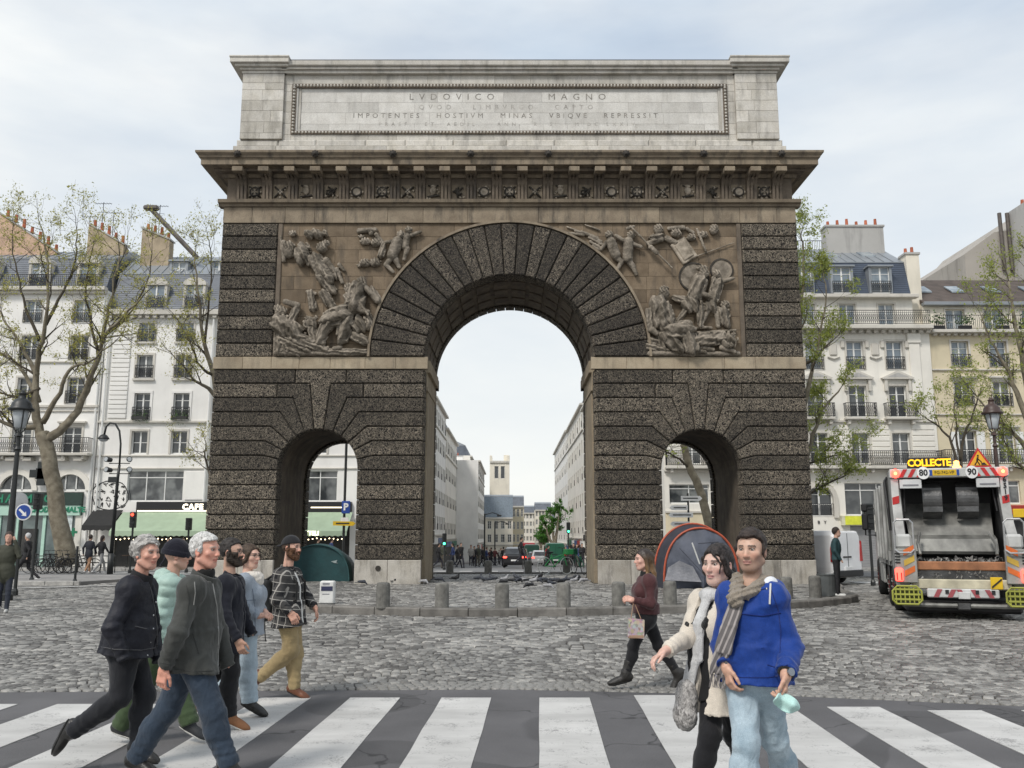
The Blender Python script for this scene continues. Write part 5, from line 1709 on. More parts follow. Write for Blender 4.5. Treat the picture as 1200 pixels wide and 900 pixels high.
for i in range(7):
 x = 28.6+i*2.0+.3*math.sin(i*4); mb = MB(); rr = random.Random(i+40)
 mb.box(x-.4, x+.4, 57.75, 58.0, 15.25, 15.5)
 pl_ = mb.build('planter', IRON, rD); mb = MB()
 for k in range(120):
  p = Vector((x+rr.gauss(0,.3), 57.85+rr.gauss(0,.15), 15.55+abs(rr.gauss(0,.35)))); a = rr.uniform(0,6.28); s_ = .12
  mb.add([p, p+Vector((math.cos(a)*s_,math.sin(a)*s_,s_*.5)), p+Vector((0,0,s_))], [(0,1,2)])
 mb.build('plants', mat('box_leaves'), pl_, kind='stuff')
chimney(rD, 28.6, 30.4, 64, 65, 18, 21.3, 4, GRW)
# ---- party wall building behind D
rE = empty('apartment_building', (36, 70, GB), 'bare grey party wall of a taller house behind the brown roof', 'building')
mb = MB()
a_, b2, c2_, d2 = at(1130,298,70), at(1165,272,70), at(1172,262,70), at(1200,250,70)
mb.prism([(a_[0],GB),(58,GB),(58,d2[1]+2),(d2[0],d2[1]+.3),(c2_[0]+.4,c2_[1]-.6),(b2[0],b2[1]),(a_[0],a_[1])], 70, 84); mb.build('wall', render_mat('bare_party_wall', (.40,.37,.33), .8), rE)
for u in (1172, 1181, 1193):
 x, z = at(u, 262, 69.8); mb = MB(); mb.tube([(x,69.8,z-4),(x,69.8,z+.9)], .16, 8); mb.build('flue', mat('duct_metal'), rE)
mb = MB(); q = at(1190,255,69); mb.box(q[0], q[0]+5, 67.5, 69.9, GB, q[1]+.8); mb.build('chimney', GRW, rE)
for i in range(4): mb = MB(); mb.cyl(q[0]+.5+i*1.0, 68.7, q[1]+.8, q[1]+1.4, .16, 8, .12); mb.build('chimney_pot', POT, rE)
# ---- street behind: houses on both sides
def street_house(side, ya, yb, H, wall, label, ncol, nfl, roof=0, xo=10.4, gable=None, rm=None):
 g = gh((ya+yb)/2)
 root = empty('town_house', (0, 0, 0), label, 'house', 'houses lining the street behind the monument')
 W = yb-ya
 f = Facade(root, 0.0, 0.0, W, -4.5, H, 9.0, wall)
 fh = (H-4.2)/nfl
 for i in range(ncol):
  x = W*(i+.5)/ncol
  for k in range(nfl):
   f.window(x, 4.2+k*fh+.55, 1.05, min(1.8, fh-.95), 'case' if k % 2 else 'casesky', 1 if (k+i) % 2 == 0 else 0, 0, .1)
 f.band(3.9, 4.1, .25); f.band(H-.3, H, .45, name='cornice'); f.band(H-fh-.1, H-fh+.05, .2)
 f.op.append((.6, W-.6, -4, 3.3)); f.finish()
 mb = MB(); mb.box(.6, W-.6, .28, .34, -4.4, 3.3); mb.build('shopfront', SHP, root)
 k = max(1, int(W/6))
 for i in range(k):
  mb = MB(); m = random.choice([BLK, GRN, mat('red_fascia'), FRM, mat('blue_fascia', (.04,.09,.22), .5)])
  mb.box(W*i/k+.5, W*(i+1)/k-.4, -.25, .1, 2.8, 3.6); mb.build('fascia', m, root)
 if roof: mansard(root, 0, W, .2, H, H+2.3, H+3.4, 1.2, 3.5, SLATE, ZINC, 8.8)
 for i in range(max(1, ncol//3)):
  x = W*(i+.9)/max(1, ncol//3) - .6
  chimney(root, x-.4, x+.4, 3.5, 5.5, H, H+(4.2 if roof else 1.6), 3, wall)
 # place: front faces the street
 if side < 0:
  root.rotation_euler = (0, 0, PI/2); root.location = (-xo, ya, g)
 else:
  root.rotation_euler = (0, 0, -PI/2); root.location = (xo, yb, g)
 return root
street_house(-1, 72.2, 92, 20.5, CRM3, 'tall pale house at the near left corner of the back street', 6, 5, 1)
street_house(-1, 92.1, 118, 21, CRM, 'cream house with ironwork on the left side of the back street', 8, 5, 1)
street_house(-1, 118.1, 140, 22.5, WHT, 'white house past the cream one on the left side of the street', 7, 5, 0)
street_house(-1, 140.1, 168, 21.5, CRM3, 'lower cream house midway along the left side of the street', 8, 4, 1)
hb = street_house(-1, 168.1, 205, 19.5, WHT, 'white house with a pointed spire on its roof, left of the street', 9, 5, 0, xo=6.3)
mb = MB(); mb.lathe(30, 2, 20, [(1.6,0),(1.5,2),(.8,3.5),(.25,6),(.05,9.5)], 8); mb.build('spire', SLATE, hb); kids(hb)[-1].location = (0,0,0)
street_house(-1, 205.1, 300, 24, CRM3, 'pale terrace at the far left end of the street', 16, 5, 1, xo=9.6)
street_house(1, 72.2, 96, 20.5, WHT, 'tall white house at the near right corner of the back street', 7, 5, 1)
street_house(1, 96.1, 128, 21.5, CRM3, 'pale stone house with balconies on the right side of the street', 9, 5, 1)
street_house(1, 128.1, 165, 23.5, CRM3, 'cream house midway along the right side of the street', 9, 5, 1)
street_house(1, 165.1, 215, 25, WHT, 'white house far along the right side of the street', 11, 5, 1)
# houses closing the view
def front_house(u0, u1, vtop, Y, wall, label, ncol, nfl, roofh=2.5, roofm=None):
 x0, z1 = at(u0, vtop, Y); x1, _ = at(u1, vtop, Y); g = gh(Y)
 root = empty('distant_house', ((x0+x1)/2, Y, g), label, 'house')
 f = Facade(root, Y, x0, x1, g, z1-roofh, 12, wall)
 H = z1-roofh-g-3.5
 for i in range(ncol):
  for k in range(nfl):
   f.window(x0+(x1-x0)*(i+.5)/ncol, g+3.6+H/nfl*k+.4, min(1.2, (x1-x0)/ncol*.5), min(2, H/nfl-1), 'case', 0, 0, .1)
 f.band(z1-roofh-.4, z1-roofh, .4, name='cornice'); f.band(g+3.2, g+3.5, .3); f.finish()
 mansard(root, x0, x1, Y+.2, z1-roofh, z1-.6, z1, Y+1.5, Y+4, roofm or SLATE, ZINC, Y+11.8)
 return root
front_house(562, 601, 579, 232, CRM, 'yellowish corner house with a steep blue roof left of the street end', 5, 2, 6, mat('blue_zinc', (.17,.21,.25), .4, var=.2))
rT = empty('church_tower', (-6, 262, -4), 'square church tower with twin belfry openings above the far roofs', 'tower')
x0, z1 = at(574, 540, 262); x1, _ = at(597, 540, 262)
ft = Facade(rT, 262.0, x0, x1, -4.2, z1, x1-x0, CRM)
for k in range(2): ft.window(x0+(x1-x0)*(.34+.32*k), z1-5.2, 1.1, 3.6, 'plain', 0, 0, .1)
ft.band(z1-.6, z1, .4, name='cornice'); ft.finish()
for (dx, dy) in ((0,0),(1,0),(0,1),(1,1)):
 mb = MB(); px = x0+.3+(x1-x0-.6)*dx; py = 262.3+(x1-x0-.6)*dy; mb.box(px-.35,px+.35,py-.35,py+.35,z1,z1+1.6,.05); mb.build('pinnacle', CRM, rT)
mb = MB(); mb.box(x1-1.7,x1-.2,264,265.5,z1,z1+1.9); mb.build('stair_turret', CRM, rT)
front_house(600, 614, 580, 245, CRM2, 'small cream house below the church tower', 3, 3, 3)
front_house(612, 628, 592, 300, CRM3, 'pale far house left of the gap at the street end', 4, 4)
front_house(627, 646, 588, 285, CRM, 'far stone house beside the green tree', 5, 4)
front_house(640, 668, 600, 330, CRM3, 'farthest pale house behind the green tree', 5, 4)
front_house(592, 604, 606, 340, WHT, 'far white gable in the haze at the street end', 3, 3)
# ------------------------------------------------------------ people
def skin_mat(name='skin', r=.5):
 if name in MATS: return MATS[name]
 m, n, b = node_mat(name)
 vc = N(n, 'ShaderNodeVertexColor'); vc.layer_name = 'Col'
 pos = coords(n)
 cc = mixc(n, 1.0, vc.outputs['Color'], ramp(n, noise(n, pos, 60, 3), [(.3,.92),(.7,1.06)]), 'MULTIPLY')
 n.links.new(cc, b.inputs['Base Color']); b.inputs['Roughness'].default_value = r
 b.inputs['Subsurface Weight'].default_value = .08
 b.inputs['Subsurface Radius'].default_value = (.02,.008,.004)
 MATS[name] = m
 return m
def cloth(name, c, r=.85, sc=3, var=.22, bump=.35, bsc=14, weave=0, spec=.25, c2=None):
 """woven cloth: broad colour variation, soft creases and a fine weave"""
 if name in MATS: return MATS[name]
 m, n, b = node_mat(name)
 vec = coords(n)
 f = noise(n, vec, sc, 5, .6)
 cc = mixc(n, ramp(n, f, [(.3,0.0),(.7,1.0)]), tuple(x*(1-var) for x in c) if c2 is None else c2, tuple(min(1,x*(1+var)) for x in c))
 g = noise(n, vec, 260, 2, .6)
 cc = mixc(n, 1.0, cc, ramp(n, g, [(.3,.8),(.7,1.18)]), 'MULTIPLY')
 n.links.new(cc, b.inputs['Base Color']); b.inputs['Roughness'].default_value = r
 b.inputs['Specular IOR Level'].default_value = spec
 b.inputs['Sheen Weight'].default_value = .15
 mp = N(n,'ShaderNodeMapping',{'Vector':vec,'Scale':(1,1,.55),'Rotation':(.4,.5,0)})
 h1 = noise(n, mp.outputs[0], bsc, 4, .5, .8)
 bn = N(n, 'ShaderNodeBump', {'Height': h1, 'Strength': bump, 'Distance': .03}); n.links.new(bn.outputs[0], b.inputs['Normal'])
 MATS[name] = m
 return m
def hair_mat(name, c, c2=None):
 if name in MATS: return MATS[name]
 m, n, b = node_mat(name)
 vec = coords(n)
 mp = N(n,'ShaderNodeMapping',{'Vector':vec,'Scale':(.5,.9,.4),'Rotation':(.1,.45,0)})
 f = noise(n, mp.outputs[0], 80, 3, .6, 1.2)
 cc = mixc(n, ramp(n, f, [(.35,0.0),(.65,1.0)]), tuple(x*.6 for x in c), c2 or tuple(min(1,x*1.35) for x in c))
 n.links.new(cc, b.inputs['Base Color']); b.inputs['Roughness'].default_value = .6; b.inputs['Specular IOR Level'].default_value = .3
 bn = N(n, 'ShaderNodeBump', {'Height': f, 'Strength': .6, 'Distance': .005}); n.links.new(bn.outputs[0], b.inputs['Normal'])
 MATS[name] = m
 return m
EYEW = mat('eye_white', (.36,.31,.28), .25, var=.02, bump=0); EYED = mat('iris', (.03,.02,.015), .15, var=.02, bump=0)
class Person:
 """figure defined by joints in world space; body and clothes are distance-field surfaces around them"""
 def __init__(s, J, fwd, label, height=1.75, skin=(.56,.34,.25), female=0, group=None, hd=None, build=1.0, age=0, lift=.038):
  s.J = {k: v3(v) for k, v in J.items()}
  for q in ('shL','shR'): s.J[q] = s.J[q]+v3((0,0,lift))
  s.fwd = unit(fwd)                      # facing of the head
  s.fem = female; s.skin = skin; s.b = build
  foot = min(s.J['anL'][2], s.J['anR'][2])
  base = (s.J['hipL']+s.J['hipR'])/2
  s.root = empty('person', (base[0], base[1], gh(base[1])), label, 'person', group)
  j = s.J
  if 'shC' not in j: j['shC'] = (j['shL']+j['shR'])/2
  if 'hipC' not in j: j['hipC'] = (j['hipL']+j['hipR'])/2
  s.up = unit(j['shC']-j['hipC']); rt = unit(j['shR']-j['shL'])
  s.tf = unit(np.cross(s.up, rt))        # torso forward
  if s.tf@v3(fwd) < 0: s.tf = -s.tf
  s.tr = unit(np.cross(s.tf, s.up))
  s.T = rot_cols(s.tr, s.tf, s.up)
  s.hu = unit(v3((0,0,1)) if hd is None else hd)
  s.hf = unit(s.fwd - s.hu*(s.fwd@s.hu)); s.hr = np.cross(s.hf, s.hu)
  s.H = rot_cols(s.hr, s.hf, s.hu)
  s.hs = 1.0
  s.q = 1.0 if base[1] < 7 else 1.2 if base[1] < 9 else 1.35
 # ---- distance fields
 def torso(s, P, e=0.0, belly=0.0):
  j = s.J; b = s.b; fem = s.fem
  c, h, up, tf, tr = j['shC'], j['hipC'], s.up, s.tf, s.tr
  L_ = np.linalg.norm(c-h)
  sw = np.linalg.norm(j['shR']-j['shL'])/2
  T = s.T
  chest = c-up*L_*.30+tf*.005
  waist = c-up*L_*.62+tf*.01
  ds = [d_ell(P, chest, (sw*.80*b+e, .108*b+e, L_*.40+e), T),
     d_ell(P, waist, ((.148 if not fem else .122)*b+e, (.098*b+e+belly), L_*.36+e), T),
     d_ell(P, h+up*.02, ((.150 if not fem else .158)*b+e, .108*b+e+belly*.4, .13+e), T)]
  if belly: ds.append(d_ell(P, waist-up*.02+tf*belly*.9, (.14*b+e, .09+e, .17+e), T))
  if fem:
   for q in (-1, 1): ds.append(d_ell(P, chest+tf*.075+tr*q*.075-up*.01, (.07+e, .06+e, .075+e), T))
  for S_ in ('L', 'R'):
   ds.append(d_cap(P, j['sh'+S_], c+up*.030-tf*.01, .054*b+e, .050*b+e))      # trapezius slope
   ds.append(d_cap(P, j['sh'+S_]-up*.02, c-up*.09, .055*b+e, .070*b+e))
  return usum(ds, .045)
 def arm(s, P, S_, e=0.0, to=1.0, ew=None):
  j = s.J; b = s.b; k = .9 if s.fem else 1
  w = j['wr'+S_] if to >= 1 else j['el'+S_]+(j['wr'+S_]-j['el'+S_])*to
  ew = e if ew is None else ew
  return smin(d_cap(P, j['sh'+S_], j['el'+S_], .050*b*k+e, .038*b*k+e), d_cap(P, j['el'+S_], w, .040*b*k+e, .028*k+ew), .035)
 def leg(s, P, S_, e=0.0, ek=None, ea=None):
  j = s.J; b = s.b
  ek = e if ek is None else ek; ea = ek if ea is None else ea
  hp, kn, an = j['hip'+S_], j['kn'+S_], j['an'+S_]
  cf = kn+(an-kn)*.35 - s.legback(S_)*.02
  ds = [d_cap(P, hp, kn, .082*b+e, .052+ek), d_cap(P, kn, cf, .050+ek, .050+(ek+ea)/2), d_cap(P, cf, an, .048+(ek+ea)/2, .036+ea)]
  return usum(ds, .04)
 def legback(s, S_):
  return unit(s.J['toe'+S_]-s.J['an'+S_])*v3((1,1,0))
 def hlocal(s, V): return (V-s.J['head'])@s.H
 def head(s, P):
  c = s.J['head']; H = s.H; k = s.hs
  o = lambda x, y, z: c+(s.hr*x+s.hf*y+s.hu*z)*k
  fem = s.fem
  jw = .052 if fem else .058
  d = [d_ell(P, o(0,-.012,.035), (.074*k,.094*k,.088*k), H),
    d_ell(P, o(0,.030,-.015), (.058*k,.062*k,.088*k), H)]
  r = usum(d, .03)
  r = smin(r, d_ell(P, o(0,.052,-.088), (.024*k,.024*k,.020*k), H), .03)            # chin
  for q in (-1,1): r = smin(r, d_cap(P, o(q*jw,-.005,-.052), o(q*.022,.052,-.088), .020*k, .016*k), .03)  # jaw
  for q in (-1,1): r = smin(r, d_ell(P, o(q*.045,.060,-.010), (.022*k,.018*k,.018*k), H), .02)  # cheekbones
  r = smin(r, d_cap(P, o(-.032,.076,.034), o(.032,.076,.034), .011*k, .011*k), .018)     # brow
  for q in (-1,1): r = -smin(-r, d_ell(P, o(q*.031,.094,.016), (.017*k,.014*k,.011*k), H), .010)  # sockets
  r = smin(r, d_cap(P, o(0,.083,.022), o(0,.103,-.018), .0075*k, .0125*k), .010)          # nose
  for q in (-1,1): r = smin(r, d_ell(P, o(q*.011,.095,-.023), (.008*k,.010*k,.007*k), H), .006)
  r = smin(r, d_ell(P, o(0,.083,-.048), (.024*k,.011*k,.0065*k), H), .006)                # upper lip
  r = smin(r, d_ell(P, o(0,.082,-.061), (.020*k,.011*k,.0075*k), H), .006)                # lower lip
  r = -smin(-r, d_ell(P, o(0,.098,-.0545), (.024*k,.010*k,.0018*k), H), .003)
  for q in (-1,1):                                                                        # ears
   ear = d_ell(P, o(q*.079,-.008,.002), (.008*k,.020*k,.033*k), H)
   ear = -smin(-ear, d_ell(P, o(q*.088,-.003,.004), (.008*k,.011*k,.018*k), H), .005)
   r = smin(r, ear, .006)
  return r
 def neck(s, P):
  c = s.J['head']; k = .9 if s.fem else 1.0
  return d_cap(P, c+s.hu*-.05-s.hf*.022, s.J['shC']+s.up*-.02-s.tf*.01, .050*k*s.hs, .060*k)
 def hand(s, P, S_, curl, M):
  """palm, four fingers of different length and a thumb"""
  w = s.J['wr'+S_]
  f, sd, nm = M[:,0], M[:,1], M[:,2]     # along, towards the thumb, out of the palm side
  k = .92 if s.fem else 1.0
  p = w+f*.050*k
  ds = [d_box(P, p, (.046*k,.037*k,.0125*k), M, .011), d_cap(P, w-f*.02, w+f*.02, .026*k, .027*k)]
  r = usum(ds, .02)
  for i, (off, ln) in enumerate(((.030,.075),(.010,.083),(-.010,.078),(-.029,.062))):
   b0 = w+f*.088*k+sd*off*k
   a = curl*(.9+.12*i); seg = [ln*.45, ln*.32, ln*.26]; d_ = f.copy(); q = b0; ds = []
   ang = 0
   for t, sl_ in enumerate(seg):
    ang += a*(.8 if t == 0 else 1.0)
    dd = f*math.cos(ang)+nm*math.sin(ang)
    q2 = q+dd*sl_*k
    ds.append(d_cap(P, q, q2, (.0092-.0008*t)*k, (.0084-.0008*t)*k)); q = q2
   r = smin(r, usum(ds, .004), .005)
  t0 = w+f*.025*k+sd*.030*k; t1 = t0+(f*.030+sd*.022+nm*.008)*k; t2 = t1+(f*.030+sd*.004+nm*.012)*k; t3 = t2+(f*.022-sd*.002+nm*.008)*k
  r = smin(r, usum([d_cap(P,t0,t1,.014*k,.011*k), d_cap(P,t1,t2,.0105*k,.0095*k), d_cap(P,t2,t3,.009*k,.0078*k)], .006), .012)
  return r
 def face_col(s, V, beard=None, brow=(.05,.035,.025), lips=None, stub=.0, beardshape='full'):
  L_ = s.hlocal(V)/s.hs; x, y, z = L_[:,0], L_[:,1], L_[:,2]
  base = np.tile(v3(s.skin), (len(V),1))
  blush = np.exp(-(((np.abs(x)-.042)/.022)**2+((z+.022)/.022)**2))*(y>.03)
  nose = np.exp(-((x/.016)**2+((z+.018)/.012)**2))*(y>.08)
  ear = (np.abs(x) > .078)*1.0
  base = base*(1+(.10*blush+.12*nose+.1*ear)[:,None]*v3((1.2,-.4,-.6)))
  n_ = wob(V, 60, 3)*.5+.5
  def put_(mask, c, a=1.0):
   m = (mask*a)[:,None]; base[:] = base*(1-m)+v3(c)*m
  if beard is not None:
   ss = lambda v, e0, e1: np.clip((v-e0)/(e1-e0), 0, 1)
   jaw = ss(-z, .030-.030*ss(np.abs(x), .03, .06), .060-.030*ss(np.abs(x), .03, .06))*ss(y, -.045, -.015)*ss(z, -.135, -.115)
   mou = ss(-z, .028, .036)*ss(-np.abs(x), -.036, -.028)*ss(y, .05, .06)
   sb = ss(np.abs(x), .054, .064)*ss(-z, -.020, .0)*ss(y, -.03, -.015)*ss(-y, -.045, -.025)
   m = np.maximum(np.maximum(jaw, mou), sb)
   liparea = (np.abs(x) < .022) & (z < -.044) & (z > -.066) & (y>.06)
   m = np.where(liparea, 0, m)
   put_(m*(.8+.2*n_), beard, .92 if beardshape=='full' else .50)
  lp = (np.abs(x) < .024) & (np.abs(z+.054) < .011-.15*np.abs(x)) & (y > .078)
  put_(lp*1.0, lips or tuple(v3(s.skin)*v3((.85,.52,.52))), .75)
  ln = (np.abs(x) < .022) & (np.abs(z+.0545) < .0022) & (y>.06)
  put_(ln*1.0, (.12,.04,.035), .8)
  br = (np.abs(np.abs(x)-.031) < .019) & (np.abs(z-.036+.25*np.maximum(0,np.abs(x)-.036)) < .0048) & (y > .05)
  put_(br*1.0, brow, .85)
  ey = (((np.abs(x)-.031)/.017)**2+((z-.016)/.0085)**2 < 1) & (y>.05)
  put_(ey*1.0, tuple(v3(s.skin)*.36), .75)
  lash = (np.abs(np.abs(x)-.031) < .016) & (np.abs(z-.0225) < .0028) & (y > .05)
  put_(lash*1.0, (.04,.025,.02), .75)
  return base
 def make_body(s, hands=None, **fk):
  """overlapping skin shells in one mesh: head and neck, hands, unseen coarse core"""
  Vs, Fs, Cs = [], [], []; off = 0
  c = s.J['head']; Q = s.q
  def addp(V, F, C):
   nonlocal off
   Vs.append(V); Fs.append(F+off); Cs.append(C); off += len(V)
  f = lambda P: smin(s.head(P), s.neck(P), .02)
  lo = c-v3((.14,.14,.19)); hi = c+v3((.14,.14,.15))
  V, F = surfnets(f, lo, hi, .0048*Q)
  C = s.face_col(V, **fk)
  addp(V, F, C)
  hands = hands or {}
  sk = v3(s.skin)*v3((1.0,.93,.9))
  for S_ in ('L', 'R'):
   hd = hands.get(S_, {})
   if hd is None: continue
   w = s.J['wr'+S_]; fa = unit(w-s.J['el'+S_])
   al = unit(hd.get('dir', fa)); nm = unit(hd.get('palm', s.tr*(1 if S_=='L' else -1)))
   nm = unit(nm-al*(nm@al)); sd = np.cross(nm, al)
   th = hd.get('thumb', s.tf)
   if sd@v3(th) < 0: sd = -sd
   M = rot_cols(al, sd, nm)
   g = lambda P: smin(s.hand(P, S_, hd.get('curl', .45), M), d_cap(P, w-fa*.10, w+fa*.005, .030 if not s.fem else .027, .025 if not s.fem else .022), .015)
   cen = w+al*.08
   V, F = surfnets(g, np.minimum(w-fa*.12, cen)-.12, np.maximum(w-fa*.12, cen)+.12, .0042*Q)
   # knuckle redness
   C = np.tile(sk, (len(V),1))*(1+.12*wob(V, 40, 5)[:,None])
   addp(V, F, C)
  jj = np.array([s.J[k] for k in ('shL','shR','elL','elR','wrL','wrR','hipL','hipR','knL','knR','anL','anR')])
  core = lambda P: usum([s.torso(P, -.022)]+[s.arm(P, S_, -.012) for S_ in ('L','R')]+[s.leg(P, S_, -.014) for S_ in ('L','R')], .01)  # unseen inner body added so the separate shells overlap under the clothes
  V, F = surfnets(core, jj.min(0)-.15, jj.max(0)+.15, .022)
  addp(V, F, np.tile(v3(s.skin), (len(V),1)))
  V = np.concatenate(Vs); F = np.concatenate(Fs); C = np.concatenate(Cs)
  me = mesh_np('body', V-np.array(wloc(s.root)), F, [skin_mat()], True, None, C)
  o = bpy.data.objects.new('body', me); link(o, s.root)
  for q in (-1,1):
   mb = MB(); mb.smooth = True
   p = c+(s.hr*q*.031+s.hf*.0715+s.hu*.0155)*s.hs
   mb.m = 0; mb.ball(*p, .0125*s.hs)
   p2 = p+s.hf*.0078*s.hs
   mb.m = 1; mb.ball(*p2, .0062*s.hs, n=8, m=6)
   mb.build('eye', [EYEW, EYED], o)
  return o
 def garment(s, name, f, m, h=.0115, pts=None, pad=.2, col_fn=None, **k):
  P = np.array(pts)
  lo = P.min(0)-pad; hi = P.max(0)+pad
  return sdf_obj(name, f, lo, hi, h, m, s.root, col_fn, **k)
 def top(s, name, m, hem=.05, e=.03, sleeve=.97, neck=.0, folds=.012, open_=0.0, belly=0.0, flare=.0, quilt=0, band=0, rib=0, arms='LR', seed=1, cuff=0, collar=0, ew=None, hem_r=.0, backhem=0, puff=0):
  """jacket, coat or shirt. hem: distance of the hem below the hip centre"""
  j = s.J; up, tf, tr, h, c = s.up, s.tf, s.tr, j['hipC'], j['shC']
  dn = unit(-up*.35+v3((0,0,-1))*.65)
  L_ = np.linalg.norm(c-h)
  def f(P):
   r = s.torso(P, e, belly)
   w = (.158 if not s.fem else .158)*s.b+e
   d_ = P-h; zz = -(d_@up)
   tl = max(.02, hem)
   q = np.stack([d_@tr/(w+flare*np.clip(zz/tl,0,1.2)), (d_@tf-belly*.3)/(.118*s.b+e+belly*.5+flare*.8*np.clip(zz/tl,0,1.2))], -1)
   sk = (np.sqrt((q*q).sum(-1))-1)*.14
   sk = np.maximum(sk, -zz-L_*.35); sk = np.maximum(sk, zz-tl)
   r = smin(r, sk, .04)
   if hem > .04:
    for S_ in ('L','R'): r = smin(r, d_cap(P, j['hip'+S_], j['kn'+S_], .090*s.b+e+flare*.3, .080+e), .03)
   if quilt:
    a = np.abs(np.sin(((P-h)@up+(P-h)@(tr+tf))*PI/quilt)); b_ = np.abs(np.sin(((P-h)@up-(P-h)@(tr+tf))*PI/quilt))
    r = r+.005-.008*np.minimum(a, b_)**.5
   r = np.maximum(r, -(P-h)@up*1.0-hem)
   dc = P-(c+up*(.060+neck)); rad = np.sqrt((dc@tr)**2+(dc@tf)**2)
   r = np.where(rad < .12, np.maximum(r, dc@up), r)
   if open_:
    d_ = P-(c-up*.02)
    x = np.abs(d_@tr); y = d_@tf; z = -(d_@up)
    wdg = open_*(1.0-.35*np.clip(z/L_,0,1))
    r = np.where((y > .02), np.maximum(r, wdg-x), r)
   for S_ in arms:
    a = s.arm(P, S_, e*.48+.003, sleeve, ew)
    if quilt: a = a+.004-.006*np.abs(np.sin((P@unit(j['sh'+S_]-j['wr'+S_]))*PI/quilt*1.4))**.5
    dd = np.sqrt(((P-j['el'+S_])**2).sum(-1))
    ax = unit(j['wr'+S_]-j['sh'+S_]); a = a+.0055*np.sin((P@ax)*95+2*wob(P,9,seed))*np.exp(-(dd/.09)**2)
    w_ = j['el'+S_]+(j['wr'+S_]-j['el'+S_])*sleeve; fa = unit(j['wr'+S_]-j['el'+S_])
    ds_ = np.sqrt(((P-w_)**2).sum(-1)); a = a+.005*np.sin((P@fa)*120+1.5*wob(P,8,seed+6))*np.exp(-((ds_-.05)/.06)**2)
    a = np.maximum(a, np.where(ds_ < .10, (P-w_)@fa-.004, -1))
    r = smin(r, a, .034)
   wv = wob(P*v3((1,1,.6)), 10, seed)+.5*wob(P, 22, seed+1)
   r = r+folds*.12*wv-folds*.34*ridge(P*v3((1,1,.8))+wob(P,4,seed)[...,None]*.03, 6.0, seed+3)-folds*.26*ridge(P*v3((1,1,.7)), 13, seed+5)
   if puff: r = r+.008-.016*np.abs(np.sin(((P-h)@unit(up))*PI/puff))**.6
   r = np.maximum(r, -d_cap(P, c-up*.05+tf*.01, c+up*.2+tf*.02, .058, .080))
   return r
  pts = [j['shL'],j['shR'],h-up*hem,h,c+up*.08]+[j['el'+a] for a in arms]+[j['el'+a]+(j['wr'+a]-j['el'+a])*sleeve for a in arms]
  o = s.garment(name, f, m, .0105*s.q, pts, .22)
  return o
 def trousers(s, m, e=.02, ek=.02, ea=.025, end=1.0, folds=.008, name='trousers', seed=4, split=0):
  j = s.J; h = j['hipC']
  def f(P):
   pel = d_ell(P, h-s.up*.0, ((.163 if not s.fem else .17)*s.b+e, .115*s.b+e, .15), s.T)
   r = pel
   for S_ in ('L','R'): r = smin(r, s.leg(P, S_, e, ek, ea), .045 if S_=='L' else .03)
   wv = wob(P*v3((1,1,.7)), 8, seed)+.6*wob(P, 19, seed+2)
   r = r+folds*.12*wv-folds*.34*ridge(P*v3((1.2,1.2,.6)), 6.5, seed+3)-folds*.28*ridge(P*v3((1.1,1.1,.7)), 14, seed+5)
   for S_ in ('L','R'):
    an = j['an'+S_]; kn = j['kn'+S_]; ax = unit(an-kn)
    t = (P-an)@ax
    r = r+.007*np.sin(t*110+2.5*wob(P,8,seed))*np.exp(-(np.sqrt(((P-an+ax*.06)**2).sum(-1))/.09)**2)
    r = r+.006*np.sin(t*85+2*wob(P,7,seed+1))*np.exp(-(np.sqrt(((P-kn)**2).sum(-1))/.08)**2)
    near = np.sqrt(((P-an)**2).sum(-1))
    r = np.maximum(r, np.where(near < .17, t-.025*end, -1))
   r = np.maximum(r, (P-(h+s.up*.16))@s.up)
   return r
  pts = [h+s.up*.14,j['hipL'],j['hipR'],j['knL'],j['knR'],j['anL'],j['anR']]
  return s.garment(name, f, m, .011*s.q, pts, .17)
 def shoe(s, S_, m, sole=None, boot=0.0, size=1.0, h=.006):
  j = s.J; an, toe = j['an'+S_], j['toe'+S_]
  fd = unit(toe-an)
  sh = unit(an-j['kn'+S_])             # shank direction
  # foot up vector
  dn = unit(sh-fd*(sh@fd)); upv = -dn; sd = np.cross(fd, upv)
  M = rot_cols(sd, fd, upv)
  heel = an-fd*.045-upv*.045*size; ball = toe-fd*.045-upv*.0; ball = heel+fd*(.19*size)
  def base(P):
   ds = [d_ell(P, heel+upv*.02+fd*.01, (.036*size,.046*size,.045*size), M), d_ell(P, heel+fd*.11*size+upv*.008, (.040*size,.095*size,.040*size), M), d_ell(P, heel+fd*.19*size-upv*.002, (.045*size,.065*size,.030*size), M),
      d_cap(P, an+upv*.02, heel+fd*.07+upv*.02, .044*size, .040*size)]
   if boot: ds.append(d_cap(P, an, an-sh*boot, .046, .053))
   return usum(ds, .03)
  bz = heel-upv*.030*size
  def f(P):
   r = base(P)+.0015*wob(P, 40, 2)
   r = np.maximum(r, -(P-bz)@upv)
   if boot: r = np.maximum(r, (P-(an-sh*boot))@(-sh))
   else: r = np.maximum(r, (P-(an+upv*.035))@upv)
   return r
  pts = [an, heel, heel+fd*.26*size]+([an-sh*boot] if boot else [])
  o = s.garment('shoe', f, m, h, pts, .09)
  if sole is not None:
   def g(P):
    r = base(P)-.006
    t = (P-bz)@upv
    return np.maximum(np.maximum(r, t-.012), -t-.014)
   w = sdf_obj('sole', g, np.min(pts,0)-.09, np.max(pts,0)+.09, h, sole, o)
  return o
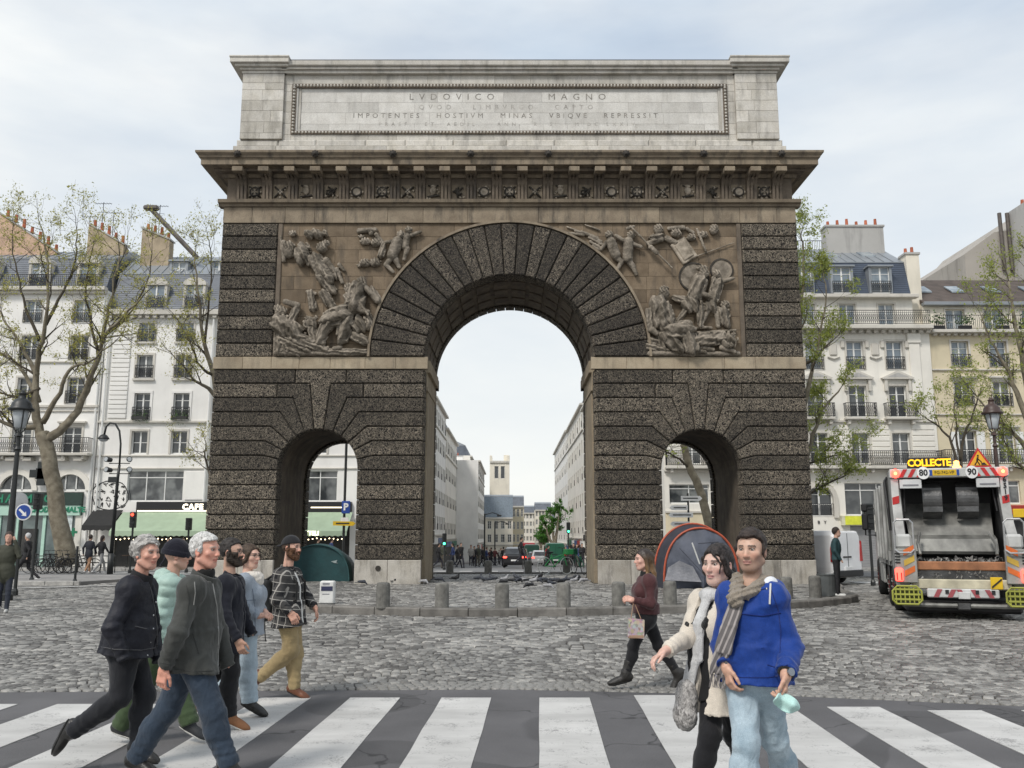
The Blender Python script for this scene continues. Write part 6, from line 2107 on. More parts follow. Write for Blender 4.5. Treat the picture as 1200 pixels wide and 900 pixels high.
 def hair(s, m, kind='short', vol=1.0, seed=7, h=.0052, name='hair'):
  c = s.J['head']; H = s.H; k = s.hs
  o = lambda x, y, z: c+(s.hr*x+s.hf*y+s.hu*z)*k
  def loc(P):
   L_ = ((P-c)@H)/k
   return L_[...,0], L_[...,1], L_[...,2]
  def f(P):
   x, y, z = loc(P)
   r = d_ell(P, o(0,-.016,.040), (.083*k*(1+.06*(vol-1)),.104*k*vol**.5,.096*k*vol**.5), H)
   if kind == 'curly': r = smin(r, d_ell(P, o(0,-.03,.05), (.10*k,.105*k,.10*k), H), .02)
   if kind in ('short','side','curly','receding'):
    # hair line
    face = (.058-.55*np.maximum(0,y-.03)*0)
    hl = {'short': .096, 'side': .100, 'curly': .094, 'receding': .104}[kind]+.006*wob(P, 22, seed+8)
    line = hl - .95*np.clip(.080-y-.35*np.abs(x), 0, .075)                                     # rises at the front
    back = -.045 if kind != 'curly' else -.075
    line = np.where(y < .02, back+(y+.10)*.40, line) if kind != 'curly' else np.where(y < .015, back+(y+.10)*.30, line)
    r = np.maximum(r, (line-z)*.8)
    if kind in ('short','side','receding'):
     for q in (-1,1): r = smin(r, d_ell(P, o(q*.074,.012,.012), (.008*k,.012*k,.030*k), H), .008)
   if kind == 'bald': r = np.maximum(r, (z-.02));
   if kind == 'long':
    line = .098-1.15*np.clip(.085-y,0,.11)
    r = np.maximum(r, (line-z)*.8)
    ln = usum([d_cap(P, o(0,-.055,.03), o(0,-.085,-.16), .070*k, .062*k), d_cap(P, o(0,-.085,-.14), o(0,-.10,-.34), .058*k, .030*k),
         d_cap(P, o(-.068,-.01,.03), o(-.078,-.02,-.15), .024*k, .022*k), d_cap(P, o(.068,-.01,.03), o(.078,-.02,-.15), .024*k, .022*k)], .03)
    r = smin(r, ln, .03)
   if kind == 'bun':
    line = .094-1.25*np.clip(.085-y,0,.12)
    r = np.maximum(r, (line-z)*.8)
    r = smin(r, usum([d_ell(P, o(0,-.105,-.035), (.058*k,.045*k,.050*k), H), d_cap(P, o(-.066,.045,.045), o(-.078,.008,-.035), .017*k, .020*k), d_cap(P, o(.066,.045,.045), o(.078,.008,-.035), .017*k, .020*k),
       d_cap(P, o(-.078,.008,-.03), o(-.06,-.06,-.06), .022*k, .03*k), d_cap(P, o(.078,.008,-.03), o(.06,-.06,-.06), .022*k, .03*k),
       d_cap(P, o(-.02,.085,.085), o(-.066,.070,.02), .008*k, .006*k), d_cap(P, o(-.066,.070,.02), o(-.060,.078,-.04), .006*k, .003*k)], .012), .015)
   # strands
   Q = np.stack([x*3.2, y*.9, z*1.3], -1) if kind in ('short','side','receding','bun') else (np.stack([x*2.4, y*2.4, z*.5], -1) if kind == 'long' else np.stack([x, y, z], -1))
   st = wob(Q, 19 if kind != 'curly' else 30, seed)+.5*wob(Q, 42, seed+1)
   r = r+(.0055 if kind != 'curly' else .013)*(st if kind != 'curly' else -ridge(Q, 17, seed)*.7+.4*st)
   if kind == 'bun': r = r-.003*st
   if kind in ('side','short','curly'): r = r-.008*np.clip(wob(P, 9, seed+4), 0, 1)
   if kind == 'side': r = r-.012*np.exp(-(((x-.02)/.05)**2+((y-.07)/.04)**2+((z-.09)/.03)**2))
   return r
  ex = .45 if kind == 'long' else .18
  return sdf_obj(name, f, c-v3((.19,.19,ex)), c+v3((.19,.19,.2)), h*s.q, m, s.root)
 def beard(s, m, vol=1.0):
  c = s.J['head']; H = s.H; k = s.hs
  o = lambda x, y, z: c+(s.hr*x+s.hf*y+s.hu*z)*k
  def f(P):
   L_ = ((P-c)@H)/k; x, y, z = L_[...,0], L_[...,1], L_[...,2]
   r = s.head(P)-.006*vol
   r = smin(r, d_ell(P, o(0,.058,-.100), (.034*k,.032*k,.024*k*vol), H), .02)
   top_ = np.where(np.abs(x) > .046, .010, -.030)
   top_ = np.where((np.abs(x) < .046)&(np.abs(x) > .032), -.045, top_)
   r = np.maximum(r, z-top_)
   r = np.maximum(r, (-.010-y)*1.0)
   r = np.maximum(r, -d_ell(P, o(0,.09,-.054), (.021*k,.03*k,.0085*k), H))
   return r+.0028*wob(P, 70, 3)
  return sdf_obj('beard', f, c-v3((.14,.14,.16)), c+v3((.14,.14,.08)), .0048, m, s.root)
 def glasses(s, m, r_=.021):
  c = s.J['head']; mb = MB()
  o = lambda x, y, z: c+(s.hr*x+s.hf*y+s.hu*z)*s.hs
  for q in (-1,1):
   mb.tube([o(q*.033+r_*math.cos(t), .098, .014+r_*.85*math.sin(t)) for t in [2*PI*i/12 for i in range(13)]], .0016, 4, False)
   mb.tube([o(q*(.033+r_), .097, .018), o(q*.078, .05, .020), o(q*.083, -.01, .016)], .0018, 4)
  mb.tube([o(-.012,.10,.018), o(.012,.10,.018)], .0018, 4)
  return mb.build('glasses', m, s.root)
def J_(**k): return k
def pj(Y, **kw):
 """joints measured on the photograph: name=(u, v, dY)"""
 out = {}
 for a, (u, v, dy) in kw.items():
  out[a] = v3(P3(u, v, Y+dy))
 return out
from mathutils.bvhtree import BVHTree
def seam(s, obj, uv, r, m, name='seam', lift=.0):
 """a seam, zip or cord laid on the surface of a garment along measured points"""
 off = wloc(obj.parent)
 me = obj.data
 n_ = len(me.vertices); co = np.empty(n_*3, np.float32); me.vertices.foreach_get('co', co); co = co.reshape(-1,3)+np.array(off)
 fv = np.empty(len(me.polygons)*4, np.int32); me.polygons.foreach_get('vertices', fv)
 bv = BVHTree.FromPolygons(co.tolist(), fv.reshape(-1,4).tolist())
 o = Vector((CAMX, 0, CAMZ)); pts = []
 for (u0,v0),(u1,v1) in zip(uv[:-1], uv[1:]):
  k = max(2, int(math.hypot(u1-u0, v1-v0)/3))
  for i in range(k+(1 if (u1,v1)==uv[-1] else 0)):
   u = u0+(u1-u0)*i/k; v = v0+(v1-v0)*i/k
   q = P3(u, v, 5.0); d = (q-o).normalized()
   hit = bv.ray_cast(o, d)
   if hit[0] is not None: pts.append(hit[0]-d*(r*.3+lift))
 if len(pts) < 2: return None
 mb = MB(); mb.tube(pts, r, 5)
 return mb.build(name, m, s.root)
def hat(s, m, low=.03, e=.012, back=0.0, brim=0, name='beanie', cuff=0):
 c = s.J['head']; H = s.H; k = s.hs
 o = lambda x, y, z: c+(s.hr*x+s.hf*y+s.hu*z)*k
 def f(P):
  L_ = ((P-c)@H)/k; x, y, z = L_[...,0], L_[...,1], L_[...,2]
  r = d_ell(P, o(0,-.014,.036), ((.080+e)*k,(.100+e)*k,(.096+e*1.4)*k), H)
  line = low+back*(y)
  r = np.maximum(r, (line-z)*.9)
  if cuff: r = smin(r, np.maximum(d_ell(P, o(0,-.014,.036), ((.086+e)*k,(.106+e)*k,(.11+e)*k), H), np.abs(z-line-.022)-.020), .008)
  if brim: r = smin(r, np.maximum(d_ell(P, o(0,-.13,.030), (.062*k,.055*k,.013*k), H), -10), .008)
  return r+.0012*np.sin(x*500)*(name == 'beanie')
 return sdf_obj(name, f, c-v3((.21,.21,.2)), c+v3((.21,.21,.2)), .0055, m, s.root)
def bundle(pts, side, width, n_=4, r=.014, up=None, seed=0):
 """a hanging length of cloth gathered into soft pleats"""
 side = unit(side); pts = [v3(p) for p in pts]; rr = np.random.default_rng(seed)
 offs = np.linspace(-width, width, n_); zz = rr.uniform(-.010, .010, (n_, len(pts)))
 nrm = unit(np.cross(side, pts[-1]-pts[0]))
 def f(P):
  ds = []
  for i, o in enumerate(offs):
   for k in range(len(pts)-1):
    sp0 = .55+.45*k/(len(pts)-1); sp1 = .55+.45*(k+1)/(len(pts)-1)
    ds.append(d_cap(P, pts[k]+side*o*sp0+nrm*zz[i,k], pts[k+1]+side*o*sp1+nrm*zz[i,k+1], r, r))
  return usum(ds, .010)
 return f
def ribbon_sdf(pts, r0, flat, nrm):
 """flat strip following points"""
 nrm = unit(nrm)
 def f(P):
  ds = []
  for a, b in zip(pts[:-1], pts[1:]):
   a = v3(a); b = v3(b); ab = b-a
   t = np.clip(((P-a)@ab)/(ab@ab), 0, 1); d = P-(a+t[...,None]*ab)
   dn = d@nrm; dl = np.sqrt(np.maximum((d*d).sum(-1)-dn*dn, 0))
   q = np.sqrt((dl/r0)**2+(dn/flat)**2)
   ds.append((q-1)*flat)
  r = ds[0]
  for d in ds[1:]: r = np.minimum(r, d)
  return r
 return f
def zip_line(s, m, x=.0, z0=.0, z1=.4, out=.155, w=.006, name='zip'):
 c = s.J['shC']; mb = MB(); pts = []
 for i in range(7):
  z = z0+(z1-z0)*i/6
  pts.append(c+s.tr*x+s.tf*(out-.02*abs(i-3)/3)-s.up*z)
 mb.tube(pts, w, 5); return mb.build(name, m, s.root)
BLKSOLE = mat('rubber_sole', (.02,.02,.02), .8, bump=0); WSOLE = mat('white_sole', (.62,.61,.58), .7, bump=.1)
LEAB = mat('black_leather', (.018,.017,.016), .38, var=.3, sc=9, bump=.2, bsc=60)
# 1 ---- man in the quilted jacket
def person_quilted():
 Y = 6.9
 J = pj(Y, head=(172,650,-.02), shL=(169,695,.165), shR=(152,696,-.165), hipL=(150,757,.095), hipR=(147,758,-.095),
     elR=(131,736,-.27), wrR=(146,772,-.25), elL=(178,738,.28), wrL=(186,775,.2),
     knR=(141,816,-.10), anR=(86,856,-.12), toeR=(70,890,-.12), knL=(170,815,.08), anL=(162,873,.06), toeL=(190,885,.02))
 s = Person(J, (.88,-.47,-.03), 'man with curly grey hair in a black quilted jacket, leftmost of the group', skin=(.60,.33,.25), build=1.12)
 s.make_body({'R': None, 'L': None}, brow=(.25,.23,.21))
 s.hair(hair_mat('curly_grey_hair', (.30,.285,.27), (.55,.53,.50)), 'curly', 1.15)
 j = s.top('quilted_jacket', mat('quilted_nylon', (.012,.013,.020), .62, var=.3, sc=3, bump=.25, bsc=40, spec=.35), hem=.05, e=.030, sleeve=1.0, belly=.05, quilt=.15, folds=.010, flare=.03, open_=.02)
 s.top('shirt', cloth('slate_shirt', (.10,.11,.14)), hem=.0, e=.008, sleeve=.4, belly=.05)
 for i in range(5):
  p = s.J['shC']+s.tf*(.17+.02*(i>1))+s.tr*(.05+.012*i)-s.up*(.08+i*.095)
  mb = MB(); mb.smooth = True; mb.ball(*p, .008)
  mb.build('snap_button', mat('steel_button', (.6,.6,.6), .3, metal=1), j)
 c = s.J['shC']
 f = lambda P: np.maximum(np.maximum(d_cap(P, c-s.up*.02, c+s.up*.125+s.tf*.02, .098, .080), -d_cap(P, c-s.up*.05, c+s.up*.25+s.tf*.03, .070, .068)), (P-(c+s.up*.128+s.tf*.01))@unit(s.up+s.tf*.3))
 sdf_obj('collar', f, c-.16, c+.2, .008, mat('black_corduroy', (.012,.012,.014), .9), s.root)
 GS = mat('dark_seam', (.05,.05,.055), .6, bump=0)
 seam(s, j, [(176,688),(181,712),(184,735),(184,758)], .005, GS)
 seam(s, j, [(158,734),(172,737)], .005, GS, 'pocket_edge'); seam(s, j, [(112,757),(135,761),(165,762),(182,759)], .004, GS, 'hem_binding')
 s.trousers(cloth('black_jeans', (.017,.018,.022)), e=.02, ek=.022, ea=.028)
 s.shoe('R', LEAB, BLKSOLE, .10); s.shoe('L', LEAB, BLKSOLE, .08)
person_quilted()
# 2 ---- beanie and mint puffer
def person_mint():
 Y = 7.75
 J = pj(Y, head=(208,652,0), shL=(206,690,.16), shR=(198,691,-.16), hipL=(192,744,.09), hipR=(190,745,-.09),
     elR=(186,722,-.22), wrR=(192,752,-.18), elL=(208,722,.22), wrL=(220,748,.2),
     knR=(170,797,-.05), anR=(142,850,-.05), toeR=(128,860,-.05), knL=(208,795,.05), anL=(222,846,0), toeL=(242,857,-.03))
 J['toeR'] = J['anR']+v3((.22,0,-.06))
 s = Person(J, (.93,.32,0), 'person in navy beanie and mint puffer jacket behind the grey-haired man', skin=(.55,.33,.25))
 s.make_body({'R': None, 'L': None})
 hat(s, cloth('navy_knit', (.012,.012,.02), .95, 6), .0, .016, -.2, cuff=1)
 s.top('puffer_jacket', cloth('mint_nylon', (.36,.50,.44), .55, bump=.15, spec=.5), hem=.08, e=.038, puff=.085, folds=.006)
 c = s.J['shC']
 sdf_obj('hood', lambda P: np.maximum(d_ell(P, c+s.up*.05-s.tf*.06, (.13,.11,.09), s.T), -d_ell(P, c+s.up*.10+s.tf*.0, (.085,.08,.10), s.T))+.004*np.sin(P[...,2]*120), c-.25, c+.25, .01, cloth('mint_nylon', (.36,.50,.44)), s.root)
 s.trousers(cloth('green_trousers', (.055,.085,.04)), e=.035, ek=.035, ea=.04)
 s.shoe('R', mat('dark_trainer', (.03,.032,.035), .7), WSOLE); s.shoe('L', mat('dark_trainer', (.03,.03,.03)), WSOLE)
person_mint()
# 3 ---- grey haired man
def person_grey():
 Y = 6.35
 J = pj(Y, head=(241,647,0), shL=(243,696,.17), shR=(225,697,-.165), hipL=(226,760,.095), hipR=(222,761,-.095),
     elR=(208,741,-.28), wrR=(192,783,-.27), elL=(256,742,.28), wrL=(268,782,.26),
     knR=(250,836,-.10), anR=(268,893,-.08), toeR=(292,905,-.1), knL=(196,833,.10), anL=(160,888,.10), toeL=(182,897,.08))
 s = Person(J, (.955,-.30,-.06), 'grey-haired man in a dark olive jacket and blue jeans striding across the crossing', skin=(.62,.32,.24), build=1.08)
 s.make_body({'R': dict(dir=(-.12,-.05,-1), palm=(.3,.9,0), thumb=(1,-.3,0), curl=.62), 'L': None}, brow=(.35,.32,.28))
 s.hair(hair_mat('silver_hair', (.46,.45,.43), (.74,.73,.71)), 'side', 1.12)
 O = cloth('olive_shell', (.045,.047,.043), .75, 3, spec=.3, bump=.5, bsc=9)
 jk = s.top('jacket', O, hem=.13, e=.030, sleeve=.97, folds=.016, flare=.03, belly=.02, ew=.022, seed=12)
 c = s.J['shC']
 f = lambda P: np.maximum(np.maximum(d_cap(P, c-s.up*.02, c+s.up*.12+s.tf*.02, .104, .090), -d_cap(P, c-s.up*.05, c+s.up*.25+s.tf*.03, .072, .074)), (P-(c+s.up*.115))@unit(s.up+s.tf*.35))
 sdf_obj('collar', f, c-.18, c+.18, .008, O, s.root)
 sdf_obj('jumper_collar', lambda P: np.maximum(d_cap(P, c-s.up*.02, c+s.up*.11+s.tf*.018, .074, .068), -d_cap(P, c-s.up*.05, c+s.up*.2+s.tf*.02, .060, .058)), c-.15, c+.15, .007, cloth('black_knit', (.012,.012,.012)), s.root)
 ZG = mat('zip_grey', (.22,.22,.21), .5, bump=0); OS = mat('olive_seam', (.025,.026,.024), .7, bump=0)
 seam(s, jk, [(249,684),(254,710),(256,740),(255,780)], .006, ZG, 'zip')
 seam(s, jk, [(218,686),(222,700),(219,720)], .003, OS); seam(s, jk, [(226,742),(233,766)], .004, OS, 'pocket_edge'); seam(s, jk, [(206,784),(225,787),(250,786)], .003, OS, 'hem')
 seam(s, jk, [(184,776),(201,779)], .003, OS, 'cuff_seam')
 seam(s, jk, [(228,682),(229,695),(227,709)], .004, mat('cord_grey', (.2,.2,.19), .7), 'drawcord')
 pass
 s.trousers(cloth('dark_blue_jeans', (.030,.045,.068), bump=.6, bsc=12), e=.022, ek=.026, ea=.032, folds=.012, seed=9)
 s.shoe('R', LEAB, BLKSOLE); s.shoe('L', LEAB, BLKSOLE)
person_grey()
# 4 ---- bearded man in the black coat
def person_black():
 Y = 8.3
 J = pj(Y, head=(272,648,0), shL=(275,688,.165), shR=(264,689,-.165), hipL=(266,737,.09), hipR=(265,738,-.09),
     elR=(263,722,-.26), wrR=(279,750,-.25), elL=(285,720,.24), wrL=(296,744,.2),
     knR=(271,788,-.06), anR=(269,837,-.06), toeR=(300,850,-.06), knL=(256,785,.08), anL=(228,818,.08), toeL=(240,828,.06))
 s = Person(J, (.985,-.15,0), 'bearded man in a long black coat and tan shoes, second row of the group', skin=(.50,.31,.23))
 s.make_body({'R': dict(dir=(.35,0,-.9), palm=(.2,.9,0), thumb=(1,-.2,.2), curl=.55), 'L': None}, beard=(.03,.022,.018))
 s.hair(hair_mat('black_hair', (.016,.013,.012), (.05,.043,.04)), 'short', 1.05); s.beard(hair_mat('black_beard', (.02,.015,.012), (.06,.045,.035)), 1.1)
 s.glasses(mat('black_frame', (.01,.01,.01), .3, bump=0))
 s.top('coat', cloth('navy_black_wool', (.012,.013,.020)), hem=.20, e=.028, sleeve=.97, folds=.012, flare=.03, open_=.018)
 c = s.J['shC']
 sdf_obj('collar', lambda P: np.maximum(np.maximum(d_cap(P, c, c+s.up*.10+s.tf*.02, .096, .084), -d_cap(P, c-s.up*.05, c+s.up*.25+s.tf*.03, .070, .070)), (P-(c+s.up*.10))@unit(s.up+s.tf*.4)), c-.18, c+.2, .009, cloth('navy_black_wool', (.012,.013,.020)), s.root)
 s.top('jumper', cloth('charcoal_knit', (.03,.03,.033)), hem=.05, e=.008, sleeve=.4)
 s.trousers(cloth('black_trousers', (.013,.013,.015)), e=.024, ek=.022, ea=.026)
 s.shoe('R', mat('tan_suede', (.22,.10,.045), .8, sc=8), WSOLE, .02, 1.05); s.shoe('L', mat('tan_suede', (.2,.1,.05)), WSOLE)
person_black()
# 5 ---- woman in the denim jacket
def person_denim():
 Y = 8.85
 J = pj(Y, head=(293,653,0), shL=(296,686,.16), shR=(285,687,-.16), hipL=(290,731,.085), hipR=(289,732,-.085),
     elR=(287,714,-.20), wrR=(303,722,-.14), elL=(299,712,.18), wrL=(309,716,.06),
     knR=(291,777,-.05), anR=(293,820,-.05), toeR=(310,829,-.05), knL=(284,775,.07), anL=(262,803,.07), toeL=(272,812,.05))
 s = Person(J, (.90,-.42,.02), 'woman with glasses in a pale denim jacket and white scarf', skin=(.64,.40,.31), female=1)
 s.make_body({'R': dict(dir=(.9,-.2,.1), palm=(0,.5,-.8), thumb=(.2,-.2,1), curl=.6), 'L': dict(dir=(.8,-.3,-.3), palm=(0,-.3,-.9), thumb=(0,-.5,.9), curl=.6)})
 s.hair(hair_mat('dark_brown_hair', (.035,.022,.015), (.09,.06,.04)), 'bun', 1.0)
 s.glasses(mat('black_frame'))
 D = cloth('washed_denim', (.27,.31,.36), bump=.5, bsc=18)
 dj = s.top('denim_jacket', D, hem=.10, e=.028, sleeve=.93, folds=.012, flare=.02)
 c = s.J['shC']
 f = lambda P: usum([d_ell(P, c+s.up*.055+s.tf*.03, (.105,.10,.05), s.T)+.006*wob(P,24,2), d_ell(P, c+s.up*.02+s.tf*.10, (.075,.05,.07), s.T)+.006*wob(P,24,3)], .02)
 sdf_obj('scarf', f, c-.22, c+.24, .008, cloth('white_wool', (.66,.62,.56), bump=.7, bsc=30), s.root)
 DS = cloth('denim_seam', (.13,.16,.20))
 for uv in ([(279,690),(283,704),(300,703)],[(296,690),(299,715),(299,740)],[(280,738),(290,741),(300,740)],[(284,708),(292,708),(292,712)]): seam(s, dj, uv, .0035, DS)
 s.trousers(cloth('light_jeans', (.36,.44,.50), bump=.6, bsc=13), e=.018, ek=.030, ea=.042, folds=.011)
 s.shoe('R', LEAB, BLKSOLE, .06, 1.05); s.shoe('L', LEAB, BLKSOLE, .06)
person_denim()
# 6 ---- man in the plaid shirt
def plaid_mat():
 m, n, b = node_mat('plaid_flannel')
 vec = coords(n)
 nd = N(n,'ShaderNodeTexNoise',{'Vector':vec,'Scale':5.0}).outputs['Color']
 v2 = N(n,'ShaderNodeVectorMath',{0:nd,1:(.012,.012,.012)},operation='MULTIPLY').outputs[0]
 v = N(n,'ShaderNodeVectorMath',{0:vec,1:v2},operation='ADD').outputs[0]
 mp = N(n,'ShaderNodeMapping',{'Vector':v,'Rotation':(0,R(-8),0)}).outputs[0]
 sx = N(n,'ShaderNodeSeparateXYZ',{0:mp})
 def lines(o, per, w, off=0.0):
  a = N(n,'ShaderNodeMath',{0:o,1:off},operation='ADD').outputs[0]
  a = N(n,'ShaderNodeMath',{0:a,1:per},operation='MODULO').outputs[0]; a = N(n,'ShaderNodeMath',{0:a},operation='ABSOLUTE').outputs[0]
  return N(n,'ShaderNodeMath',{0:a,1:w},operation='LESS_THAN').outputs[0]
 xy = N(n,'ShaderNodeMath',{0:sx.outputs[0],1:N(n,'ShaderNodeMath',{0:sx.outputs[1],1:.8},operation='MULTIPLY').outputs[0]},operation='SUBTRACT').outputs[0]
 cc = (.014,.014,.016)
 for o, per, w, c_ in ((xy,.085,.038,(.05,.048,.047)),(sx.outputs[2],.085,.038,(.06,.057,.055)),(xy,.085,.0065,(.36,.34,.31)),(sx.outputs[2],.085,.0065,(.38,.36,.33))):
  cc = mixc(n, lines(o, per, w), cc, c_)
 n.links.new(cc, b.inputs['Base Color']); b.inputs['Roughness'].default_value=.95
 bn = N(n, 'ShaderNodeBump', {'Height': noise(n,vec,14,3), 'Strength': .4, 'Distance': .02}); n.links.new(bn.outputs[0], b.inputs['Normal'])
 return m
def person_plaid():
 Y = 9.8
 J = pj(Y, head=(342,643,0), shL=(343,678,.165), shR=(330,679,-.165), hipL=(340,722,.09), hipR=(337,723,-.09),
     elR=(324,703,-.26), wrR=(340,718,-.24), elL=(359,700,.26), wrL=(369,712,.2),
     knR=(341,762,-.05), anR=(304,794,-.08), toeR=(299,815,-.08), knL=(347,765,.05), anL=(345,805,.03), toeL=(368,815,0))
 s = Person(J, (.93,-.36,0), 'bearded man in a plaid overshirt and khaki trousers carrying a backpack', skin=(.56,.33,.25), build=1.08)
 s.make_body({'R': dict(dir=(.5,-.2,-.7), palm=(-.3,.8,-.2), thumb=(.8,-.3,.3), curl=.7), 'L': dict(dir=(.4,-.1,-.9), palm=(-.8,-.2,0), thumb=(.3,-.9,0), curl=.5)}, beard=(.06,.03,.018))
 s.beard(hair_mat('brown_beard', (.075,.036,.02), (.15,.075,.04)), 1.25)
 s.hair(hair_mat('brown_hair', (.04,.025,.017), (.09,.055,.035)), 'short', .95)
 hat(s, cloth('black_cap', (.014,.014,.016)), .050, .012, .12, brim=1, name='cap')
 PM = plaid_mat()
 s.top('plaid_overshirt', PM, hem=.10, e=.032, sleeve=.95, folds=.013, flare=.03, open_=.055)
 c = s.J['shC']
 sdf_obj('collar', lambda P: np.maximum(np.maximum(d_cap(P, c, c+s.up*.085+s.tf*.01, .100, .084), -d_cap(P, c-s.up*.05+s.tf*.02, c+s.up*.25+s.tf*.05, .072, .078)), (P-(c+s.up*.085))@unit(s.up+s.tf*.6)), c-.18, c+.2, .010, PM, s.root)
 s.top('t_shirt', cloth('white_cotton', (.66,.65,.62)), hem=.08, e=.010, sleeve=.3, flare=.02)
 s.trousers(cloth('khaki_chino', (.33,.25,.13), bump=.6, bsc=12), e=.020, ek=.024, ea=.026, folds=.012)
 BR = mat('brown_leather', (.13,.045,.02), .5, var=.3, sc=9, bump=.2)
 s.shoe('R', BR, BLKSOLE, .05); s.shoe('L', BR, BLKSOLE, .05)
 c = s.J['shC']; h = s.J['hipC']
 bp = c-s.up*.24-s.tf*.22
 o = sdf_obj('backpack', lambda P: smin(d_box(P, bp, (.145,.085,.22), s.T, .06), d_box(P, bp-s.tf*.07-s.up*.08, (.11,.05,.10), s.T, .04), .02)+.004*wob(P,12,3), bp-.36, bp+.36, .011, cloth('dark_backpack', (.016,.017,.018), .7), s.root)
 for q in (-1,1):
  mb = MB(); mb.tube([bp+s.tr*.1*q+s.up*.2, c+s.tr*.11*q+s.up*.075, c+s.tr*.12*q+s.tf*.15-s.up*.08, c+s.tr*.14*q+s.tf*.14-s.up*.26, bp+s.tr*.12*q-s.up*.18], .014, 5); mb.build('strap', cloth('strap_black', (.012,.012,.012)), o)
 mb = MB(); mb.tube([bp+s.tr*.12-s.up*.2, bp+s.tr*.13-s.up*.30, bp+s.tr*.12-s.up*.42], .006, 4)
 mb.build('strap', cloth('strap_black', (.012,.012,.012)), o)
person_plaid()
# 7 ---- woman in maroon
def person_maroon():
 Y = 10.45
 J = pj(Y, head=(754,657,0), shL=(761,685,-.16), shR=(755,685,.16), hipL=(758,722,-.085), hipR=(757,722,.085),
     elL=(763,708,-.22), wrL=(742,703,-.24), elR=(756,706,.2), wrR=(738,704,.1),
     knL=(742,757,-.06), anL=(733,791,-.06), toeL=(710,796,-.06), knR=(772,757,.06), anR=(794,789,.06), toeR=(783,805,.06))
 s = Person(J, (-.985,-.17,-.03), 'woman with long hair in a maroon jacket and black leggings walking left', skin=(.58,.35,.28), female=1)
 s.make_body({'L': dict(dir=(-.9,0,.1), palm=(0,.7,-.6), thumb=(-.2,-.3,1), curl=.8), 'R': None})
 m, n, b = node_mat('ombre_hair')
 vec = coords(n)
 zz = N(n,'ShaderNodeSeparateXYZ',{0:N(n,'ShaderNodeNewGeometry').outputs['Position']}).outputs['Z']
 f = noise(n, N(n,'ShaderNodeMapping',{'Vector':vec,'Scale':(1,1,.3)}).outputs[0], 80, 4, .7)
 a = N(n,'ShaderNodeMath',{0:zz,1:N(n,'ShaderNodeMath',{0:f,1:.25},operation='MULTIPLY').outputs[0]},operation='ADD').outputs[0]
 mr = N(n,'ShaderNodeMapRange',{'Value':a,'From Min':1.30,'From Max':1.62}).outputs[0]
 cc = mixc(n, mr, (.30,.17,.07), (.028,.018,.014)); cc = mixc(n, 1.0, cc, ramp(n, f, [(.3,.5),(.7,1.3)]), 'MULTIPLY')
 n.links.new(cc, b.inputs['Base Color']); b.inputs['Roughness'].default_value=.45
 s.hair(m, 'long', 1.05)
 s.top('jacket', cloth('maroon_suede', (.065,.022,.024), .7, bump=.5), hem=-.03, e=.026, sleeve=.95, folds=.010)
 c = s.J['shC']; h = s.J['hipC']
 sdf_obj('collar', lambda P: np.maximum(d_cap(P, c, c+s.up*.07, .085, .078), -d_cap(P, c, c+s.up*.2, .062, .06)), c-.16, c+.16, .009, cloth('black_knit', (.012,.012,.012)), s.root)
 s.trousers(cloth('black_leggings', (.012,.012,.014)), e=.008, ek=.010, ea=.010, folds=.004)
 wb = h+s.up*.10
 sdf_obj('waistband', lambda P: np.maximum(d_ell(P, wb, (.165,.135,.2), s.T), np.abs((P-wb)@s.up)-.03), wb-.25, wb+.25, .01, cloth('maroon_rib', (.085,.035,.035)), s.root)
 B = mat('black_boot', (.022,.02,.018), .5, var=.3, sc=12, bump=.3)
 s.shoe('L', B, BLKSOLE, .16, 1.05); s.shoe('R', B, BLKSOLE, .16, 1.05)
 # patterned bag in her hand
 p = P3(745, 735, Y-.28)
 t = empty('handbag', tuple(p-Vector((0,0,.13))), 'small patterned handbag hanging by the woman in maroon', 'handbag')
 bm_, n, b = node_mat('patterned_bag')
 vo = N(n,'ShaderNodeTexVoronoi',{'Vector':coords(n),'Scale':34.0}).outputs['Color']
 hs = N(n,'ShaderNodeHueSaturation',{'Color':vo,'Saturation':.55,'Value':.55}).outputs[0]
 n.links.new(mixc(n,.45,hs,(.45,.30,.28)), b.inputs['Base Color'])
 mb = MB(); M_ = Matrix.Translation(p); mb.prism([(-.095,-.10),(.085,-.12),(.095,.08),(-.08,.10)], -.035, .035); mb.xform(M_)
 mb.build('bag_body', bm_, t)
 mb = MB(); mb.box(-.09,.09,-.037,.037,-.12,-.075,.01); mb.xform(M_); mb.build('bag_base', mat('bag_leather', (.32,.2,.13), .5), t)
 w = Vector(s.J['wrL']); mb = MB(); mb.tube([p+Vector((-.05,0,.1)), w+Vector((-.0,-.01,-.04)), w+Vector((.0,0,.0)), p+Vector((.06,0,.09))], .005, 4); mb.build('handle', mat('bag_leather'), t)
person_maroon()
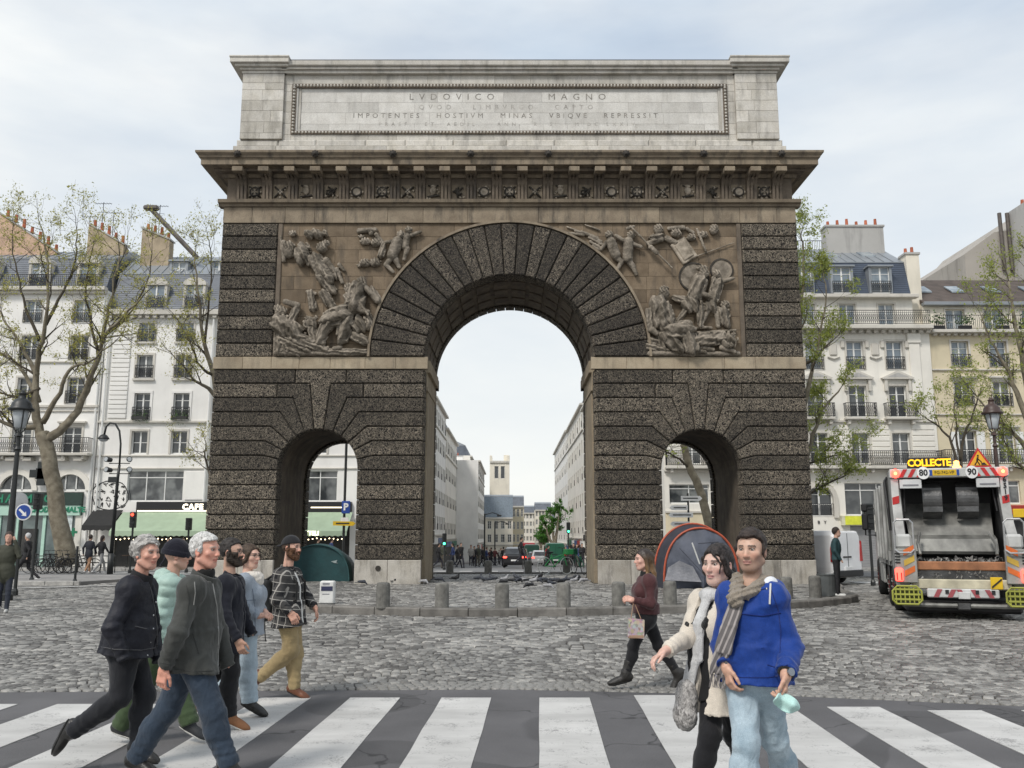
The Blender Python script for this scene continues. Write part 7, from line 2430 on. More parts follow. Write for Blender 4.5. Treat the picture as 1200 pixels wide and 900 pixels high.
# 8 ---- woman in the cream coat
def person_cream():
 Y = 5.45
 J = pj(Y, head=(841,664,0), shL=(858,714,-.08), shR=(824,713,.12), hipL=(854,786,-.05), hipR=(836,786,.07),
     elR=(806,747,.02), wrR=(780,763,-.16), elL=(873,755,.0), wrL=(866,800,-.05),
     knR=(832,862,-.10), anR=(812,940,-.14), toeR=(800,955,-.34), knL=(861,862,.12), anL=(884,935,.35), toeL=(872,950,.14))
 s = Person(J, (-.70,-.70,-.05), 'woman with dark tied hair in a cream coat, walking beside the man in blue', skin=(.62,.42,.35), female=1, build=.98)
 s.make_body({'R': dict(dir=(-.85,-.35,-.45), palm=(.2,-.2,-.9), thumb=(-.3,-.9,0), curl=.55), 'L': None}, lips=(.50,.20,.20), brow=(.03,.02,.02))
 s.hair(hair_mat('raven_hair', (.016,.012,.012), (.055,.045,.042)), 'bun', 1.12)
 CM = cloth('cream_wool', (.60,.54,.46), .95, 3, .1, bump=.35, bsc=16)
 s.top('coat', CM, hem=.225, e=.028, sleeve=.93, folds=.012, flare=.05, open_=.065, seed=21)
 s.top('black_dress', cloth('black_jersey', (.012,.012,.013)), hem=.16, e=.006, sleeve=.5, folds=.005)
 s.trousers(cloth('black_tights', (.012,.012,.014)), e=.006, ek=.008, ea=.008, folds=.003)
 s.shoe('L', LEAB, BLKSOLE, .1); s.shoe('R', LEAB, BLKSOLE, .1)
 c = s.J['shC']; h = s.J['hipC']; up, tf, tr = s.up, s.tf, s.tr
 # black shawl collar
 def f(P):
  r = usum([d_ell(P, c+up*.055-tf*.03, (.118,.085,.052), s.T), d_cap(P, c+up*.04+tr*.09, c+tr*.085+tf*.145-up*.13, .040, .032), d_cap(P, c+up*.04-tr*.09, c-tr*.06+tf*.15-up*.12, .046, .034),
      d_cap(P, c+tr*.085+tf*.145-up*.13, c+tr*.080+tf*.155-up*.40, .030, .026)], .02)
  return r+.006*wob(P, 22, 5)
 sdf_obj('shawl_collar', f, c-.32-v3((0,0,.2)), c+.26, .009, cloth('black_shearling', (.014,.014,.015), .95, bump=.9, bsc=45), s.root)
 # long pale scarf with a furry end
 def g(P):
  a = [c+up*.05+tf*.085-tr*.01, c+tf*.140+tr*.018-up*.12, c+tf*.150+tr*.045-up*.32, h+tf*.165+tr*.07+up*.05, h+tf*.18+tr*.09-up*.08]
  r = bundle(a, tr, .038, 4, .013)(P)
  r = smin(r, d_ell(P, c+up*.045+tf*.055, (.080,.055,.045), s.T), .02)
  lx = (P-c)@tr
  return r+.003*wob(P,20,8)
 sdf_obj('scarf', g, h-.3, c+.3, .0085, cloth('pale_grey_scarf', (.50,.50,.50), bump=.6, bsc=30, var=.35), s.root)
 def fu(P):
  r = usum([d_ell(P, h+tf*.20+tr*.09-up*.14, (.075,.05,.10), s.T), d_ell(P, h+tf*.21+tr*.10-up*.24, (.085,.055,.09), s.T)], .03)
  return r+.006*wob(P*v3((1,1,.35)), 60, 3)+.004*wob(P*v3((1,1,.5)), 120, 4)
 sdf_obj('fur_trim', fu, h-.5, h+.35, .0075, hair_mat('grey_fur', (.20,.19,.185), (.48,.46,.44)), s.root)
 for p in (c-tr*.13+tf*.125-up*.11, c-tr*.14+tf*.15-up*.42):
  mb = MB(); mb.smooth = True; mb.ball(*p, .013); mb.build('coat_button', LEAB, s.root)
 for q in (-1,1):
  mb = MB(); e = s.J['head']+s.hr*.083*q+s.hu*-.036-s.hf*.008; mb.tube([e+s.hf*.012*math.cos(t)+s.hu*(.012*math.sin(t)-.012) for t in [2*PI*i/10 for i in range(11)]], .0016, 4, False)
  mb.build('earring', mat('gold', (.8,.6,.3), .25, metal=1, bump=0), s.root)
person_cream()
# 9 ---- man in blue
def person_blue():
 Y = 5.15
 J = pj(Y, head=(880,647,0), shL=(905,712,-.08), shR=(859,711,.08), hipL=(898,788,-.06), hipR=(868,788,.06),
     elL=(927,760,-.12), wrL=(921,789,-.28), elR=(846,758,.06), wrR=(851,781,-.06),
     knR=(875,870,-.14), anR=(866,955,-.20), toeR=(858,968,-.42), knL=(908,868,.10), anL=(934,942,.38), toeL=(926,958,.16))
 s = Person(J, (-.52,-.85,-.02), 'dark-haired man in a bright blue raincoat, grey scarf and pale jeans', skin=(.55,.35,.26), build=1.02, lift=.058)
 s.make_body({'L': dict(dir=(-.18,-.25,-1), palm=(-.9,.35,0), thumb=(-.5,-.9,.1), curl=.75), 'R': dict(dir=(.1,-.35,-.9), palm=(.9,.2,0), thumb=(.2,-1,0), curl=.6)},
    beard=(.10,.06,.045), beardshape='stub', brow=(.03,.02,.016), lips=(.45,.20,.18))
 s.hair(hair_mat('very_dark_hair', (.018,.013,.011), (.055,.04,.033)), 'side', 1.08)
 BM = cloth('blue_raincoat', (.005,.038,.225), .7, 2.5, .2, bump=.5, bsc=9, spec=.3)
 rc = s.top('raincoat', BM, hem=.045, e=.030, sleeve=.95, folds=.017, flare=.03, ew=.024, seed=31)
 c = s.J['shC']; h = s.J['hipC']; up, tf, tr = s.up, s.tf, s.tr
 # hood bunched behind the neck
 sdf_obj('hood', lambda P: np.maximum(smin(d_ell(P, c+up*.045-tf*.10, (.15,.10,.075), s.T), d_cap(P, c+up*.02-tr*.15, c+up*.03+tf*.04-tr*.11, .05, .045), .04), -d_ell(P, c+up*.13-tf*.02, (.095,.11,.10), s.T))+.007*wob(P,14,3), c-.3, c+.3, .009, BM, s.root)
 sdf_obj('hood_lining', lambda P: d_ell(P, c+up*.070-tf*.005-tr*.112, (.038,.058,.050), s.T)+.002*wob(P,30,3), c-.3, c+.3, .007, cloth('white_lining', (.70,.72,.76), var=.05), s.root)
 BS = cloth('blue_seam', (.004,.02,.14))
 seam(s, rc, [(903,684),(902,708)], .0055, WSOLE, 'drawcord', .006)
 seam(s, rc, [(871,694),(884,693),(900,689)], .0035, BS, 'yoke_flap', .001)
 seam(s, rc, [(859,718),(875,720),(893,722),(915,718)], .004, BS, 'pocket_flap', .001)
 seam(s, rc, [(846,790),(870,794),(900,794),(918,791)], .003, BS, 'hem_stitch')
 seam(s, rc, [(904,692),(912,715),(915,740),(914,765)], .003, BS, 'armhole_seam')
 seam(s, rc, [(899,779),(912,783),(926,778)], .003, BS, 'cuff_seam')
 for uv in ((886,693),(898,690),(877,698)):
  seam(s, rc, [uv,(uv[0]+1.2,uv[1])], .006, WSOLE, 'snap_button', .002)
 SC = cloth('taupe_scarf', (.25,.215,.175), .95, 4, .3, bump=.9, bsc=40)
 m, n, b = node_mat('striped_scarf')
 vec = coords(n)
 sx = N(n,'ShaderNodeSeparateXYZ',{0:N(n,'ShaderNodeMapping',{'Vector':vec,'Rotation':(0,R(-22),0)}).outputs[0]}).outputs[0]
 w = N(n,'ShaderNodeMath',{0:N(n,'ShaderNodeMath',{0:sx,1:260.0},operation='MULTIPLY').outputs[0]},operation='SINE').outputs[0]
 cc = mixc(n, ramp(n, w, [(.35,0.0),(.6,1.0)]), (.13,.12,.12), (.34,.31,.30))
 n.links.new(cc, b.inputs['Base Color']); b.inputs['Roughness'].default_value=.95
 def knot(P):
  r = usum([d_cap(P, c+up*.075-tr*.095-tf*.01, c+up*.02+tf*.125-tr*.03, .044, .038), d_cap(P, c+up*.085-tr*.09-tf*.02, c+up*.085+tr*.09-tf*.02, .042, .042), d_cap(P, c+up*.075+tr*.095-tf*.01, c+up*.01+tf*.14+tr*.02, .044, .040),
      d_ell(P, c+tf*.170+tr*.010-up*.005, (.050,.036,.050), s.T)], .014)
  return r+.005*np.sin((P@unit(up+tr*.5))*190)+.005*wob(P, 20, 4)
 sdf_obj('scarf', knot, c-.3, c+.3, .0075, SC, s.root)
 def tail(P):
  a = [c+tf*.150+tr*.02-up*.02, c+tf*.170+tr*.065-up*.17, c+tf*.170+tr*.105-up*.32, c+tf*.165+tr*.125-up*.42]
  a2 = [c+tf*.15+tr*.0-up*.02, c+tf*.185+tr*.035-up*.15, c+tf*.185+tr*.075-up*.30]
  r = np.minimum(bundle(a, tr, .042, 4, .013, seed=2)(P), bundle(a2, tr, .030, 3, .013, seed=3)(P))
  return r+.003*wob(P,14,9)
 sdf_obj('scarf_tail', tail, c-.55, c+.3, .0075, m, s.root)
 mb = MB(); rr = random.Random(3)
 for i in range(16):
  q = c+tf*.167+tr*(.08+.006*i)-up*.425; mb.tube([q, q-up*.03+tr*rr.uniform(-.01,.01), q-up*.07+tr*rr.uniform(-.015,.015)], .003, 3)
 mb.build('fringe', m, s.root)
 JM = cloth('faded_jeans', (.37,.45,.50), .85, 5, .22, bump=.7, bsc=12, c2=(.22,.30,.36))
 s.trousers(JM, e=.010, ek=.016, ea=.024, folds=.014, seed=16)
 s.shoe('L', LEAB, BLKSOLE, .05); s.shoe('R', LEAB, BLKSOLE, .05)
 # watch
 w = s.J['wrL']; fa = unit(s.J['wrL']-s.J['elL']); a = unit(np.cross(fa, (0,0,1))); b2 = np.cross(fa, a)
 mb = MB(); cw = w+v3((-.01,-.02,-.012))*0+unit(v3((-.18,-.25,-1)))*-.004
 mb.tube([cw+(a*math.cos(t)+b2*math.sin(t))*.036 for t in [2*PI*i/16 for i in range(17)]], .009, 5, False)
 wt = mb.build('watch_strap', LEAB, s.root)
 fd = unit(v3((.35,-.9,.2))); q = cw+fd*.042; mb = MB(); mb.tube([q-fd*.006, q+fd*.006], .021, 14); mb.build('watch_face', mat('watch_steel', (.25,.27,.3), .25, metal=.9, bump=0), wt)
 # surgical mask held in his hand
 hp = w+unit(v3((-.18,-.25,-1)))*.145+v3((-.0,-.03,0))
 t = empty('face_mask', tuple(hp-v3((0,0,.05))), 'crumpled pale turquoise surgical mask held by the man in blue', 'mask')
 def mk(P):
  L_ = P-hp
  return np.maximum(np.abs(L_[...,1]+.02*np.sin(L_[...,0]*60)+.015*np.sin(L_[...,2]*75+1))-.008, d_ell(P, hp, (.075,.08,.045)))
 sdf_obj('mask_cloth', lambda P: mk((P-hp)@np.array(Matrix.Rotation(R(25),3,'Y'))+hp+v3((.0,0,0))), hp-.12, hp+.12, .004, cloth('mask_blue', (.45,.68,.64), var=.05, bump=.2), t)
person_blue()
# ------------------------------------------------------------ bollards
GRAN = mat('bollard_granite', (.17,.165,.15), .85, var=.35, sc=9, bump=.6, bsc=50, obj=.2)
bol = MB(); bol.smooth = False
bol.lathe(0,0,0,[(.155,0),(.152,.45),(.148,.50),(.135,.53),(.10,.545),(0,.547)],20)
bm0 = bol.mesh('bollard', GRAN)
names = ['beside the white bucket, leftmost of the kerb row','second of the front kerb row from the bucket','third of the front kerb row, left of the street axis','centre front, right of the street axis','front kerb row, behind the woman in maroon','front kerb row before the orange-edged tent','by the right pier near the kerb','next to the grey tub on the right','at the right pier corner, half behind the blue raincoat']
for (x, y), nm in zip([(-2.74,19.95),(-1.44,19.8),(-.13,19.75),(1.21,19.85),(2.45,20.2),(3.66,20.6),(7.82,23.2),(6.9,22.6),(5.3,21.5)], names):
 put('stone_bollard', bm0, None, (x, y, .13), label='short granite bollard, '+nm, cat='bollard', group='granite bollards round the monument')
for i, (u, w) in enumerate(((527,8),(572,8),(619,8),(664,8))):
 Y = 37.4; x, z = at(u, 678, Y)
 put('stone_bollard', bm0, None, (x, Y, .12), label='granite bollard behind the tall arch, %s' % ('leftmost of the rear row','second of the rear row from the left','third of the rear row, beside the black car','rear row, right of the street axis')[i], cat='bollard', group='granite bollards round the monument')
mb = MB(); mb.lathe(8.33,23.75,.14,[(.21,0),(.25,.5),(.27,.55),(.24,.56),(.22,.5),(0,.45)],18); o = mb.build('metal_tub', mat('grey_tub', (.13,.14,.14), .5, metal=.4)); tag(o, 'tapered grey tub standing beside the bollards at the right kerb', 'tub')
# stub of a broken bollard next to the left tent
# ------------------------------------------------------------ white bucket / sign by the left tent
t = empty('cardboard_sign', (-5.0, 21.3, .14), 'white upright board with dark lettering by the green tent', 'sign')
X, Z = at(383, 708, 20.9)
mb = MB(); mb.box(X-.17, X+.17, 20.85, 21.05, .14, .66, .03); mb.build('board', mat('white_card', (.62,.62,.60), .7), t)
mb = MB(); mb.box(X-.13, X+.13, 20.84, 20.851, .44, .54); mb.build('printed_band', mat('navy_print', (.02,.025,.07), .6), t)
text(t, 'MERCI', .09, (X, 20.836, .49), WSOLE if 'WSOLE' in globals() else mat('white_card'), .002) if False else None
mb = MB();
for z in (.60,.57,.36): mb.box(X-.10, X+.06, 20.845, 20.851, z, z+.012)
mb.build('small_print', mat('navy_print'), t, kind='stuff')
# ------------------------------------------------------------ tents
def tent_green():
 c = (-6.05, 32.6)
 t = empty('dome_tent', (c[0], c[1], .14), 'dark green dome tent pitched inside the left small arch', 'tent')
 m = mat('tent_green', (.010,.055,.060), .6, var=.2, sc=3, bump=.3, bsc=10); m2 = mat('tent_green_light', (.03,.10,.105), .6, var=.15, sc=3, bump=.3, bsc=10)
 x0, z0 = at(330, 683, 31.0); x1, _ = at(410, 683, 31.0); zt = at(380, 637, 31.0)[1]
 cx_ = (x0+x1)/2; W = (x1-x0)/2; H = zt-.14
 def dome(y0, y1, mt, name, sc0=1.0, sc1=1.0):
  V = []; n_ = 22; k_ = 8
  for j in range(k_+1):
   y = y0+(y1-y0)*j/k_; s_ = sc0+(sc1-sc0)*j/k_
   for i in range(n_+1):
    a = PI*i/n_; V.append((cx_+W*s_*math.cos(a), y+.02*math.sin(i*1.3), .14+H*s_*abs(math.sin(a))**.8))
  mb = MB(); mb.smooth = True
  fs = [(j*(n_+1)+i, j*(n_+1)+i+1, (j+1)*(n_+1)+i+1, (j+1)*(n_+1)+i) for j in range(k_) for i in range(n_)]
  mb.add(V, [f[::-1] for f in fs]); return mb.build(name, mt, t)
 dome(31.0, 31.45, m2, 'fly_front', .97, 1.0); dome(31.45, 33.6, m, 'fly', 1.0, .8)
 mb = MB(); n_ = 22
 mb.add([(cx_+W*.95*math.cos(PI*i/n_), 31.06, .14+H*.95*abs(math.sin(PI*i/n_))**.8) for i in range(n_+1)], [tuple(range(n_+1))]); mb.build('door_panel', m, t)
 mb = MB(); mb.tube([(cx_+W*.97*math.cos(PI*i/n_), 31.0, .14+H*.97*abs(math.sin(PI*i/n_))**.8) for i in range(n_+1)], .02, 5); mb.build('pole_seam', m2, t)
 mb = MB(); q = at(392, 658, 31.05); mb.add([(q[0]-.12,31.03,q[1]),(q[0]+.10,31.03,q[1]+.05),(q[0]+.06,31.03,q[1]-.03),(q[0]+.14,31.03,q[1]-.06),(q[0]+.0,31.03,q[1]-.05)],[(0,4,3,2,1)]); mb.build('emblem', mat('emblem_grey', (.3,.36,.36), .6), t)
tent_green()
def tent_orange():
 Yt = 27.0
 t = empty('dome_tent', (6.4, Yt+1, .14), 'grey dome tent with orange piping before the right small arch', 'tent')
 G = mat('tent_grey', (.085,.095,.125), .55, var=.25, sc=2.5, bump=.5, bsc=9); G2 = mat('tent_dark', (.04,.042,.055), .6, var=.2, bump=.4, bsc=9); OR = mat('tent_orange', (.42,.085,.04), .6, var=.15)
 NT = mat('tent_window', (.22,.23,.26), .35, c2=(.42,.42,.45), sc=4, bump=.6, bsc=16)
 x0, _ = at(771, 686, Yt); x1, _ = at(866, 686, Yt); zt = at(818, 614, Yt)[1]
 cx_ = (x0+x1)/2; W = (x1-x0)/2; H = zt-.14; n_ = 26
 def arc(s_, y, h_=1.0, dx=0.0): return [(cx_+dx+W*s_*math.cos(PI*i/n_), y, .14+H*h_*abs(math.sin(PI*i/n_))**.72) for i in range(n_+1)]
 def skin(a, b_, name, m):
  mb = MB(); mb.smooth = True; mb.add(a+b_, [(i, i+1, n_+1+i+1, n_+1+i) for i in range(n_)][::1]); return mb.build(name, m, t)
 rib1, rib2, rib3 = arc(.93, Yt, .93, .10), arc(1.0, Yt+.55, 1.0, -.02), arc(.8, Yt+2.0, .85, -.1)
 skin(rib1, rib2, 'fly_front', G2); skin(rib2, rib3, 'fly_back', G)
 mb = MB(); fp = [(p[0], p[1]-.0, p[2]) for p in rib1]
 # bowed front wall
 V = []; k_ = 6
 for j in range(k_+1):
  s_ = 1-j/k_
  for i in range(n_+1):
   a = PI*i/n_
   V.append((cx_+.10+W*.93*s_*math.cos(a), Yt-.30*(1-s_*s_)*math.sin(a)-.02*math.sin(i*1.7+j), .14+H*.93*s_*abs(math.sin(a))**.72))
 mb.smooth = True
 mb.add(V, [(j*(n_+1)+i, (j+1)*(n_+1)+i, (j+1)*(n_+1)+i+1, j*(n_+1)+i+1) for j in range(k_) for i in range(n_)]); mb.build('door_panel', G, t)
 for nm, r_ in (('piping', rib1), ('piping', rib2)):
  mb = MB(); mb.tube([Vector(p)+Vector((0,-.02,.015)) for p in r_], .035, 6); mb.build(nm, OR, t)
 # mesh window full of clothes, guy line, rear vent
 q = lambda u, v, Y=Yt-.36: (at(u,v,Y)[0], Y, at(u,v,Y)[1])
 mb = MB(); mb.add([q(779,680,Yt-.2),q(783,665,Yt-.25),q(796,657),(q(812,664)),q(822,682,Yt-.3)], [(0,1,2,3,4)]); mb.build('clear_window', NT, t)
 mb = MB(); mb.tube([q(811,636,Yt-.45), q(820,661,Yt-.45)], .022, 5); mb.build('reflective_strap', mat('white_card'), t)
 mb = MB(); mb.tube([q(796,642,Yt-.3), q(824,672,Yt-.5)], .008, 4); mb.tube([q(818,637,Yt-.42),q(842,635,Yt-.42)], .012, 4); mb.build('guy_line', G2, t)
 mb = MB(); mb.add([q(833,637,Yt-.38),q(847,636,Yt-.38),q(856,652,Yt-.36),(q(850,668,Yt-.37)),q(836,650,Yt-.38)], [(0,4,3,2,1)]); mb.build('vent', mat('vent_black', (.012,.012,.014), .8), t)
tent_orange()
# ------------------------------------------------------------ pigeons
PG = [mat('pigeon_slate', (.045,.05,.062), .6, var=.4, sc=30), mat('pigeon_dark', (.016,.017,.02), .6, var=.3, sc=30), mat('pigeon_pale', (.32,.32,.33), .7, var=.3, sc=30)]
def pigeon_mesh(m, pose):
 """pose 0 upright, 1 pecking"""
 def f(P):
  body = d_cap(P, (-.07,0,.105), (.06,0,.135 if pose == 0 else .11), .035, .052)
  tail = d_ell(P, (-.17,0,.085), (.085,.028,.012))
  if pose == 0: nk = d_cap(P, (.07,0,.15), (.105,0,.215), .034, .022); hd = d_ell(P, (.115,0,.232), (.027,.021,.022)); bk = d_cap(P, (.135,0,.23), (.162,0,.222), .007, .003)
  else: nk = d_cap(P, (.07,0,.115), (.135,0,.060), .034, .022); hd = d_ell(P, (.15,0,.045), (.025,.021,.022)); bk = d_cap(P, (.165,0,.033), (.178,0,.010), .007, .003)
  w = usum([d_ell(P, (-.04,q*.045,.12), (.10,.014,.036)) for q in (-1,1)], .005)
  r = smin(usum([body, nk], .03), hd, .012); r = smin(r, tail, .03); r = smin(r, bk, .005); r = smin(r, w, .012)
  for q in (-1,1):
   r = smin(r, d_cap(P, (.005,q*.022,.09), (.012,q*.024,.004), .010, .005), .01); r = np.minimum(r, d_cap(P, (.012,q*.024,.005), (.045,q*.03,.004), .005, .004))
  return r
 V, F = surfnets(f, (-.28,-.09,-.01), (.21,.09,.27), .013)
 return mesh_np('pigeon', V, F, [m], True)
pms = [(pigeon_mesh(PG[k], p), k, p) for k in range(3) for p in (0,1)]
rr = random.Random(21)
flock = [(465,684),(481,684),(497,685),(514,683),(534,682),(560,682),(566,683),(572,683),(578,682),(600,684),(608,684),(612,683),(618,684),(625,685),(630,684),(636,683),(641,685),(647,684),(652,683),(661,684),(667,683),(673,684),(679,683),(684,684),(620,690),(646,688),(642,691),(591,683),(606,681),(656,686),(590,686),(424,686),(676,680),(632,680)]
for i, (u, v) in enumerate(flock):
 Y = 29.1+(685-v)*.9+rr.uniform(-.5,.5); Y = max(25, min(36, (1.56)/(math.tan(math.atan((v-450)/FPX)-TH))))
 X, _ = at(u, v, Y); kq = rr.choice([0,0,1,1,3,5,2,4,2,3])
 me, c_, p = pms[kq]
 o = put('pigeon', me, None, (X, Y, .145)); o.rotation_euler = (0,0,rr.choice([0,PI,.6,2.5,-.5])+rr.uniform(-.4,.4)); s_ = rr.uniform(1.0,1.2); o.scale = (s_,s_,s_)
 lab = ('slate grey','blackish','pale grey')[c_]+' pigeon '+('standing upright' if p == 0 else 'pecking at the ground')+(' left of the great arch' if u < 520 else ' under the great arch')
 if u < 430: lab = ('slate grey','blackish','pale grey')[c_]+' pigeon at the foot of the left inner pier'
 tag(o, lab, 'pigeon', 'pigeons on the cobbles under the arch')
# ------------------------------------------------------------ trees
BARK = mat('plane_bark', (.12,.10,.07), .9, sc=3.5, bump=.9, bsc=14, c2=(.27,.24,.18))
BARK2 = mat('twig_bark', (.075,.062,.045), .9, var=.3, sc=6, bump=.3)
def leaf_mat(name, c):
 m, n, b = node_mat(name)
 g = n.nodes.new('ShaderNodeNewGeometry').outputs['Random Per Island']
 n.links.new(ramp(n, g, [(0,tuple(x*.6 for x in c)),(.5,c),(1,(c[0]*1.5,c[1]*1.3,c[2]*1.1))]), b.inputs['Base Color'])
 b.inputs['Roughness'].default_value=.6
 tr_ = n.nodes.new('ShaderNodeBsdfTranslucent'); n.links.new(ramp(n, g, [(0,c),(1,(c[0]*1.6,c[1]*1.5,c[2]))]), tr_.inputs[0])
 mx = n.nodes.new('ShaderNodeMixShader'); mx.inputs[0].default_value=.5; out = [q for q in n.nodes if q.type=='OUTPUT_MATERIAL'][0]
 n.links.new(b.outputs[0], mx.inputs[1]); n.links.new(tr_.outputs[0], mx.inputs[2]); n.links.new(mx.outputs[0], out.inputs[0])
 return m
LF1 = leaf_mat('spring_leaf', (.34,.34,.11)); LF2 = leaf_mat('spring_leaf_green', (.27,.32,.085)); LF3 = leaf_mat('fresh_green', (.08,.22,.04))
def tree(label, trunk, limbs, seed, leaves=9000, lm=None, twig=3, spread=1.0, lsize=.11, group=None, dens=1.0):
 """trunk: [(u,v,Y,r)...]; limbs: list of such lists that start on the trunk; twigs and leaves grow from them"""
 rr = random.Random(seed)
 base = trunk[0]; X, Z = at(base[0], base[1], base[2])
 t = empty('plane_tree', (X, base[2], Z), label, 'tree', group)
 P_ = lambda q: P3(q[0], q[1], q[2])
 def smooth(pts):
  pr = [(P_(q), q[3]) for q in pts]; out = []
  for i in range(len(pr)-1):
   a = pr[max(0,i-1)]; b_ = pr[i]; c_ = pr[i+1]; d = pr[min(len(pr)-1,i+2)]
   for k in range(4):
    u = k/4; p = .5*((2*b_[0])+(c_[0]-a[0])*u+(2*a[0]-5*b_[0]+4*c_[0]-d[0])*u*u+(3*b_[0]-a[0]-3*c_[0]+d[0])*u**3)
    out.append((p+Vector((rr.gauss(0,.03),rr.gauss(0,.03),rr.gauss(0,.02))), b_[1]+(c_[1]-b_[1])*u))
  out.append(pr[-1]); return out
 tk = smooth(trunk); mb = MB(); mb.smooth = True
 mb.tube([p for p,_ in tk], [r for _,r in tk], 12); mb.build('trunk', BARK, t)
 tips = []
 tw = MB()
 def grow(p, d, ln, r, lev):
  k = 4; pts = [p]; rs = [r]
  for i in range(k):
   d = (d+Vector((rr.gauss(0,.16),rr.gauss(0,.16),rr.gauss(0,.10)+.06))).normalized(); p = p+d*ln/k; pts.append(p); rs.append(r*(1-.75*(i+1)/k))
  tw.tube(pts, rs, 4 if lev > 1 else 5, False)
  if lev >= twig: tips.extend(pts[1:]); return
  nch = max(2, int((3 if lev else 4)*dens))
  for i in range(nch):
   a = rr.randint(1, k); dd = (d*.6+Vector((rr.gauss(0,.5),rr.gauss(0,.5),rr.gauss(.1,.42)))).normalized()
   grow(pts[a], dd, ln*rr.uniform(.5,.75), max(.008, rs[a]*.65), lev+1)
 for lb in limbs:
  L_ = smooth(lb); mb = MB(); mb.smooth = True; mb.tube([p for p,_ in L_], [r for _,r in L_], 8); mb.build('limb', BARK if lb[0][3] > .1 else BARK2, t)
  n_ = len(L_)
  for i in range(n_//3, n_):
   if rr.random() > .75*dens: continue
   p, r = L_[i]; dv = (L_[min(i+1,n_-1)][0]-L_[max(i-1,0)][0]).normalized()
   for q in range(1):
    dd = (dv*.7+Vector((rr.gauss(0,.7),rr.gauss(0,.6),rr.gauss(.15,.45)))*spread).normalized()
    grow(p, dd, rr.uniform(1.1,2.2)*spread, max(.012, r*.5), 1)
  grow(L_[-1][0], dv, rr.uniform(1.2,2.0)*spread, max(.012, L_[-1][1]*.8), 1)
 tw.build('twigs', BARK2, t, kind='stuff')
 # leaves: small ragged faces in loose clusters at the twig ends
 V = np.zeros((leaves,3,3)); n_ = 0
 tp = [tips[rr.randrange(len(tips))] for _ in range(leaves//5+1)]
 g = np.random.default_rng(seed)
 cen = np.repeat(np.array([tuple(p) for p in tp]), 5, 0)[:leaves]+g.normal(0,.13,(leaves,3))
 for k in range(3): V[:,k] = cen+g.normal(0, lsize*.62, (leaves,3))
 w = np.array(wloc(t))
 me = mesh_np('crown', V.reshape(-1,3)-w, np.arange(leaves*3).reshape(-1,3), [lm or LF1]); o = bpy.data.objects.new('crown', me); link(o, t); o['kind'] = 'stuff'
 return t
YT = 43.0
tree('big plane tree with forked trunk in front of the pharmacy, thin new leaves',
  [(78,662,YT,.50),(71,620,YT,.40),(64,570,YT,.36),(56,530,YT,.34),(50,508,YT,.32)],
  [[(49,512,YT,.24),(42,480,YT,.20),(42,440,YT,.15),(50,400,YT-.6,.11),(56,355,YT-1,.075),(56,310,YT-1,.06),(50,270,YT-1,.035)],
   [(55,516,YT,.24),(75,500,YT,.21),(93,475,YT+.5,.17),(108,440,YT+.8,.13),(118,405,YT+1,.09),(128,360,YT+1,.06),(140,300,YT+1,.04)],
   [(93,475,YT+.5,.17),(112,430,YT+.3,.12),(122,395,YT,.09),(135,380,YT-.5,.07),(165,350,YT-1,.035)],
   [(50,495,YT,.15),(70,460,YT-.4,.10),(85,430,YT-.6,.07),(104,425,YT-.8,.05),(135,400,YT-1,.03)],
   [(46,470,YT,.14),(30,440,YT+.3,.09),(14,420,YT+.6,.06),(-6,410,YT+.6,.04)],
   [(44,440,YT,.12),(25,405,YT+.3,.07),(5,375,YT+.4,.04),(-10,345,YT+.5,.03)],
   [(47,400,YT,.10),(30,360,YT-.3,.06),(20,320,YT-.5,.04),(14,280,YT-.5,.02)],
   [(52,380,YT,.10),(75,340,YT+.3,.06),(88,305,YT+.4,.04),(90,270,YT+.5,.025)],
   [(48,500,YT,.16),(20,500,YT-.3,.10),(-5,492,YT-.5,.07)],
   [(115,410,YT+1,.09),(105,370,YT+1.2,.06),(100,330,YT+1.2,.04),(110,285,YT+1.3,.025)],
   [(122,395,YT+1,.08),(150,370,YT+1,.05),(172,330,YT+.8,.035),(178,290,YT+.8,.02)],
   [(45,455,YT,.10),(22,465,YT-.5,.07),(0,460,YT-.8,.04)]], 3, 17000, LF1, 3, 1.0, .062)
tree('leaning plane tree whose bare branches reach past the left edge of the monument',
  [(262,660,46,.4),(262,600,46,.36),(260,520,46,.33),(257,470,46,.3)],
  [[(258,480,46,.2),(250,440,46,.14),(238,395,45.5,.09),(232,350,45,.06),(228,300,45,.03)],
   [(257,470,46,.15),(244,455,45.5,.10),(228,445,45,.06),(212,425,44.5,.035),(196,410,44,.02)],
   [(250,440,46,.10),(236,430,45.6,.06),(222,400,45,.04),(205,370,45,.025)],
   [(240,400,45.5,.08),(245,350,45.5,.05),(248,300,45.5,.03),(244,280,45,.02)],
   [(262,590,46,.1),(246,560,45.8,.06),(240,530,45.6,.04)]], 5, 4500, LF1, 3, .8, .062)
tree('spring-green plane tree close to the right edge of the monument',
  [(938,665,41,.32),(936,600,41,.28),(936,520,41,.24),(938,440,41,.2)],
  [[(936,560,41,.14),(950,520,41,.1),(965,480,41,.06),(985,455,41,.03)],
   [(937,500,41,.14),(948,450,41,.1),(960,400,41,.06),(968,350,41,.035),(965,320,41,.02)],
   [(938,450,41,.16),(936,400,41,.12),(940,350,41,.08),(942,300,41,.05),(938,275,41,.02)],
   [(937,480,41,.10),(925,440,41,.07),(926,400,41,.05),(928,340,41,.03)],
   [(937,545,41,.06),(958,540,40.5,.04),(985,532,40,.02)],
   [(936,590,41,.10),(955,575,40.5,.06),(985,560,40,.035)],
   [(938,430,41,.10),(955,420,41,.06),(975,400,41,.03)]], 8, 16000, LF2, 3, .62, .066)
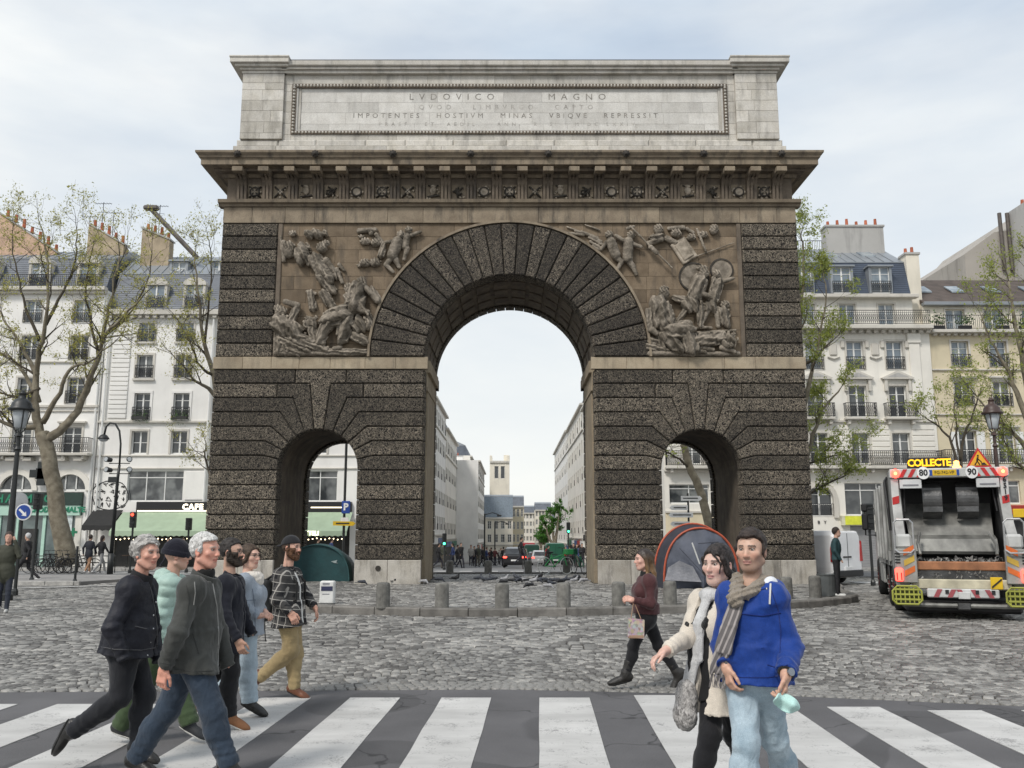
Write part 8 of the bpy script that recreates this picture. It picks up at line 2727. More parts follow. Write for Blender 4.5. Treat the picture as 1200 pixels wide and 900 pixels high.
tree('leafing tree at the right edge, its branches crossing the lamp post',
  [(1225,670,40,.4),(1222,600,40,.36),(1218,540,40,.33),(1210,480,40,.3)],
  [[(1215,520,40,.18),(1195,470,40,.12),(1180,430,40,.08),(1160,400,40,.04),(1150,370,40,.02)],
   [(1212,490,40,.2),(1200,430,40,.14),(1190,380,40,.08),(1182,330,40,.04)],
   [(1210,480,40,.15),(1205,420,40,.1),(1215,360,40,.05),(1205,300,40,.03)],
   [(1218,545,40,.14),(1190,510,40,.09),(1165,490,39.5,.05),(1145,465,39.5,.03)],
   [(1218,560,40,.12),(1195,545,40,.07),(1175,520,40,.04)]], 9, 6500, LF2, 3, .75, .066)
tree('slender young tree rising between the cream and buff buildings behind the garbage truck',
  [(1128,650,47,.16),(1126,600,47,.14),(1125,560,47,.12)],
  [[(1125,565,47,.1),(1115,520,47,.07),(1100,500,47,.05),(1085,490,47,.03)],
   [(1125,560,47,.1),(1130,510,47,.07),(1142,480,47,.05),(1150,455,47,.02)],
   [(1125,540,47,.07),(1120,500,47,.05),(1118,470,47,.03)]], 12, 1800, LF2, 3, .7, .08)
tree('slanting tree trunk seen through the right small arch',
  [(836,655,46,.26),(832,620,46,.24),(822,580,46,.22),(808,545,46,.2),(800,520,46,.18)],
  [[(806,540,46,.1),(795,500,46,.08),(780,470,46,.05)],[(800,520,46,.12),(790,480,46,.08),(795,440,46,.05)],[(812,550,46,.08),(790,535,45.5,.05),(776,528,45,.03)]], 14, 2600, LF2, 3, .8, .085)
tg = tree('round green street tree far down the street on the right side',
  [(650,655,150,.3),(650,640,150,.3)],
  [[(650,640,150,.3),(648,625,150,.2),(646,608,150,.1)],[(650,640,150,.3),(653,620,150,.2),(655,602,150,.1)],[(650,640,150,.3),(643,630,150,.2),(640,618,150,.1)]], 17, 2600, LF3, 3, .8, .22)
for k_, (u, Y) in enumerate(((640,170),(634,200))):
 tree('small green street tree far along the right pavement, %s' % ('nearer of the last two' if k_ == 0 else 'farthest of all'), [(u,652,Y,.25),(u,642,Y,.22)], [[(u,642,Y,.2),(u-3,632,Y,.1)],[(u,642,Y,.2),(u+3,630,Y,.1)]], 20+k_, 900, LF3, 3, .8, .25)
# ------------------------------------------------------------ lamp posts
LI = mat('lamp_iron', (.02,.022,.022), .45, var=.2, obj=0); LIB = mat('lamp_bronze', (.055,.032,.026), .45, var=.2)
LGL = mat('lamp_glass', (.42,.45,.47), .15, var=.1, bump=0)
def lamp_old(label, u, vt, vb, Y, im, base_v, lean=0):
 X, zt = at(u, vt, Y); z0 = max(0, gh(Y))
 H = zt-z0
 t = empty('street_lamp', (X, Y, z0), label, 'street lamp')
 h1 = H-1.15
 mb = MB(); mb.smooth = False
 mb.lathe(X, Y, z0, [(.22,0),(.22,.15),(.17,.2),(.16,.9),(.19,.95),(.11,1.05),(.095,1.6),(.12,1.65),(.085,1.75),(.055,h1-.5),(.09,h1-.45),(.05,h1-.38),(.05,h1-.12),(.13,h1-.1),(.05,h1)], 14)
 mb.build('post', im, t)
 for k in range(4):
  a = PI/4+k*PI/2; mb = MB(); c_, s_ = math.cos(a), math.sin(a)
  mb.tube([(X+.03*c_,Y+.03*s_,z0+h1-.02),(X+.13*c_,Y+.13*s_,z0+h1+.08),(X+.17*c_,Y+.17*s_,z0+h1+.25),(X+.25*c_,Y+.25*s_,z0+h1+.62)], .016, 5); mb.build('bracket', im, t)
 mb = MB(); mb.smooth = True; mb.lathe(X, Y, z0+h1, [(.09,.10),(.15,.14),(.21,.62),(.20,.63)], 12); mb.build('lantern_glass', LGL, t)
 mb = MB(); mb.smooth = True; mb.lathe(X, Y, z0+h1, [(.32,.60),(.34,.64),(.27,.70),(.25,.80),(.17,.90),(.10,.94),(.09,1.05),(.12,1.07),(.06,1.10),(.05,1.15),(0,1.16)], 16); mb.build('lantern_roof', im, t)
 return t
lamp_old('tall ornate lamp post at the left edge with a dark lantern', 27, 458, 480, 24, LI, 700)
lamp_old('ornate lamp post with a brown domed lantern behind the garbage truck', 1161, 466, 480, 29, LIB, 660)
# modern curved lamp with spotlights
Y = 40; X, _ = at(134, 600, Y)
t = empty('street_lamp', (X, Y, 0), 'curved swan-neck lamp post with four small spotlights before the white building', 'street lamp')
q = lambda u, v: (at(u,v,Y)[0], Y, at(u,v,Y)[1])
mb = MB(); mb.smooth = True; mb.tube([(X,Y,0),(X,Y,.9)], .13, 10); mb.tube([(X,Y,.9), q(138,560), q(140,545)], [.09,.07,.06], 8); mb.tube([q(140,545), q(141.5,520), q(140,505), q(135,496.5), q(129,495.5), q(124.5,500), q(122,510)], .045, 8); mb.build('post', LI, t)
mb = MB(); mb.smooth = True; c_ = q(121.5,512); mb.lathe(c_[0], Y, c_[1+1]-.0, [(.05,.12),(.14,.08),(.24,-.05),(.25,-.10)], 14); mb.build('lamp_head', LI, t)
mb = MB(); mb.smooth = True; mb.ball(c_[0], Y, c_[2]-.12, .2, .2, .10); mb.build('lamp_bowl', LGL, t)
for v in (543, 555):
 a, b_ = q(128, v), q(152, v); mb = MB(); mb.tube([a, b_], .025, 6); mb.build('spot_bar', LI, t)
 for u in (129, 151):
  c_ = q(u, v-4); mb = MB(); mb.tube([(c_[0],Y+.1,c_[2]),(c_[0]+(.1 if u > 140 else -.1),Y-.18,c_[2]+.02)], .10, 10, True, .13); sp = mb.build('spotlight', LI, t)
  mb = MB(); mb.tube([(c_[0]+(.1 if u > 140 else -.1),Y-.181,c_[2]+.02),(c_[0]+(.102 if u > 140 else -.102),Y-.19,c_[2]+.02)], .10, 10); mb.build('lens', LGL, sp)
mb = MB(); a = q(128,559); b_ = q(138,563); mb.box(a[0],b_[0],Y-.1,Y,b_[2]-.1,a[2]); mb.build('plate', LI, t)
def post(name, label, cat, u, v_top, Y, r=.05, z0=None, m=None):
 X, zt = at(u, v_top, Y); z0 = gh(Y) if z0 is None else z0
 t = empty(name, (X, Y, z0), label, cat)
 mb = MB(); mb.lathe(X, Y, z0, [(r*1.8,0),(r*1.8,.12),(r,.2),(r,zt-z0)], 8); mb.build('post', m or LI, t)
 return t, X, zt
SBL = mat('sign_blue', (.015,.06,.30), .4, bump=0); SWH = mat('sign_white', (.75,.75,.74), .45, bump=0); SYL = mat('sign_yellow', (.62,.40,.01), .5, bump=0); SRD = mat('sign_red', (.5,.02,.015), .45, bump=0)
SIL = mat('sign_back', (.30,.31,.32), .5, metal=.3, bump=0)
# round signs by the left lamp
t, X, zt = post('sign_post', 'post with a round blue arrow sign next to the left lamp', 'road sign', 27, 590, 26)
c_ = P3(28, 600, 25.9); mb = MB(); mb.lathe(c_.x, c_.y, c_.z, [(.24,0),(.24,-.02),(0,-.02)], 20, 'y'); mb.build('sign_rim', SWH, t)
mb = MB(); mb.lathe(c_.x, c_.y-.022, c_.z, [(.20,0),(.20,-.01),(0,-.01)], 20, 'y'); mb.build('sign_face', SBL, t)
mb = MB(); mb.prism([(c_.x-.10,c_.z+.10),(c_.x+.05,c_.z-.03),(c_.x+.08,c_.z+.02),(c_.x+.10,c_.z-.12),(c_.x-.05,c_.z-.10),(c_.x+.0,c_.z-.07),(c_.x-.14,c_.z+.06)], c_.y-.04, c_.y-.033); mb.build('arrow', SWH, t)
t, X, zt = post('sign_post', 'post carrying a grey round sign seen from behind, left', 'road sign', 19, 578, 28)
c_ = P3(22, 588, 27.9); mb = MB(); mb.lathe(c_.x, c_.y, c_.z, [(.30,0),(.30,-.02),(0,-.02)], 20, 'y'); mb.build('sign_face', SIL, t)
# traffic lights
def traffic_light(label, u, vt, Y, colr, h=.75, facing=-1):
 t, X, zt = post('traffic_light', label, 'traffic light', u, vt, Y, .05)
 mb = MB(); mb.box(X-.13, X+.13, Y-.16, Y+.1, zt-h, zt, .03); b_ = mb.build('housing', LI, t)
 for k, c_ in enumerate(('r','a','g')):
  z = zt-h*(k+.5)/3; on = c_ == colr
  m = mat('light_'+c_+('_on' if on else '_off'), {'r':(.7,.03,.02),'a':(.5,.2,.02),'g':(.03,.6,.25)}[c_] if on else (.03,.03,.03), .4, bump=0, emit={'r':(1,.06,.03),'a':(1,.5,.1),'g':(.08,1,.45)}[c_] if on else None, es=3)
  mb = MB(); mb.lathe(X, Y-.165, z, [(.075,0),(.07,-.02),(0,-.03)], 10, 'y'); mb.build('lamp', m, b_)
  mb = MB(); mb.lathe(X, Y-.165, z, [(.085,0),(.085,-.09)], 8, 'y', 0, PI) if False else mb.box(X-.09,X+.09,Y-.26,Y-.16,z+.07,z+.085); mb.build('visor', LI, b_)
traffic_light('traffic light on its post before the café awning', 157, 600, 43, 'r')
traffic_light('slim traffic light left of the pharmacy trunk', 46, 578, 33, 'x', .6)
traffic_light('traffic light beside the café at the left of the monument', 222, 607, 44, 'x', .6)
traffic_light('green traffic light on the right pavement of the back street', 666, 612, 62, 'g')
traffic_light('traffic light left of the back street crossing', 521, 625, 56, 'g')
traffic_light('black traffic light between the white van and the garbage truck', 1017, 590, 31, 'x', .9)
t, X, zt = post('bollard_post', 'thin black post near the left kerb', 'post', 91, 640, 31.8, .045)
# parking sign and yellow arrow seen through the left arch
t, X, zt = post('sign_post', 'tall pole seen through the left arch with a parking sign', 'road sign', 406, 520, 47, .07)
c_ = P3(405.5, 595, 46.85); mb = MB(); mb.box(c_.x-.22, c_.x+.22, 46.8, 46.85, c_.z-.3, c_.z+.35, .02); mb.build('parking_sign', SBL, t)
text(t, 'P', .5, (c_.x, 46.79, c_.z+.03), SWH, .004, bold=.02)
c2_ = P3(404, 611, 46.85); mb = MB(); mb.box(c2_.x-.20, c2_.x+.20, 46.8, 46.85, c2_.z-.15, c2_.z+.2); mb.build('lower_plate', SWH, t)
c3_ = P3(403, 613.5, 46.7); mb = MB(); mb.prism([(c3_.x-.55,c3_.z+.12),(c3_.x+.5,c3_.z+.10),(c3_.x+.62,c3_.z),(c3_.x+.5,c3_.z-.12),(c3_.x-.55,c3_.z-.10)], 46.6, 46.64); mb.build('yellow_arrow', SYL, t)
mb = MB(); mb.box(c3_.x-.4,c3_.x+.3,46.59,46.6,c3_.z-.03,c3_.z+.04); mb.build('arrow_text', LI, t)
# direction signs through the right arch
t, X, zt = post('sign_post', 'direction post with white pointed signs seen through the right arch', 'road sign', 806, 578, 45, .05)
for (u0, u1, v, s_) in ((798,820,584,1),(787,806,595,-1),(786,812,603.5,-1),(788,808,614,-1)):
 a = P3(u0, v, 44.9); b_ = P3(u1, v, 44.9); h_ = .12; mb = MB()
 pl = [(a.x,a.z-h_),(b_.x,a.z-h_),(b_.x+(.12 if s_>0 else 0),a.z),(b_.x,a.z+h_),(a.x,a.z+h_),(a.x-(.12 if s_<0 else 0),a.z)]
 mb.prism(pl, 44.86, 44.9); sg = mb.build('direction_sign', SWH, t)
 mb = MB(); mb.box(a.x+.1, b_.x-.1, 44.85, 44.859, a.z-.02, a.z+.03); mb.build('sign_text', LI, sg)
# street lamps on brackets along the back street and a central pair
for k_, (u, vt, Y) in enumerate(((568,602,80),(580,612,95))):
 t, X, zt = post('street_lamp', 'slim dark lamp post in the back street, %s' % ('nearer one' if k_ == 0 else 'farther one beside the blue roof'), 'street lamp', u, vt, Y, .07)
 mb = MB(); mb.tube([(X,Y,zt-.1),(X+.7,Y,zt+.1),(X+1.3,Y,zt-.1)], .04, 5); mb.box(X+1.1,X+1.5,Y-.12,Y+.12,zt-.25,zt-.1,.03); mb.build('lamp_head', LI, t)
# ------------------------------------------------------------ vehicles
RUB = mat('tyre_rubber', (.018,.018,.018), .85, var=.2, bump=.2)
WPT = mat('white_vehicle_paint', (.66,.67,.66), .35, var=.06, sc=1.2, bump=0, coat=.3)
DWP = mat('dirty_white_paint', (.46,.465,.45), .5, sc=1.8, bump=.1, c2=(.17,.17,.16))
STL = mat('worn_steel', (.09,.09,.085), .5, metal=.3, sc=2.6, bump=.12, bsc=9, c2=(.27,.27,.25))
STD = mat('dark_steel', (.05,.05,.05), .4, metal=.6, var=.5, sc=2.5, bump=.3, c2=(.13,.13,.13))
BLKP = mat('black_plastic', (.012,.012,.013), .6, var=.2, bump=0)
REDR = mat('red_reflective', (.45,.02,.02), .4, bump=0, var=.05); ORG = mat('orange_chevron', (.75,.13,.01), .45, bump=0, var=.1); YGR = mat('yellow_green', (.30,.31,.05), .6, var=.2, bump=0)
LRED = mat('red_lamp_lit', (.8,.05,.03), .4, bump=0, emit=(1,.06,.04), es=3.5); LAMB = mat('amber_lamp_lit', (.9,.3,.05), .4, bump=0, emit=(1,.35,.08), es=4)
LRD0 = mat('red_lamp', (.35,.015,.015), .25, bump=0)
VG = glass_mat('vehicle_glass', (.015,.017,.02), .05, (.05,.055,.06))
def wheel(root, x, y, r=.5, w=.3, hub=None, side=-1, name='wheel'):
 mb = MB(); mb.smooth = True
 mb.lathe(x-w/2, y, r, [(r*.55,0),(r*.9,0),(r,.04),(r,w-.04),(r*.9,w),(r*.55,w)], 24, 'x')
 t = mb.build('wheel', RUB, root)
 mb = MB(); xo = x+side*(w/2)
 prof = [(r*.58,0),(r*.55,-.02),(r*.45,-.09),(r*.2,-.08),(r*.18,.0),(0,.01)]
 mb.lathe(xo, y, r, [(a, -side*b_*-1) for a, b_ in prof], 18, 'x'); mb.build('rim', hub or STL, t)
 mb = MB()
 for k in range(8): a = 2*PI*k/8; mb.ball(xo+side*.02, y+r*.34*math.cos(a), r+r*.34*math.sin(a), .022, n=5, m=4)
 mb.build('wheel_nuts', STL, t, kind='stuff') if r > .4 else None
 return t
TWP = mat('grimy_white_paint', (.40,.405,.39), .5, c2=(.60,.605,.59), sc=2.4, bump=.1, coat=.1); TOR = mat('orange_worn', (.50,.11,.02), .5, c2=(.66,.16,.03), sc=5, bump=0)
def garbage_truck():
 t = empty('garbage_truck', (0,0,0), 'garbage truck seen from behind with its hopper open and red-white striped header', 'garbage truck')
 W = 1.25
 # container
 mb = MB(); mb.box(-W, W, .9, 6.2, 1.05, 3.0, .08); mb.build('container', DWP, t)
 for k in range(5):
  for s in (-1,1): mb = MB(); x0, x1 = sorted((s*W, s*(W+.06))); mb.box(x0, x1, 1.2+k*1.1, 1.32+k*1.1, 1.1, 2.95, .01); mb.build('container_rib', DWP, t)
 mb = MB(); mb.box(-.9,.9,.8,8.0,.65,1.0); mb.build('chassis', BLKP, t)
 for s in (-1,1):
  mb = MB(); x0,x1 = sorted((s*W, s*1.05)); mb.box(x0,x1,1.0,6.2,.98,1.10,.01); mb.build('side_rail', DWP, t)
  mb = MB(); x0,x1 = sorted((s*1.24, s*1.15)); mb.box(x0,x1,4.6,6.0,.45,.95,.02); mb.build('side_skirt', DWP, t)
 # cab
 mb = MB(); mb.prismx([(6.45,.55),(6.45,2.75),(7.2,2.85),(8.15,2.6),(8.3,1.5),(8.3,.5)], -1.2, 1.2); mb.build('cab', TWP, t)
 for s in (-1,1):
  mb = MB(); x0,x1 = sorted((s*1.205,s*1.19)); mb.prismx([(7.0,1.65),(7.0,2.5),(7.9,2.45),(8.05,1.65)], x0, x1); mb.build('side_window', VG, t)
  mb = MB(); mb.tube([(s*1.2,7.9,2.5),(s*1.5,8.0,2.5),(s*1.5,8.0,1.7),(s*1.2,7.9,1.7)], .025, 6); m_ = mb.build('mirror_arm', BLKP, t)
  mb = MB(); mb.box(s*1.5-.10,s*1.5+.10,7.93,8.05,1.85,2.35,.04); mb.box(s*1.5-.10,s*1.5+.10,7.93,8.05,2.4,2.65,.04); mb.build('mirror', BLKP, m_)
 mb = MB(); mb.box(-1.05,1.05,8.1,8.32,1.55,2.4,.02); mb.build('windscreen', VG, t)
 # wheels: double rear axle and front axle
 HB = mat('red_hub', (.30,.03,.035), .5, var=.3)
 for y in (1.35, 2.75, 7.2):
  for s in (-1,1): wheel(t, s*(W-.18), y, .52, .34, HB, s)
 for s in (-1,1):
  for y in (1.35,2.75):
   mb = MB(); mb.lathe(s*(W-.18)-.2, y, .52, [(.60,0),(.60,.4)], 14, 'x', 0.15, PI-.15); mb.build('mudguard', BLKP, t)
 # tailgate cheeks
 prof = [(.9,3.1),(-.02,3.1),(-.08,2.55),(-.35,1.95),(-.62,1.68),(-.85,1.62),(-.92,1.0),(-.80,.62),(.3,.62),(.9,1.0)]
 for s in (-1,1):
  x0,x1 = sorted((s*W, s*1.05)); mb = MB(); mb.prismx(prof, x0, x1); mb.build('tailgate_cheek', DWP, t)
  x0,x1 = sorted((s*1.05, s*1.02)); mb = MB(); mb.prismx([(.88,3.0),(.05,3.0),(.0,2.5),(-.28,1.9),(-.6,1.6),(-.7,1.0),(.88,1.1)], x0, x1); mb.build('inner_cheek', BLKP, t)
  # white pillar face with red stripes
  xs = sorted((s*W, s*1.08))
  mb = MB(); mb.box(xs[0], xs[1], -.16, -.02, 1.75, 2.92, .01); pl = mb.build('pillar', TWP, t)
  for z in (2.05, 2.35):
   mb = MB(); mb.prism([(xs[0]+.01,z),(xs[1]-.01,z+.04),(xs[1]-.01,z+.2),(xs[0]+.01,z+.16)], -.172, -.160); mb.build('red_stripe', REDR, pl)
  # louvred box, rails, chevrons, tail lamp
  cx_ = s*1.12
  mb = MB(); mb.box(cx_-.17,cx_+.17,-.92,-.60,1.42,1.72,.05); mb.build('control_box', TWP, t)
  mb = MB(); mb.tube([(cx_-.20,-.93,1.05),(cx_-.20,-.95,1.95),(cx_-.13,-.95,2.02),(cx_+.13,-.95,2.02),(cx_+.20,-.95,1.95),(cx_+.20,-.93,1.05)], .022, 8); mb.build('grab_rail', mat('rail_steel', (.5,.5,.5), .3, metal=.8, bump=0), t)
  mb = MB(); mb.tube([(cx_-.2,-.96,1.40),(cx_-.12,-1.02,1.34),(cx_+.12,-1.02,1.34),(cx_+.2,-.96,1.40)], .02, 8); mb.build('grab_rail', mat('rail_steel'), t)
  mb = MB(); mb.box(cx_-.22,cx_+.24,-.95,-.85,.72,1.42,.02); pn = mb.build('lamp_panel', mat('panel_grey', (.27,.27,.25), .5, var=.3), t)
  xi = cx_-s*.08
  for k in range(3):
   z = .85+k*.21; mb = MB(); a, b_ = xi-.11, xi+.11
   zz = (0,.11) if s < 0 else (.11,0)
   mb.prism([(a,z+zz[0]),(b_,z+zz[1]),(b_,z+zz[1]+.12),(a,z+zz[0]+.12)], -.962, -.952); mb.build('chevron', TOR if k != 1 else mat('chevron_yellow', (.50,.33,.05), .5, bump=0), pn)
  for k in range(4):
   mb = MB(); xo = cx_+s*.16
   mb.box(xo-.055,xo+.055,-.965,-.95,1.12+k*.06,1.15+k*.06); mb.build('vent_slot', BLKP, pn)
  xo = cx_+s*.15
  mb = MB(); mb.box(xo-.085,xo+.085,-1.0,-.95,.76,1.02,.02); tl = mb.build('tail_lamp', LRED, pn)
  for q in (-1,1): mb = MB(); mb.box(xo+q*.045-.012,xo+q*.045+.012,-1.015,-1.0,.78,.93); mb.build('lamp_bar', mat('red_lens_dark', (.25,.01,.01), .3, bump=0), tl)
  # folding step with grating
  mb = MB(); x0,x1 = cx_-.30+s*.02, cx_+.30+s*.02
  fr = [(x0+.08,.30),(x1-.08,.30),(x1,.38),(x1,.56),(x1-.1,.66),(x0+.1,.66),(x0,.56),(x0,.38)]
  mb.tube([(a,-1.05,b_) for a,b_ in fr+[fr[0]]], .022, 5); st_ = mb.build('step', YGR, t)
  for k in range(6): mb = MB(); x = x0+.07+k*(x1-x0-.14)/5; mb.box(x-.012,x+.012,-1.06,-1.035,.33,.64); mb.build('step_bar', YGR, st_)
  for k in range(3): mb = MB(); z = .38+k*.1; mb.box(x0+.03,x1-.03,-1.065,-1.04,z,z+.035); mb.build('step_bar', YGR, st_)
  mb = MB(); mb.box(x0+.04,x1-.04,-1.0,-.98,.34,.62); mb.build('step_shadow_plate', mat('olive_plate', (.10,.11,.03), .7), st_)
 # header bar
 mb = MB(); mb.box(-W-.02, W+.02, -.22, .02, 2.93, 3.13, .02); hd = mb.build('header_bar', TWP, t)
 for s in (-1,1):
  for k in range(3):
   x = s*(.60+k*.19); mb = MB(); dx = .09
   mb.prism([(x-dx,2.94),(x,2.94),(x+s*0+dx*1.2,3.12),(x+dx*.2,3.12)] if s < 0 else [(x,2.94),(x+dx,2.94),(x-dx*.2,3.12),(x-dx*1.2,3.12)], -.232, -.222); mb.build('header_stripe', REDR, hd)
  mb = MB(); mb.lathe(s*1.14,-.22,3.03,[(.10,0),(.10,-.03),(.06,-.05),(0,-.055)],14,'y'); mb.build('corner_lamp', LRED, hd)
  mb = MB(); mb.lathe(s*1.14,-.27,3.03,[(.035,0),(.03,-.02),(0,-.025)],10,'y'); mb.build('lamp_core', LAMB, hd)
  x = -.53 if s < 0 else .50
  mb = MB(); mb.lathe(x,-.225,3.03,[(.135,0),(.135,-.014),(0,-.014)],22,'y'); ds = mb.build('speed_disc', SWH, hd)
  text(ds, '80' if s < 0 else '90', .19, (x,-.243,3.03), BLKP, .003, bold=.006)
  mb = MB(); mb.box(s*.82-.24,s*.82+.24,-.20,-.16,2.70,2.90,.01); mb.build('maker_plate', mat('plate_grey', (.55,.56,.56), .5), t)
  mb = MB(); mb.box(s*.82-.17,s*.82+.17,-.212,-.2,2.76,2.79); mb.build('maker_lettering', mat('print_grey', (.2,.2,.22), .5, bump=0), t)
 mb = MB(); mb.box(-.34,.18,-.235,-.222,2.97,3.09); np_ = mb.build('number_plate', SYL, hd)
 mb = MB(); mb.box(-.40,-.335,-.236,-.222,2.97,3.09); mb.box(.18,.235,-.236,-.222,2.97,3.09); mb.build('plate_band', SBL, np_)
 text(np_, 'FG-742-VP', .095, (-.08,-.240,3.03), BLKP, .002)
 # roof things
 mb = MB(); mb.box(-.86,.06,-.14,-.08,3.14,3.37,.01); cs = mb.build('led_sign', BLKP, t)
 text(cs, 'COLLECTE', .215, (-.38,-.146,3.25), mat('led_amber', (.8,.40,.01), .5, bump=0, emit=(1,.48,.01), es=.9), .004, spacing=.88, bold=.006)
 mb = MB(); mb.lathe(.22,-.05,3.13,[(.09,0),(.09,.04),(.06,.05),(.055,.15),(.0,.17)],12); mb.build('beacon', LAMB, t)
 mb = MB(); mb.prism([(.42,3.14),(.96,3.14),(.69,3.56)], -.10,-.06); tr_ = mb.build('warning_triangle', REDR, t)
 mb = MB(); mb.prism([(.49,3.175),(.89,3.175),(.69,3.49)], -.112,-.102); mb.build('triangle_face', mat('triangle_yellow', (.70,.36,.02), .5, bump=0), tr_)
 mb = MB(); mb.tube([(.60,-.118,3.19),(.65,-.118,3.27),(.70,-.118,3.19)], .014, 4); mb.tube([(.65,-.118,3.27),(.67,-.118,3.35)], .020, 4); mb.ball(.675,-.118,3.385,.022,n=6,m=4); mb.tube([(.66,-.118,3.33),(.73,-.118,3.26),(.75,-.118,3.20)], .010, 4); mb.prism([(.73,3.185),(.85,3.185),(.80,3.235),(.76,3.23)], -.122,-.112); mb.build('worker_symbol', BLKP, tr_)
 # hopper interior
 mb = MB(); mb.box(-1.04,1.04,.75,.85,1.2,3.0); mb.box(-1.04,1.04,.0,.85,2.92,3.0); mb.build('hopper_back', BLKP, t)
 for x0,x1 in ((-.56,-.14),(.17,.62)):
  mb = MB(); mb.smooth = False; mb.lathe((x0+x1)/2-.21, .42, 2.46, [(.42,0),(.42,x1-x0)], 16, 'x', PI*.62, PI*1.45); mb.add([(x0,.06,2.72),(x1,.06,2.72),(x1,.02,2.2),(x0,.02,2.2)],[(0,3,2,1)]); mb.build('press_blade', STD, t)
 # packer plates stepping down to the loading lip
 mb = MB(); mb.add([(-.98,.72,2.40),(.98,.72,2.40),(.92,.30,1.92),(-.92,.30,1.92)],[(0,3,2,1)]); mb.build('upper_plate', STL, t)
 mb = MB(); mb.add([(-.92,.30,1.92),(.92,.30,1.92),(.90,.10,1.62),(-.90,.10,1.62)],[(0,3,2,1)]); mb.build('middle_plate', STL, t)
 mb = MB(); mb.prismx([(.12,1.70),(-.12,1.62),(-.22,1.36),(-.18,1.30),(.1,1.32)], -.92,.92); mb.build('packer_lip', STL, t)
 mb = MB(); mb.box(-1.0,1.0,-.30,.3,1.0,1.12); mb.build('hopper_floor', STD, t)
 mb = MB(); mb.box(-1.0,1.0,-.78,-.70,.98,1.16,.02); mb.build('timber_rail', mat('worn_orange_rail', (.30,.13,.06), .7, var=.35, sc=4), t)
 mb = MB(); mb.box(-1.0,1.0,-.86,-.72,.60,.80,.02); mb.build('cream_beam', mat('cream_beam', (.50,.46,.34), .6, var=.3, sc=3), t)
 mb = MB(); mb.box(-1.0,1.0,-.74,-.66,.78,1.0); mb.build('trough', STD, t)
 for s in (-1,1):
  mb = MB(); mb.tube([(s*.72,-.35,1.75),(s*.80,-.62,1.52),(s*.78,-.78,1.30)], .035, 6); mb.build('hydraulic_arm', STL, t)
  mb = MB(); mb.tube([(s*.95,.1,2.75),(s*.98,-.1,2.2)], .02, 6); mb.build('hose', BLKP, t)
 rr = random.Random(4); mb = MB()
 for i in range(130):
  x = rr.uniform(-.9,.9); y = rr.uniform(-.62,-.25); z = 1.12+rr.random()*.10; s_ = rr.uniform(.03,.08)
  mb.add([(x+rr.uniform(-s_,s_),y+rr.uniform(-s_,s_),z+rr.uniform(-s_,s_)) for _ in range(4)], [(0,1,2),(0,2,3),(0,3,1),(1,3,2)])
 mb.build('refuse', mat('refuse', (.10,.10,.10), .6, c2=(.42,.40,.37), isl=.6, sc=8), t, kind='stuff')
 mb = MB()
 for i in range(60):
  x = rr.uniform(-.92,.92); z = rr.uniform(.82,.96); s_ = rr.uniform(.02,.05)
  mb.add([(x+rr.uniform(-s_,s_),-.76+rr.uniform(-s_,s_),z+rr.uniform(-s_,s_)) for _ in range(4)], [(0,1,2),(0,2,3),(0,3,1),(1,3,2)])
 mb.build('trough_scraps', mat('refuse'), t, kind='stuff')
 # bumper with red and white chevrons
 mb = MB(); mb.box(-.72,.72,-1.0,-.92,.44,.62,.02); bp = mb.build('bumper', TWP, t)
 for k in range(5):
  x = -.60+k*.28; mb = MB(); s = 1 if k < 2 else -1
  mb.prism([(x,.45),(x+.10,.45),(x+.10+.09*s,.61),(x+.09*s,.61)], -1.012,-1.002); mb.build('bumper_stripe', mat('faded_red', (.32,.07,.08), .5, bump=0), bp)
 for x in (-.32,.0+.28,.62-.02): mb = MB(); mb.box(x-.035,x+.035,-1.02,-1.0,.52,.60); mb.build('bumper_slot', BLKP, bp)
 mb = MB(); mb.box(-.1,.14,-1.03,-1.0,.42,.56,.01); mb.build('towing_box', TWP, bp)
 mb = MB(); mb.box(.56,.80,-1.0,-.975,.62,.86,.01); hl = mb.build('hazard_label', SYL, t)
 mb = MB(); mb.prism([(.58,.64),(.78,.80),(.78,.84),(.58,.68)], -1.012,-1.002); mb.build('label_bar', BLKP, hl)
 mb = MB(); mb.tube([(-1.2,-.88,.28),(1.2,-.88,.28)], .05, 8); mb.build('underrun_bar', STL, t)
 mb = MB(); mb.box(-.12,.14,-.98,-.8,.2,.34,.02); mb.build('hitch', STD, t)
 mb = MB(); mb.box(-1.15,1.2,-.75,1.0,.12,.36,.05); mb.build('underbody', BLKP, t)
 text(t, '6', .15, (1.17,-.18,2.86), BLKP, .003, bold=.004); text(t, '5', .15, (1.17,-.18,2.73), BLKP, .003, bold=.004); text(t, '1', .15, (1.17,-.18,2.60), BLKP, .003, bold=.004); text(t, '9', .15, (1.17,-.18,2.47), BLKP, .003, bold=.004)
 mb = MB(); mb.box(1.26,1.52,-.3,-.27,2.06,2.24,.01); mb.build('yellow_plate', SYL, t)
 mb = MB(); mb.tube([(-1.26,.85,3.0),(-1.33,.7,2.9),(-1.3,.5,2.3),(-1.28,.5,1.8)], .035, 6); mb.build('hydraulic_hose', BLKP, t)
 mb = MB(); mb.tube([(-1.29,.95,2.95),(-1.29,.75,1.35)], .05, 8); mb.build('tailgate_ram', STL, t)
 t.rotation_euler = (0,0,R(-19)); t.location = (9.56, 19.4, 0); t.scale = (.92, 1, 1)
garbage_truck()
